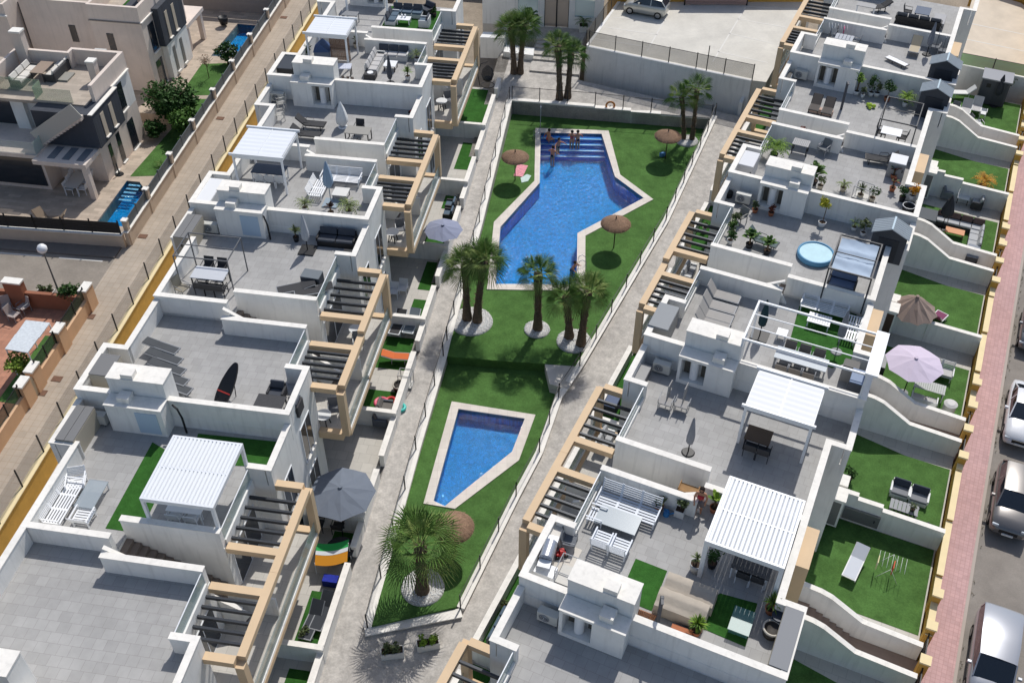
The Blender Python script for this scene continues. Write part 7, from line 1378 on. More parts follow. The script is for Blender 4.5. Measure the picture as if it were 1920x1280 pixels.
pt(FR, 'ball', ball, (1630, 202), z, 0, 'lime green inflatable toy on the terrace floor', 'toy')
v, u, w_, d_ = rect4(FR, [(1664.6, 182.5), (1732, 196), (1718.5, 237), (1650, 225)], z + 2.0); put('gaz6', gazebo(w_, d_, 2.0, C('gazebo_dark', (50, 52, 58), .5), None, 1, .06), FR.w(v, u, z), -FR.az, 'black metal gazebo frame with no canopy by the two sheds', 'gazebo')
ptz(FR, 'wt6', table(1.15, .85, .72, PLW, BLACK), (1672, 246), z + .72, z, 0, 'white table under the bare black gazebo frame', 'table')
for k, (a, b, r_) in enumerate(((1655, 243, 90), (1692, 252, -90))): ptz(FR, 'ch_b', chair(BTX, BLACK), (a, b), z + .6, z, r_, 'black chair %s the white table under the black gazebo frame' % ('left of', 'right of')[k], 'chair', CHR)
put('shed', None, FR.w(.35, 61.9, z), -FR.az, 'dark garden shed with pale gable roof, middle of three', 'shed', 'dark gable roofed sheds')
pt(FR, 'pp6c', potted('feather', .9, .4, BLACK, .18, .3, LF1, 119, n=16, l2=LF5), (1756, 203), z, 0, 'thin palm in the dark corner under the middle shed', 'potted plant', PP)
# ---- R7 / R8
z = Z['R7']
put('shed', None, FR.w(.4, 64.5, z), -FR.az, 'dark garden shed with pale gable roof, farthest of three', 'shed', 'dark gable roofed sheds')
ptz(FR, 't7', table(1.2, .85, .74, C('grey_blue_top', (160, 164, 172), .5), BLACK, slat=5), (1584, 70), z + .74, z, 0, 'grey slatted table by the drying clothes', 'table')
for k, (a, b, r_) in enumerate(((1563, 74, 90), (1603, 80, -90))): ptz(FR, 'ch_g7', chair(C('dark_rope', (76, 80, 84), .8), GRYM), (a, b), z + .42, z, r_, 'grey chair %s the grey slatted table by the drying clothes' % ('left of', 'right of')[k], 'chair', CHR)
def airer(cols):
    def f():
        r = root('clothes_airer'); mb = MB()
        for y in (-.45, .45): mb.tube([(-.5, y, 0), (0, y, .9), (.5, y, 0)], .012, 5)
        for x in range(7): mb.tube([(-.6 + x * .2, -.45, .9), (-.6 + x * .2, .45, .9)], .008, 4)
        B2('frame', mb, PLW, r)
        for k, (c, x) in enumerate(cols): mb = MB(); mb.box(x - .02, -.35, .4, x + .02, .1, .93); B2('clothing', mb, c, r)
        return r
    return f
ptz(FR, 'air7', airer(((C('cloth_grey', (120, 128, 140), .9), -.4), (C('cloth_pink', (206, 90, 130), .9), .4), (BTX, 0))), (1572, 50), z + .9, z, 10, 'drying rack with dark and pink clothes against the wall', 'drying rack')
ptz(FR, 'beige_l', lounger(C('beige_sling', (186, 174, 150), .9), GRYM, 50, 1.7, .7), (1716, 88), z + .38, z, 0, 'beige sunlounger against the wall beside a furled grey parasol', 'sun lounger', LG)
pt(FR, 'closed_g3', parasol_closed((124, 128, 138), 2.3, 'round', .17), (1737, 103), z, 0, 'furled grey parasol right of the beige sunlounger', 'parasol', 'furled parasols')
for k, (a, b) in enumerate(((1755, 85), (1768, 92))): ptz(FR, 'folded7', chair(C('grey_folded', (104, 108, 114), .8), GRYM, high=1.2), (a, b), z + .5, z, 0, 'grey high chair in the far street corner, %s one' % ('left', 'right')[k], 'chair', CHR)
ptz(FR, 'flat7', lounger(PLW, C('dark_edge', (70, 72, 76), .6), 0, 1.6, .5), (1683, 112), z + .3, z - .18, 62, 'white flat lounger lying low on the bare terrace floor', 'sun lounger', LG)
z = Z['R8']
ptz(FR, 'bl8', table(1.0, 1.3, .74, C('navy_top', (52, 72, 100), .5), BLACK), (1731, 20), z + .74, z, 0, 'navy blue table at the top right', 'table')
ptz(FR, 'blk8', sofa(4, .75, .7, BLACK, FABD, name='sofa', bh=.3), (1722, 39), z + .35, z, 180, 'long black sofa with its back to the lens, top right', 'sofa')
ptz(FR, 'ch_b', chair(BTX, BLACK), (1704, 17), z + .6, z, 90, 'black chair left of the navy blue table', 'chair', CHR)
ptz(FR, 'wt8', table(1.3, .6, .74, C('grey_top8', (150, 150, 150), .5), WFR), (1625, 10), z + .74, z, 0, 'grey table with black objects near the top edge', 'table')
ptz(FR, 'wc8', storage(.8, 1.5, .5, C('grey_bench8', (140, 140, 142), .6), C('grey_bench8_lid', (158, 158, 160), .6), 1), (1762, 35), z + .5, z, 0, 'grey bench box along the street parapet, top right', 'storage box', ST)
ptz(FR, 'dl8', lounger(BTX, BLACK, 30, 1.4, .6), (1655, 12), z + .35, z, -50, 'small black reclining seat near the top edge', 'sun lounger', LG)
# ================================================================ GARDENS, POOL AREA, STREETS
# ---- palms on the lawns and plaza
def palm(px, ptop, z, R_, label, seed, n=46, tr=.22, pet=.6):
    n = int(n * .75)
    b = P(*px, z); best = None
    for k in range(100, 900, 5):
        h = k / 100; d = b + Vector((0, 0, h)) - Vector((0, 0, CH)); c = d.dot(_F); y = 640 - CF * d.dot(_U) / c
        if best is None or abs(y - ptop[1]) < best[0]: best = (abs(y - ptop[1]), h, 960 + CF * d.dot(_R) / c, c)
    h = best[1]; lx = (ptop[0] - best[2]) * best[3] / CF
    return put('palm%d' % seed, fan_palm(h, R_, n, seed, tr, lean=(lx, 0), pet=pet), b, 0, label, 'palm tree', 'fan palms')
zp = G(67)
palm((964, 142), (958, 52), zp, 1.0, 'left palm of the pair at the top left of the plaza', 1, 44)
palm((975, 142), (983, 48), zp, 1.0, 'right palm of the pair at the top left of the plaza', 2, 44)
palm((1049, 189), (1046, 86), G(65), .85, 'taller left palm of the pair on the plaza before the steps', 3, 38)
palm((1064, 186), (1071, 100), G(65), .85, 'shorter right palm of the pair on the plaza before the steps', 4, 38)
palm((1281, 262), (1278, 183), ZU, .7, 'left palm of the pair in the far right corner of the lawn', 5, 30, .15)
palm((1297, 263), (1307, 168), ZU, .7, 'right palm of the pair in the far right corner of the lawn', 6, 32, .15)
palm((876, 600), (872, 497), ZU, .95, 'left palm of the pair between path and big pool', 7, 42)
palm((895, 604), (908, 488), ZU, 1.0, 'right palm of the pair between path and big pool', 8, 44)
palm((1008, 618), (1009, 512), ZU, .8, 'single palm in its own pebble circle below the big pool', 9, 40)
palm((1067, 634), (1062, 556), ZU, .85, 'left palm of the pair nearest the concrete landing', 10, 38)
palm((1089, 648), (1103, 546), ZU, .9, 'right palm of the pair nearest the concrete landing', 11, 42)
palm((792, 1108), (788, 1022), ZL, 1.25, 'large spreading palm at the pointed near end of the lawn', 12, 48, .26, .95)
PG_ = 'white pebble circles round the palms'
pt(FW, 'peb1', pebble_ring(1.25, 1.0), (884, 603), ZU, 0, 'white pebble circle under the palm pair beside the path', 'pebble circle', PG_)
pt(FW, 'peb2', pebble_ring(.75), (1007, 618), ZU, 0, 'white pebble circle under the single palm', 'pebble circle', PG_)
pt(FW, 'peb3', pebble_ring(1.0), (1076, 640), ZU, 0, 'white pebble circle under the pair near the concrete landing', 'pebble circle', PG_)
pt(FW, 'peb4', pebble_ring(.8), (1288, 265), ZU, 0, 'white pebble circle in the far right lawn corner', 'pebble circle', PG_)
pt(FW, 'peb5', pebble_ring(1.0), (793, 1101), ZL, 0, 'white pebble circle under the large near palm', 'pebble circle', PG_)
# ---- thatched parasols
for k, (a, b, zz, l) in enumerate(((966, 291, ZU, 'thatched parasol left of the big pool, above the pink towel'), (1253, 252, ZU, 'thatched parasol in the far right corner of the lawn'), (1155, 416, ZU, 'thatched parasol on the right beside the pool ladder'), (851, 984, ZL, 'thatched parasol half hidden by the large near palm'))):
    ptz(FW, 'thatch', thatch(.98), (a, b), zz + 2.0, zz, 0, l, 'parasol', 'thatched parasols')
def towel(pts, z, m, label):
    q = [P(a, b, z) for a, b in pts]; mb = MB(); mb.prism([(p.x - q[0].x, p.y - q[0].y) for p in q], 0, .025); o = build('towel', mb, m); o.location = (q[0].x, q[0].y, z + .001); tag(o, label, 'towel', 'towels on the lawn')
towel([(970, 308), (990, 311), (980, 332), (963, 330)], ZU, C('pink_towel', (222, 150, 160), .95, noise=.25, nscale=6), 'pink patterned towel under the left thatched parasol')
towel([(976, 334), (988, 327), (996, 330), (990, 340), (978, 343)], ZU, C('pale_towel', (196, 216, 210), .95, noise=.1, nscale=6), 'pale blue-green towel beside the pink towel')
def bag():
    r = root('bag'); mb = MB(); mb.box(-.22, -.12, 0, .22, .12, .3); B2('body', mb, C('bag_blue', (90, 140, 190), .8), r, bevel=.05); mb = MB(); mb.tube([(-.14, 0, .28), (-.1, 0, .45), (.1, 0, .45), (.14, 0, .28)], .012, 5); B2('handle', mb, BLACK, r); return r
pt(FW, 'bag', bag, (1242, 293), ZU, 20, 'blue bag in the shade of the far right thatched parasol', 'bag')
# ---- life ring, ladder, rails
def lifering():
    r = root('life_ring'); mb = MB(); mb.cyl((0, 0), .03, 0, 1.2, 8); B2('post', mb, GREYP, r); mb = MB(); n, m_ = 28, 10; vs = []
    for i in range(n):
        a = 2 * pi * i / n
        for j in range(m_): b = 2 * pi * j / m_; q = .3 + .075 * cos(b); vs.append((q * cos(a), -.1 + .05 * sin(b), 1.2 + q * sin(a)))
    mb.add(vs, [(i * m_ + j, ((i + 1) % n) * m_ + j, ((i + 1) % n) * m_ + (j + 1) % m_, i * m_ + (j + 1) % m_) for i in range(n) for j in range(m_)], True); B2('ring', mb, C('orange_ring', (206, 130, 60), .6), r); return r
pt(FW, 'ring', lifering, (1142, 224), ZU, 0, 'orange life ring on a post before the stepped retaining wall', 'life ring')
def ladder():
    r = root('pool_ladder'); SS = C('steel', (188, 190, 196), .25, metal=.7)
    for x in (-.25, .25): mb = MB(); mb.tube([(x, .45, 0), (x, .42, .55), (x, .2, .72), (x, 0, .6), (x, -.05, .1), (x, -.05, -1.0)], .022, 7); B2('rail', mb, SS, r)
    for k in range(4): mb = MB(); mb.box(-.25, -.09, -.2 - .25 * k, .25, -.01, -.17 - .25 * k); B2('rung', mb, SS, r)
    return r
pt(FW, 'ladder', ladder, (1085, 500), PZU, -90, 'steel ladder on the right side of the big pool', 'ladder')
pt(FW, 'ladder', ladder, (1012, 262), PZU, 90, 'steel handrails at the far left corner of the big pool', 'ladder')
mb = MB(); mb.cyl((0, 0), .03, 0, 1.9, 8); mb.bar((0, 0, 1.85), (0, -.3, 1.85), .06, .03); o = build('pool_shower', mb, C('steel', (188, 190, 196), .25)); o.location = P(1013, 240, ZU); tag(o, 'slim metal pool shower at the far left pool corner', 'shower')
# ---- people
def skel(P_, hands=True):
    """P_: dict of joint positions -> joints, edges, radii; five fingers per hand"""
    nm = ['pelvis', 'waist', 'chest', 'neck', 'skull', 'lsh', 'lel', 'lwr', 'lha', 'rsh', 'rel', 'rwr', 'rha', 'lhip', 'lkn', 'lan', 'lto', 'rhip', 'rkn', 'ran', 'rto']
    rad = [.13, .115, .14, .055, .07, .062, .045, .03, .032, .062, .045, .03, .032, .09, .062, .042, .035, .09, .062, .042, .035]
    J = [tuple(P_[n]) for n in nm]; E = [(0, 1), (1, 2), (2, 3), (3, 4), (2, 5), (5, 6), (6, 7), (7, 8), (2, 9), (9, 10), (10, 11), (11, 12), (0, 13), (13, 14), (14, 15), (15, 16), (0, 17), (17, 18), (18, 19), (19, 20)]
    for h, w in ((8, 7), (12, 11)):
        a = Vector(J[w]); b = Vector(J[h]); d = (b - a).normalized(); s_ = d.cross(Vector((0, 1, .2))).normalized()
        for k, (off, L_) in enumerate(((-.03, .07), (-.01, .085), (.01, .08), (.03, .062))): J.append(tuple(b + s_ * off + d * .03)); rad.append(.01); J.append(tuple(b + s_ * off * 1.2 + d * L_ + Vector((0, -.015, 0)))); rad.append(.008); E += [(h, len(J) - 2), (len(J) - 2, len(J) - 1)]
        J.append(tuple(a + d * .03 - s_ * .045)); rad.append(.01); E.append((w, len(J) - 1))
    return J, E, rad
def pose(h0=0, lean=0, la=(-.25, -.05, .95), ra=(.25, -.05, .95), sit=False, stride=.0, lel=None, rel=None):
    P_ = dict(pelvis=(0, 0, .92 + h0), waist=(0, -lean * .3, 1.08 + h0), chest=(0, -lean * .7, 1.3 + h0), neck=(0, -lean, 1.46 + h0), skull=(0, -lean * 1.1, 1.56 + h0), lsh=(-.17, -lean * .9, 1.38 + h0), rsh=(.17, -lean * .9, 1.38 + h0), lhip=(-.09, 0, .85 + h0), rhip=(.09, 0, .85 + h0), lkn=(-.1, -stride, .47 + h0), rkn=(.1, stride, .47 + h0), lan=(-.1, -stride * .6, .08 + h0), ran=(.1, stride * 1.6, .08 + h0), lto=(-.11, -stride * .6 - .16, .035 + h0), rto=(.11, stride * 1.6 - .16, .035 + h0))
    if sit: P_.update(lkn=(-.12, -.42, .9 + h0), rkn=(.12, -.42, .9 + h0), lan=(-.12, -.5, .5 + h0), ran=(.12, -.5, .5 + h0), lto=(-.12, -.64, .46 + h0), rto=(.12, -.64, .46 + h0))
    for s_, sh, el, wr, ha, t, e in ((-1, 'lsh', 'lel', 'lwr', 'lha', la, lel), (1, 'rsh', 'rel', 'rwr', 'rha', ra, rel)):
        t = Vector((t[0], t[1], t[2] + h0)); S_ = Vector(P_[sh]); E_ = Vector((e[0], e[1], e[2] + h0)) if e else (S_ + t) / 2 + Vector((s_ * .06, .04, -.02)); P_[el] = tuple(E_); P_[wr] = tuple(t); d = (t - E_).normalized(); P_[ha] = tuple(t + d * .07)
    return P_
def mkperson(P_, cloth, hair=HAIR, skin=SKIN, bob=1.0):
    J, E, R_ = skel(P_); s = P_['skull']; return person(J, R_, E, cloth, (s[0], s[1] - .01, s[2] + .07), .105, skin, hair, bob=bob)
TRK = C('swim_navy', (30, 40, 66), .8); SW2 = C('swim_coral', (196, 92, 84), .8)
wl = PZU - .13
bath = (((1036, 291), -1.0, pose(0, .05, (-.4, -.2, 1.1), (.4, -.2, 1.1)), (('swim_shorts', [0, 1], .012, TRK),), 150, 'dark-haired bather with arms out, nearest of the swimmers by the pool steps'),
        ((1046, 272), -1.12, pose(0, .1, (-.5, -.3, 1.2), (.45, -.3, 1.2)), (('swim_shorts', [0, 1], .012, TRK),), 40, 'bather low in the water just beyond the nearest swimmer'),
        ((1072, 267), -.75, pose(0, 0, (-.3, -.15, 1.0), (.3, -.2, 1.1)), (('swim_top', [1, 2], .012, SW2),), 170, 'bather in a coral top, left one of the pair on the steps'),
        ((1083, 268), -.72, pose(0, .04, (-.4, -.1, 1.1), (.28, 0, .95)), (('swim_shorts', [0, 1], .012, TRK),), 200, 'bather in navy trunks, right one of the pair on the steps'),
        ((1027, 262), -.88, pose(0, .1, (-.35, .1, 1.0), (.35, .1, 1.0), sit=True), (('swim_shorts', [0, 1], .012, SW2),), 120, 'bather sitting on the top step in the far left pool corner'),
        ((1072, 503), -1.1, pose(0, .2, (-.35, -.4, 1.25), (.35, -.35, 1.25)), (('swim_shorts', [0, 1], .012, TRK),), 60, 'dark-haired swimmer near the ladder on the right side'))
for k, (px, off, ps, cl, r_, l) in enumerate(bath):
    p = P(*px, wl); o = put('bather%d' % k, mkperson(ps, cl), (p.x, p.y, wl + off), radians(r_), l, 'person', 'people in the big pool')
RED = C('red_top', (190, 60, 66), .9); SK = C('grey_skirt', (132, 122, 124), .9)
zr = Z['R1']; p = P(1308, 962, zr); put('woman', mkperson(pose(0, .06, (-.2, -.28, 1.0), (.24, -.1, .9), stride=.08), (('top', [1, 2], .025, RED), ('skirt', [0, 13, 14], .05, SK), ('skirt', [0, 17, 18], .05, SK)), bob=2.2), p, radians(-20), 'person in a red top and grey skirt standing by the stair', 'person')
# ---- street lamp, drain covers
def lampost():
    r = root('street_lamp'); mb = MB(); mb.cyl((0, 0), .06, 0, 3.55, 10, r2=.04); B2('pole', mb, C('lamp_pole', (110, 112, 110), .6), r); mb = MB(); mb.lathe((0, 0, 3.8), [(.01, -.29), (.18, -.23), (.28, -.08), (.28, .08), (.18, .23), (.01, .29)], 24); B2('globe', mb, C('opal_globe', (236, 238, 240), .3), r); mb = MB(); mb.cyl((0, 0), .1, 0, .25, 10); B2('base', mb, MATS['lamp_pole'], r); return r
put('lamp', lampost, P(116, 562, FLg(-33, 41.5)), 0, 'globe street lamp beside the terracotta wall and side road', 'street lamp')
for k, (a, b) in enumerate(((268, 443), (169, 593), (107, 710), (78, 736), (413, 222), (532, 33))):
    p = PG(a, b, .004); mb = MB(); mb.box(-.28, -.2, 0, .28, .2, .015); o = build('drain_cover', mb, C('rusty_iron', (112, 84, 68), .8, noise=.2, nscale=8)); o.location = p; o.rotation_euler = (0, 0, -FL.az); tag(o, 'rusty drain cover in the left street, ' + ('by the villa wall corner pier', 'near the peach wall middle', 'by the leafy shrub pier', 'below the letter panel', 'before the villa tree', 'at the pink paved end')[k], 'drain cover', 'drain covers in the left street')
# ---- cars
def cpaint(n, rgb, met=.3): return C(n, rgb, .32, metal=met, coat=.8)
def carput(key, spec, paint, px, label, rear=False, L_=2.2, v=9.62, zz=None):
    uf = FR.g(*px, -.12)[1] if not rear else FR.f(P(*px, zz))[1]; u = uf + L_ if not rear else uf - L_; zc = FRg(v, u) - .118
    o = put(key, car(paint=paint, **spec), FR.w(v, u, zc), -FR.az, label, 'car', 'cars parked along the pink sidewalk')
carput('sedan', SEDAN, cpaint('white_car_paint', (214, 216, 220), 0), (1896, 843), 'white saloon car parked between two grey cars', L_=2.25, v=9.35)
carput('suv', SUV, cpaint('silver_car_paint', (120, 117, 115), .4), (1893, 1018), 'silver-grey car parked in front of the white one', L_=2.15, v=9.35)
carput('dark_hatch', dict(HATCH), cpaint('grey_car_paint', (118, 120, 124), .5), (1904, 661), 'dark grey car parked behind the white one', L_=1.75, v=9.35)
carput('van', VAN, cpaint('silver_van_paint', (160, 163, 170), .4), (1880, 1146), 'silver van with a ribbed roof in the lower right corner', rear=True, L_=2.2, v=9.4, zz=-.1)
f0 = P(1179, 27, DZ); r0 = P(1233, 37, DZ); d = (r0 - f0).normalized(); n = Vector((-d.y, d.x, 0)); c = (f0 + r0) / 2 + n * .8
put('hatch', car(paint=cpaint('pale_silver_paint', (186, 186, 180), .4), **HATCH), (c.x, c.y, DZ + .001), math.atan2(d.y, d.x) - pi / 2, 'small silver hatchback parked on the deck at the top', 'car')
# ---- planters at the tip of the lawn, plants by the gatehouse
def trough(lm_, seed):
    def f():
        r = root('planter_box'); rnd = random.Random(seed); mb = MB(); mb.box(-.5, -.2, 0, .5, .2, .42); B2('trough', mb, C('white_trough', (214, 212, 206), .8), r); mb = MB(); mb.box(-.46, -.16, .42, .46, .16, .43); B2('soil', mb, SOIL, r); mb = MB(); bush(mb, rnd, (-.2, 0, .6), .3, 200, .06, .8); bush(mb, rnd, (.2, 0, .62), .3, 200, .06, .8); B2('foliage', mb, lm_, r); return r
    return f
pt(FW, 'tr1', trough(LF5, 3), (732, 1197), None, 8, 'white trough with dark shrubs, left at the lawn tip', 'planter', 'white troughs at the lawn tip', dz=1.35)
pt(FW, 'tr2', trough(LF4, 4), (800, 1181), None, 12, 'white trough with yellow-green shrubs, right at the lawn tip', 'planter', 'white troughs at the lawn tip', dz=1.35)
for o in [o for o in COLL.objects if o.get('group') == 'white troughs at the lawn tip']: o.location.z = G(o.location.y)
def onG(o, fr=FR, dz=0): o.location.z = G(o.location.y) + dz; return o
def gt(fr, key, fn, px, h, rot, label, cat, group=None, dz=.03):
    p = PG(*px, 1.35 + h + dz); o = put(key, fn, (p.x, p.y, G(p.y) + dz), -fr.az + radians(rot), label, cat, group); return o
def PGz(px, h): return PG(*px, 1.35 + h)
p = P(1094, 58, ZP); put('gpalm', potted('feather', 1.2, .7, C('white_trough', (214, 212, 206), .8), .35, .5, LF1, 131, sq=True, n=16, l2=LF3), (p.x, p.y, ZP), 0, 'young palm in a white box right of the glazed gate', 'potted plant', PP)
p = P(990, 62, ZP); put('gban', potted('broad', 1.6, .9, C('white_trough', (214, 212, 206), .8), .3, .4, LF3, 132, n=26, l2=LF1), (p.x, p.y, ZP), 0, 'dark leafy plant left of the glazed gate', 'potted plant', PP)
# ---- lawn fences and plaza fence
LM = mixmat('faint_mesh', (60, 62, 60), .12, .6)
def wpts(l, dx, dz): return [(p[0] + dx, p[1], G(p[1]) + dz) for p in l]
fence('mesh_fence', 'thin black mesh fence along the left kerb of the lawns', FW, wpts(lk2, 0, .18), .95, 2.3, BLACK, LM)
fence('mesh_fence', 'thin black mesh fence along the right kerb of the lawns', FW, wpts([(p.x + .2, p.y) for p in rk], 0, .2), .95, 2.3, BLACK, LM)
w0_, w1_ = Vector(up[2][:2]), Vector(up[3][:2]); fence('mesh_fence', 'thin black mesh fence on the stepped retaining wall', FW, [(w0_.x, w0_.y + .15, .77), (w0_.lerp(w1_, .42).x, w0_.lerp(w1_, .42).y + .15, .77), (w0_.lerp(w1_, .7).x, w0_.lerp(w1_, .7).y + .15, .62), (w1_.x, w1_.y + .15, .5)], 1.0, 2.0, BLACK, LM)
mb = MB(); p = P(1087, 132, DZ); mb.cyl((0, 0), .035, 0, 2.0, 8); o = build('pole', mb, BLACK); o.location = P(1324, 134, DZ); tag(o, 'tall black pole on the edge of the parking deck', 'pole')
# ---- street side gardens, from the far end down
GZ = 'garden furniture in the street side gardens'
WW = C('white_resin', (216, 217, 216), .5)
gt(FR, 'gl_w', lounger(WW, WW, 45, 1.9, .6), (1818, 142), .38, -68, 'white sunlounger beside the dark flat-roofed shed', 'sun lounger', GZ)
for k, (a, b, r_) in enumerate(((1823, 171, 0), (1843, 167, 0))): gt(FR, 'gl_c', lounger(FAB, WW, 55, 1.5, .68), (a, b), .4, r_, 'white cushioned recliner by the round table, %s one' % ('left', 'right')[k], 'recliner', GZ)
gt(FR, 'rt', round_table(.95), (1796, 184), .72, 0, 'large round white table close to the house corner', 'table', GZ)
for k, (a, b, r_) in enumerate(((1825, 190, -60), (1800, 201, 180), (1803, 169, 0))): gt(FR, 'gch', chair(C('grey_sling2', (110, 112, 116), .8), WW), (a, b), .6, r_, 'grey and white chair at the large round table, %s' % ('right', 'near side', 'far side')[k], 'chair', GZ)
p = PGz((1874, 168), 0); put('closed_dk2', parasol_closed((58, 60, 66), 2.5, 'round', .24), (p.x, p.y, G(p.y) + .03), 0, 'furled black parasol in the farthest garden before the shed', 'parasol', 'furled parasols')
def flatshed():
    r = root('garden_shed'); mb = MB(); mb.box(-.95, -.75, 0, .95, .75, 1.9); B2('wall', mb, C('shed_charcoal', (74, 76, 84), .6), r); mb = MB(); mb.box(-1.05, -.85, 1.9, 1.05, .85, 2.0); B2('roof', mb, C('shed_flat_roof', (142, 144, 150), .6), r); mb = MB(); mb.box(-.6, -.77, 1.3, -.3, -.752, 1.6); B2('window', mb, BLACK, r); mb = MB(); mb.box(.0, -.78, .05, .8, -.755, 1.8); B2('door', mb, C('shed_door2', (62, 64, 72), .6), r); return r
v, u, _ = FR.f(PGz((1884, 110), 2.0)); put('flatshed', flatshed, FR.w(min(v, 5.3), u, FRg(5, u) + .03), -FR.az, 'large charcoal garden shed with flat grey roof by the far garden wall', 'shed')
gt(FR, 'smallrt', round_table(.3, .5), (1854, 219), .5, 0, 'tiny white round table on the farthest lawn', 'table', GZ)
for k, (a, b) in enumerate(((1855, 181), (1848, 202))): gt(FR, 'wst', chair(WW, WW, W=.4, high=.6), (a, b), .4, 30 * k, 'small white child chair on the farthest lawn, %s one' % ('far', 'near')[k], 'chair', GZ)
p = PGz((1892, 145), 0); put('gb1', potted('bush', 1.4, .6, TER, .25, .3, LF5, 140, n=420), (p.x, p.y, G(p.y) + .03), 0, 'olive bush beside the furled black parasol', 'potted plant', PP)
# second garden
gt(FR, 'gs_g', sofa(2, .65, .75, GREYP, C('grey_cushion', (120, 124, 130), .9), arms=(1, 0)), (1790, 322), .4, 90, 'grey two-seat garden sofa facing a white table', 'sofa', GZ)
gt(FR, 'gt_w', table(.75, 1.2, .45, WW, RAT, name='coffee_table'), (1820, 332), .45, 0, 'white-topped coffee table between grey seats', 'coffee table', GZ)
for k, (a, b) in enumerate(((1849, 331), (1846, 346))): gt(FR, 'ga_g', sofa(1, .7, .7, RAT, C('pale_cushion', (176, 178, 180), .9), name='armchair'), (a, b), .4, -90, 'rattan armchair by the orange-tinged palm, %s one' % ('far', 'near')[k], 'armchair', GZ)
p = PGz((1853, 322), 0); put('op', potted('feather', 1.0, .75, TER, .25, .3, C('orange_palm_leaf', (176, 130, 44), .7, noise=.3), 141, n=34, l2=LFO), (p.x, p.y, G(p.y) + .03), 0, 'orange-tinged palm in the garden of grey sofas', 'potted plant', PP)
# flat roofed outdoor kitchens against the dividing walls
def kitchen(w=1.2, d=.75, h=1.9, m1=None):
    def f():
        r = root('garden_closet'); mb = MB(); mb.box(-w / 2, -d / 2, 0, w / 2, d / 2, h); B2('body', mb, WHITE, r); mb = MB(); mb.box(-w / 2 - .06, -d / 2 - .06, h, w / 2 + .06, d / 2 + .06, h + .1); B2('top', mb, COPE, r); mb = MB(); mb.box(-w / 2 + .1, -d / 2 - .01, .1, w / 2 - .1, -d / 2, h - .15); B2('door', mb, m1 or C('grey_door', (120, 118, 116), .6), r); return r
    return f
KG = 'white garden closets against the dividing walls'
for k, (u, l, kf) in enumerate(((34.8, 'white garden closet behind the white sunlounger, near side of the wall', 'kg'), (48.9, 'white garden closet with a brown door below the taupe parasol', 'kb'), (63.2, 'white garden closet beside the bench garden wall', 'kg'))):
    put(kf, kitchen(m1=None if kf == 'kg' else C('brown_door', (86, 66, 56), .7)), FR.w(1.25, u - .55, FRg(1, u) + .03), -FR.az, l, 'closet', KG)
    put('kg2', kitchen(1.1, .6, 1.75), FR.w(1.2, u + .5, FRg(1, u) + .03), -FR.az, l.replace('near', 'far').replace('closet', 'cabinet') + ', far side twin' if k else 'lower white cabinet just beyond the wall of the sunlounger lawn', 'closet', KG)
# third garden: corner sofa and orange table
gt(FR, 'cs_row', sofa(4, .72, .8, RAT, C('pale_cushion', (176, 178, 180), .9), C('brown_cushion', (96, 80, 76), .9), arms=(1, 0)), (1812, 384), .4, 0, 'long garden sofa with brown pillows along the wall', 'sofa', GZ)
gt(FR, 'cs_col', sofa(3, .75, .8, RAT, C('pale_cushion', (176, 178, 180), .9), arms=(0, 0)), (1842, 413), .4, -90, 'garden sofa wing along the street wall by the orange table', 'sofa', GZ)
gt(FR, 'otable', table(1.15, .6, .42, C('orange_wood', (206, 144, 100), .6), BARK, name='coffee_table'), (1803, 400), .42, 0, 'orange wooden coffee table on the corner sofa lawn', 'coffee table', GZ)
gt(FR, 'kidch', chair(C('lime_plastic', (150, 190, 100), .5), C('lime_plastic', (150, 190, 100), .5), W=.42, high=.75), (1731, 393), .42, 0, 'lime green child chair by the house corner', 'chair', GZ)
gt(FR, 'bbqcov', storage(1.1, 1.2, .95, C('bbq_cover', (58, 62, 68), .8), C('bbq_cover_top', (76, 82, 88), .7), 1, name='covered_barbecue'), (1752, 368), .95, 0, 'large dark covered barbecue against the house', 'barbecue', GZ)
p = PGz((1776, 398), 0); put('closed_dk3', parasol_closed((50, 52, 58), 2.6, 'round', .3), (p.x, p.y, G(p.y) + .03), 0, 'furled black parasol left of the long garden sofa', 'parasol', 'furled parasols')
for k, (a, b) in enumerate(((1750, 394), (1764, 397))): gt(FR, 'pouf', storage(.5, .5, .45, FAB, FAB, 1, name='pouffe'), (a, b), .45, 15, 'grey pouffe at the foot of the furled black parasol, %s one' % ('left', 'right')[k], 'pouffe', GZ)
gt(FR, 'greychest', storage(.7, 1.3, .7, C('chest_body', (60, 62, 68), .7), C('chest_top', (120, 128, 140), .6), 1), (1839, 437), .7, 0, 'slate-topped chest below the garden sofa wing', 'storage box', GZ)
# fourth: taupe parasol
def taupe():
    f = parasol(1.35, (150, 132, 122), 10, 1.55, 1.0, scal=.06)
    return f()
gt(FR, 'taupe', taupe, (1733, 522), 2.5, 0, 'taupe scalloped parasol with pale ribs', 'parasol')
gt(FR, 'purpl', lounger(C('purple_towel', (126, 66, 96), .9), WW, 50, 1.5, .7), (1770, 563), .4, 160, 'white recliner with a purple towel right of the taupe parasol', 'recliner', GZ)
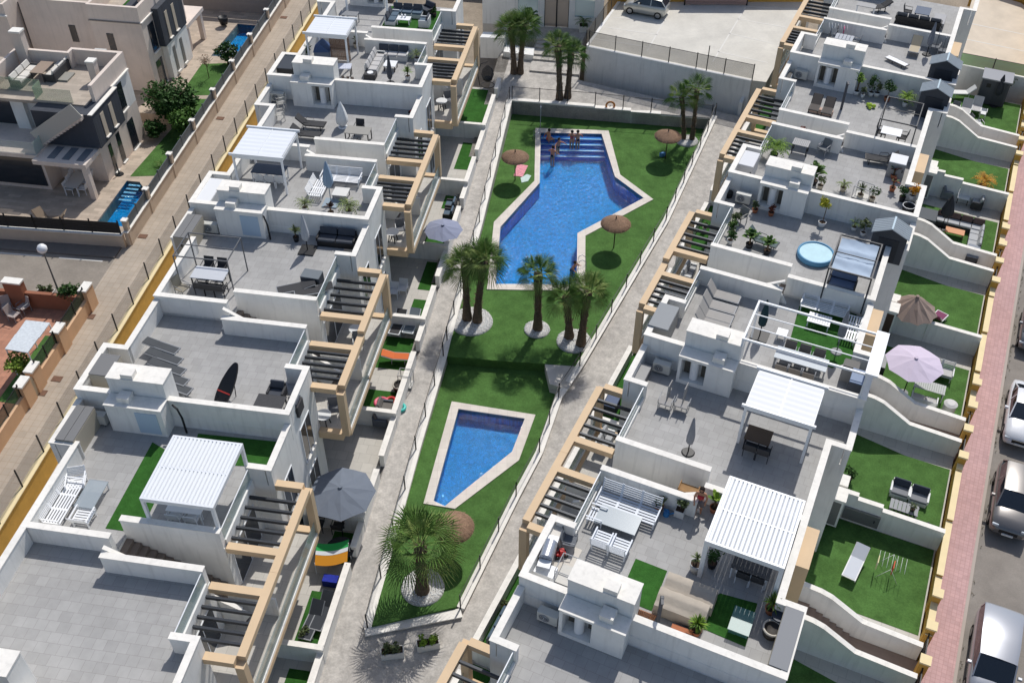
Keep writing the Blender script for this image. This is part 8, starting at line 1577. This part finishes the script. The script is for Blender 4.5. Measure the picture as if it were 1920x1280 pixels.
# fifth: lilac parasol
p = PGz((1706, 704), 0); put('lilac', parasol(1.52, (206, 194, 212), 8, 2.2, .42), (p.x, p.y, G(p.y) + .03), .3, 'large pale lilac parasol over the lawn', 'parasol')
gt(FR, 'slt_g', table(1.6, .75, .72, C('pale_slats', (178, 180, 178), .6), WW, slat=14), (1758, 690), .72, 0, 'pale slatted table at the edge of the lilac parasol', 'table', GZ)
for k, (a, b, r_) in enumerate(((1777, 662, 0), (1746, 716, 180))): gt(FR, 'bench_w', slat_sofa(2, .65, .7, WW, FAB, bh=.5), (a, b), .4, r_, 'white cushioned bench %s the pale slatted table' % ('beyond', 'on the near side of')[k], 'bench', GZ)
p = PGz((1788, 745), 0); mb = MB(); mb.cyl((0, 0), .33, 0, .85, 16); mb.cyl((0, 0), .36, .85, .93, 16, r2=.2); o = build('bin', mb, C('white_bin', (200, 198, 196), .6, noise=.06)); o.location = (p.x, p.y, G(p.y) + .03); tag(o, 'white covered round bin near the street wall', 'bin', GZ)
gt(FR, 'bbq2', storage(.75, 1.1, .95, C('bbq_black', (40, 42, 46), .5), C('bbq_steel_top', (86, 92, 98), .4), 2, name='barbecue'), (1662, 640), .95, 0, 'black barbecue left of the lilac parasol against the house', 'barbecue', GZ)
# sixth
for k, (a, b) in enumerate(((1702, 883), (1738, 896))): gt(FR, 'gac', sofa(1, .85, .8, WW, C('grey_seat_c', (128, 130, 134), .9), C('ink_cushion', (56, 62, 74), .9), name='armchair', legs=True), (a, b), .4, 0, 'white armchair with inky back cushion, %s of the pair' % ('left', 'right')[k], 'armchair', GZ)
gt(FR, 'gtt', table(1.35, .65, .45, C('grey_slat_tbl', (140, 142, 146), .6), WW, slat=7, name='coffee_table'), (1710, 917), .45, 0, 'grey coffee table between the pair of armchairs and the sofa', 'coffee table', GZ)
gt(FR, 'gcs', sofa(3, .78, .8, RAT, C('grey_seat_c', (128, 130, 134), .9), C('ink_cushion', (56, 62, 74), .9), bh=.4), (1706, 941), .5, 180, 'long sofa with its back to the stepped wall', 'sofa', GZ)
p = PGz((1724, 925), .45); put('tp', potted('bush', .4, .2, BLACK, .12, .16, LF5, 150, n=120, ls=.04), (p.x, p.y, G(p.y) + .48), 0, 'small plant in a black bowl on the grey coffee table', 'potted plant', PP)
gt(FR, 'bench_c', storage(1.7, .6, .85, C('cab_grey', (112, 112, 112), .7), C('cab_top', (134, 132, 128), .7), 1), (1633, 918), .85, 0, 'grey cabinet with cushions along the stepped wall', 'storage box', GZ)
p = PGz((1601, 868), 0); put('gb2', potted('bush', .7, .4, BLACK, .2, .25, LF3, 151, n=260), (p.x, p.y, G(p.y) + .03), 0, 'dark shrub at the house corner by the armchair lawn', 'potted plant', PP)
# near lawn
gt(FR, 'wl', lounger(C('white_sling', (200, 204, 212), .8), WW, 32, 2.0, .66), (1617, 1022), .36, -8, 'white sunlounger alone on the big near lawn', 'sun lounger', LG)
gt(FR, 'air2', airer(((C('cloth_cream', (224, 216, 170), .9), -.6), (C('cloth_red', (206, 96, 76), .9), .1))), (1688, 1020), .9, 0, 'white drying rack with red and cream cloths on the near lawn', 'drying rack', None)
# ---- pool side gardens of the left row
GL = 'furniture in the pool side gardens'
def scl(o, s): o.scale = (s, s, s); return o
p = PGz((637, 958), 0); gt(FL, 'greyp', parasol(1.62, (112, 120, 132), 8, 2.15, .5), (633, 884), 2.4, 15, 'large slate grey octagonal parasol beside the path', 'parasol')
gt(FL, 'bluep', parasol(1.2, (138, 144, 166), 8, 2.0, .38), (829, 392), 2.2, 10, 'smaller blue-grey parasol in the left row gardens', 'parasol')
gt(FL, 'gltab', table(1.4, .8, .72, BTX, BLACK), (615, 925), .72, 0, 'black table in the shade of the large slate parasol', 'table', GL)
for k, (a, b) in enumerate(((590, 945), (628, 950))): gt(FL, 'ch_b', chair(BTX, BLACK), (a, b), .5, 180, 'black chair under the large slate parasol, %s one' % ('left', 'right')[k], 'chair', GL)
def windbreak():
    r = root('windbreak')
    for k, (c, y0, y1, z0, z1) in enumerate((('cloth_green', 0, .42, 1.5, 1.35), ('cloth_white', -.24, 0, 1.35, 1.28), ('cloth_orange', -.75, -.25, 1.27, .95))):
        m_ = {'cloth_green': C('cloth_green', (44, 168, 82), .8), 'cloth_white': C('cloth_white2', (220, 224, 226), .8), 'cloth_orange': C('cloth_orange', (238, 160, 44), .8)}[c]
        mb = MB(); n = 10; vs = []
        for i in range(n + 1): x = -.95 + 1.9 * i / n; s_ = -.1 * sin(pi * i / n) + .12 * i / n; vs += [(x, y0 + s_ + .1 * i / n, z1 + s_), (x, y1 + s_ + .1 * i / n, z0 + s_)]
        mb.add(vs, [(2 * i, 2 * i + 2, 2 * i + 3, 2 * i + 1) for i in range(n)], True); B2('stripe_cloth', mb, m_, r)
    for x in (-.95, .95): mb = MB(); mb.bar((x, .4, 0), (x, .4, 1.6), .035); mb.bar((x, -.7, 0), (x, -.7, 1.1), .035); B2('post', mb, WFR, r)
    return r
gt(FL, 'windbreak', lambda: scl(windbreak(), .78), (616, 1000), 1.0, 8, 'green, white and orange striped shade cloth beside the path', 'shade cloth')
p = PGz((634, 1008), 0); put('dome', None if 0 else parasol(.7, (52, 54, 58), 12, .5, .25), (p.x, p.y, G(p.y) + .03), 0, 'dark open parasol behind the striped shade cloth', 'parasol')
mb = MB(); mb.box(-.35, -.2, .4, .35, .2, .44); mb.box(-.35, -.21, .05, .35, -.19, .42); o = build('beach_towel', mb, C('royal_blue_cloth', (34, 48, 150), .9, noise=.3, nscale=7)); p = PGz((613, 1052), .4); o.location = (p.x, p.y, G(p.y)); o.rotation_euler = (0, 0, -FL.az); tag(o, 'royal blue patterned towel below the striped shade cloth', 'towel')
mb = MB(); mb.box(-.35, -.2, 0, .35, .2, .39); o2 = build('low_crate', mb, BLACK); o2.location = o.location; o2.rotation_euler = o.rotation_euler; tag(o2, 'black crate beneath the royal blue towel', 'crate')
for k, (a, b) in enumerate(((579, 1130), (599, 1113))): gt(FL, 'gl_dk', lounger(C('ink_sling', (58, 62, 68), .85), GRYM, 38, 1.95, .62), (a, b), .38, -6, 'charcoal sunlounger in the walled garden by the path, %s one' % ('left', 'right')[k], 'sun lounger', LG)
p = PGz((566, 1165), 0); put('gb3', potted('bush', .6, .3, TER, .16, .2, LF5, 155, n=200), (p.x, p.y, G(p.y) + .03), 0, 'small shrub at the foot of the two charcoal sunloungers', 'potted plant', PP)
gt(FL, 'gsofa', sofa(2, .75, .8, C('bluegrey_rattan', (96, 102, 112), .8, noise=.2, nscale=30), C('taupe_seat', (112, 108, 104), .9)), (714, 738), .4, 90, 'grey-brown garden sofa beside pink and teal floats', 'sofa', GL)
def float_(m_, ro=.32, ri=.1):
    def f():
        r = root('pool_float'); mb = MB(); n, q_ = 24, 10; vs = []
        for i in range(n):
            a = 2 * pi * i / n
            for j in range(q_): b = 2 * pi * j / q_; w_ = ro + ri * cos(b); vs.append((w_ * cos(a), w_ * sin(a), ri + ri * sin(b)))
        mb.add(vs, [(i * q_ + j, ((i + 1) % n) * q_ + j, ((i + 1) % n) * q_ + (j + 1) % q_, i * q_ + (j + 1) % q_) for i in range(n) for j in range(q_)], True); B2('ring', mb, m_, r); return r
    return f
gt(FL, 'pinkf', float_(C('pink_vinyl', (226, 104, 130), .35)), (711, 721), .1, 0, 'pink ring float at the far end of the garden sofa', 'pool float')
gt(FL, 'redf', float_(C('red_vinyl', (206, 62, 66), .35), .25, .09), (729, 718), .1, 0, 'small red ring float beside the pink one', 'pool float')
gt(FL, 'tealf', float_(C('teal_vinyl', (70, 190, 180), .35), .25, .09), (746, 720), .5, 0, 'teal ring float leaning by the low garden wall', 'pool float')
gt(FL, 'bbq3', rack(.7, .6, .95, GRYM), (757, 668), .8, 0, 'cluttered metal trolley against the low wall by the path', 'trolley', GL)
p = PGz((746, 698), 0); put('bowl', barrel, (p.x, p.y, G(p.y) + .03), 0, 'dark round tub between the trolley and teal float', 'planter')
gt(FL, 'orl', lounger(C('orange_cloth', (206, 108, 60), .9), GRYM, 20, 1.6, .6), (738, 634), .36, 95, 'lounger with an orange cloth half under the balcony', 'sun lounger', LG)
for k, (a, b) in enumerate(((744, 573), (770, 571))): gt(FL, 'gl_pair%d' % k, lounger((BTX, C('slate_sling', (108, 118, 126), .85))[k], WFR, 35, 1.9, .66), (a, b), .36, -4, '%s sunlounger of the pair near the palms by the path' % ('dark', 'slate grey')[k], 'sun lounger', LG)
for k, (a, b) in enumerate(((735, 512), (752, 506))): gt(FL, 'ch_w4', chair(WTX, WFR), (a, b), .45, 0, 'white chair in the shade beneath the balcony, %s one' % ('left', 'right')[k], 'chair', GL)
for k, (a, b) in enumerate(((844, 350), (840, 367))): gt(FL, 'gch2', sofa(1, .7, .7, RAT, SL, name='armchair'), (a, b), .4, -90, 'slate armchair against the low wall above the blue-grey parasol, %s' % ('far', 'near')[k], 'armchair', GL)
def eggchair():
    r = root('hanging_chair'); mb = MB(); mb.tube([(.6, 0, .03), (.75, 0, 1.0), (.5, 0, 1.8), (0, 0, 1.95)], .03, 7); B2('stand', mb, BLACK, r); mb = MB(); mb.tube([(.5 * cos(a * pi / 10), .5 * sin(a * pi / 10), .03) for a in range(21)], .025, 6); B2('base_ring', mb, BLACK, r); mb = MB(); mb.lathe((0, 0, .9), [(.02, -.5), (.35, -.4), (.48, 0), (.38, .4), (.05, .75)], 16, True, -.6, pi + .6); B2('basket', mb, mixmat('basket_weave', (50, 50, 52), .7, .8), r); mb = MB(); mb.cyl((0, 0), .33, .52, .62, 16); B2('cushion', mb, FABD, r); return r
gt(FL, 'egg2', eggchair, (914, 118), .5, 200, 'black hanging egg chair at the far end of the left gardens', 'hanging chair')
# right row pool side clutter
gt(FR, 'bluecov', storage(.75, .9, .8, C('black_cov', (40, 44, 52), .7), C('blue_cov', (66, 84, 118), .6), 1, name='covered_barbecue'), (1150, 716), .8, 0, 'blue and black covered item between path and house', 'barbecue')
gt(FR, 'greybench', sofa(3, .6, .55, C('slate_bench', (86, 90, 94), .7), SL, arms=(0, 0)), (938, 1145), .35, 90, 'narrow slate bench behind the low wall at the bottom', 'bench')
for k, (a, b) in enumerate(((1224, 610), (948, 1110), (1326, 400))): p = PGz((a, b), 0); put('strip%d' % k, potted('bush', .5, .22, (TER, C('yellow_pot', (190, 160, 60), .6), WPOT)[k], .14, .22, (LF3, LF5, LF1)[k], 160 + k, n=140), (p.x, p.y, G(p.y) + .03), 0, 'small potted shrub behind the low wall of the right path, %s' % ('middle one', 'nearest one', 'farthest one')[k], 'potted plant', PP)
# balcony furniture seen through the frames
def bal(fr, key, fn, v, u, zf, rot, label, cat): return put(key, fn, fr.w(v, u, zf), -fr.az + radians(rot), label, cat, 'furniture on the first floor balconies')
for k, (u, R_, l) in enumerate(((30.6, 5.5, 'sunbed terrace'), (39.0, 5.72, 'metal gazebo terrace'), (44.6, 6.1, 'blue parasol terrace'), (51.5, 6.1, 'black lounger terrace'), (58.6, 6.7, 'corner sofa terrace'))):
    bal(FL, 'baltab', round_table(.38, .7, WW, BLACK), -14.0, u + (1.2 if k % 2 == 0 else -1.2), R_ - 3.12, 0, 'round white table on the balcony below the ' + l, 'table'); bal(FL, 'balch', chair(C('grey_sling2', (110, 112, 116), .8), WW), -13.7, u + (1.9 if k % 2 == 0 else -1.9), R_ - 3.12, 20, 'grey and white chair on the balcony below the ' + l, 'chair')
for k, (u, R_, l) in enumerate(((24.6, 5.1, 'barbecue terrace'), (31.6, 5.1, 'grey recliner terrace'), (38.4, 5.7, 'white beamed terrace'), (44.6, 5.92, 'paddling pool terrace'))):
    bal(FR, 'balsofa', sofa(2, .6, .6, WW, C('pale_cushion', (176, 178, 180), .9), name='sofa'), -9.4, u, R_ - 3.12, 90, 'pale balcony sofa under the slats beside the ' + l, 'sofa'); bal(FR, 'baltab2', table(.8, .8, .7, BTX, BLACK), -8.6, u + .9, R_ - 3.12, 0, 'dark balcony table under the slats beside the ' + l, 'table')
# ---- villa terraces
z = 5.5
ptz(FL, 'v_sofa', sofa(3, .8, .85, RAT, C('cream_pad', (214, 210, 202), .9)), (45, 138), z + .4, z, 90, 'dark rattan sofa with cream pads, left on the villa roof', 'sofa'); ptz(FL, 'v_sofa', None, (108, 128), z + .4, z, -90, 'dark rattan sofa with cream pads, right on the villa roof', 'sofa')
ptz(FL, 'v_t', table(.9, 1.6, .7, C('wood_taupe', (150, 132, 116), .7), RAT), (78, 126), z + .7, z, 0, 'taupe table between the two rattan sofas on the villa roof', 'table')
pt(FL, 'ac', ac_unit, (192, 110), z, 0, 'air conditioner in the back corner of the villa roof', 'air conditioner', AC)
mb = MB(); mb.box(-.35, -.55, 0, .35, .55, .12); o = build('roof_hatch', mb, C('hatch_grey', (150, 148, 140), .6)); o.location = P(125, 146, z); o.rotation_euler = (0, 0, -FL.az); tag(o, 'grey roof hatch right of the rattan sofa on the villa roof', 'hatch')
gz_ = zA
p = P(143, 336, gz_ + .74); put('v_tab', table(1.0, 1.9, .74, C('white_stone_top', (196, 196, 192), .5), WFR), (p.x, p.y, gz_), -FL.az, 'white dining table in the shade of the villa porch', 'table')
for k in range(3):
    for s_ in (0, 1): p = P((132, 156)[s_] + 6 * k, 352 - 12 * k, gz_ + .42); put('v_ch', chair(PLW, WFR), (p.x, p.y, gz_), -FL.az + radians((90, -90)[s_]), 'white chair at the villa porch table, %s on the %s' % (('nearest', 'middle', 'farthest')[k], ('left', 'right')[s_]), 'chair', CHR)
for k, (a, b, r_) in enumerate(((82, 411, 60), (108, 412, -75))): p = P(a, b, gz_ + .3); put('v_l', lounger(C('taupe_wood_sling', (140, 124, 106), .9), C('taupe_frame', (120, 106, 90), .8), 45, 1.7, .65), (p.x, p.y, gz_), -FL.az + radians(r_), 'taupe wooden lounger above the side road wall, %s one' % ('left', 'right')[k], 'sun lounger', LG)
pt(FL, 'v_base', lambda: parasol_closed((70, 70, 72), .9, 'round', .05)(), (224, 327), gz_, 0, 'bare parasol stand on the villa paving by the pool', 'parasol stand')
for k, (a, b, hh, rad_, fl_, l) in enumerate(((322, 222, 3.2, 2.1, None, 'dense dark green tree between the two villas'), (350, 250, 2.2, 1.15, None, 'smaller leafy tree right of the dense one by the slat fence'), (430, 128, 1.8, .95, (PLW, 90), 'shrub with white flowers beside the teal pool'), (292, 250, 1.2, .8, None, 'low dark shrub at the left foot of the dense tree'))):
    p = P(a, b, .5); put('vt%d' % k, tree(hh, rad_, LF3 if k != 1 else leafmat('mid_leaf', (74, 108, 40)), int(1500 * rad_ ** 2), .12, 200 + k, fl_), (p.x, p.y, .3 if k != 2 else .8), 0, l, 'tree')
p = P(303, 312, .15); put('vpl', potted('feather', .7, .5, TER, .15, .2, LF1, 210, n=16, pots=False), (p.x, p.y, .15), 0, 'small palm seedling at the near end of the villa lawn', 'plant')
p = P(392, 146, .85)
def bare():
    r = root('young_tree'); rnd = random.Random(4); mb = MB(); mb.tube([(0, 0, 0), (0, 0, 1.1)], .03, 6)
    for k in range(9): a = k * .7; mb.tube([(0, 0, .8 + .03 * k), (.35 * cos(a), .35 * sin(a), 1.4 + .05 * k), (.6 * cos(a), .6 * sin(a), 1.6)], .012, 4)
    B2('trunk', mb, BARK, r); mb = MB(); bush(mb, rnd, (0, 0, 1.5), .65, 160, .05, .5); B2('crown', mb, C('sparse_leaf', (120, 92, 66), .8), r); return r
put('bare', bare, (p.x, p.y, .84), 0, 'sparse young tree on the lawn below the teal pool', 'tree')
mb = MB(); mb.lathe((0, 0, 0), [(0, 0), (.3, 0), (.42, .6), (.36, .6), (.3, .5), (0, .5)], 20); o = build('pot', mb, BLACK); o.location = P(420, 45, 1.0); tag(o, 'big black pot at the far end of the teal pool', 'pot')
# terracotta garden
zt = FLg(-32, 33) + .03
q = [P(a, b, zt + 2.0) for a, b in ((49, 601), (94, 606), (52, 661), (9, 654))]; c = sum(q, Vector()) / 4
def canopy():
    r = root('shade_canopy'); m_ = mat('mottled_white_sheet', (206, 212, 216), .7, noise=.13, nscale=7); L_ = [p - Vector((c.x, c.y, zt)) for p in q]
    mid = lambda a, b: (a + b) / 2
    for (a, b, d_, e) in ((L_[0], L_[1], mid(L_[1], L_[2]), mid(L_[0], L_[3])), (mid(L_[0], L_[3]), mid(L_[1], L_[2]), L_[2], L_[3])):
        mb = MB(); dv_ = Vector((0, 0, .05)); mb.add([a + dv_, b + dv_, d_ + dv_ * .2, e + dv_ * .2, a, b, d_ - dv_, e - dv_], [(0, 3, 2, 1), (4, 5, 6, 7), (0, 1, 5, 4), (1, 2, 6, 5), (2, 3, 7, 6), (3, 0, 4, 7)]); B2('roof_sheet', mb, m_, r)
    for p_ in L_: mb = MB(); mb.bar((p_.x * .96, p_.y * .96, 0), (p_.x * .96, p_.y * .96, 1.94), .05); B2('post', mb, WFR, r)
    return r
put('canopy', canopy, (c.x, c.y, zt), 0, 'mottled white two-sheet shade canopy in the terracotta garden', 'canopy')
for k, (a, b, r_) in enumerate(((12, 575, 20), (44, 575, -30), (26, 590, 70))): p = P(a, b, zt + .4); put('tch', chair(C('pinkish_sling', (176, 164, 158), .85), GRYM, high=1.0), (p.x, p.y, zt), radians(r_), 'worn garden chair stacked near the terracotta wall, %s one' % ('left', 'right', 'front')[k], 'chair', CHR)
p = P(45, 712, zt); put('tsh', tree(1.9, .75, leafmat('yellow_green_leaf', (118, 140, 52)), 900, .09, 220), (p.x, p.y, zt), 0, 'yellow-green shrub beside the letter panel', 'shrub')
p = P(140, 575, zt); put('tsh2', tree(1.7, .8, LF3, 900, .09, 221), (p.x, p.y, zt), 0, 'dark shrub behind the peach corner pier', 'shrub')
p = P(95, 566, zt); put('hedge', trough(LF5, 9), (p.x, p.y, zt + .5), -FL.az, 'hedge planter behind the terracotta wall', 'planter')
# lamps on the walls
def wl_(fr, px, z, l): v, u, _ = fr.p(*px, z); mb = MB(); mb.box(-.07, -.1, -.08, .07, 0, .08); o = build('wall_lamp', mb, C('lamp_grey', (120, 122, 126), .5)); o.location = fr.w(v, u, z); o.rotation_euler = (0, 0, -fr.az); tag(o, l, 'lamp', 'small square wall lamps on the parapets')
# slender weeds along the kerb of the pink sidewalk
rnd = random.Random(12); mb = MB()
for k in range(70):
    u = rnd.uniform(20, 62); g = FRg(8.3, u); v = 8.3 + rnd.uniform(-.03, .12)
    for j in range(7): a = rnd.random() * 6.28; l = rnd.uniform(.04, .13); mb.add([(v, u, g - .1), (v + .02, u, g - .1), (v + l * cos(a), u + l * sin(a), g - .08 + rnd.uniform(.02, .1))], [(0, 1, 2)])
o = build('weeds', mb, C('dry_weed', (110, 104, 66), .9)); o.rotation_euler = (0, 0, -FR.az); tag(o, 'dry weeds along the road kerb', 'weeds', None, 'stuff')
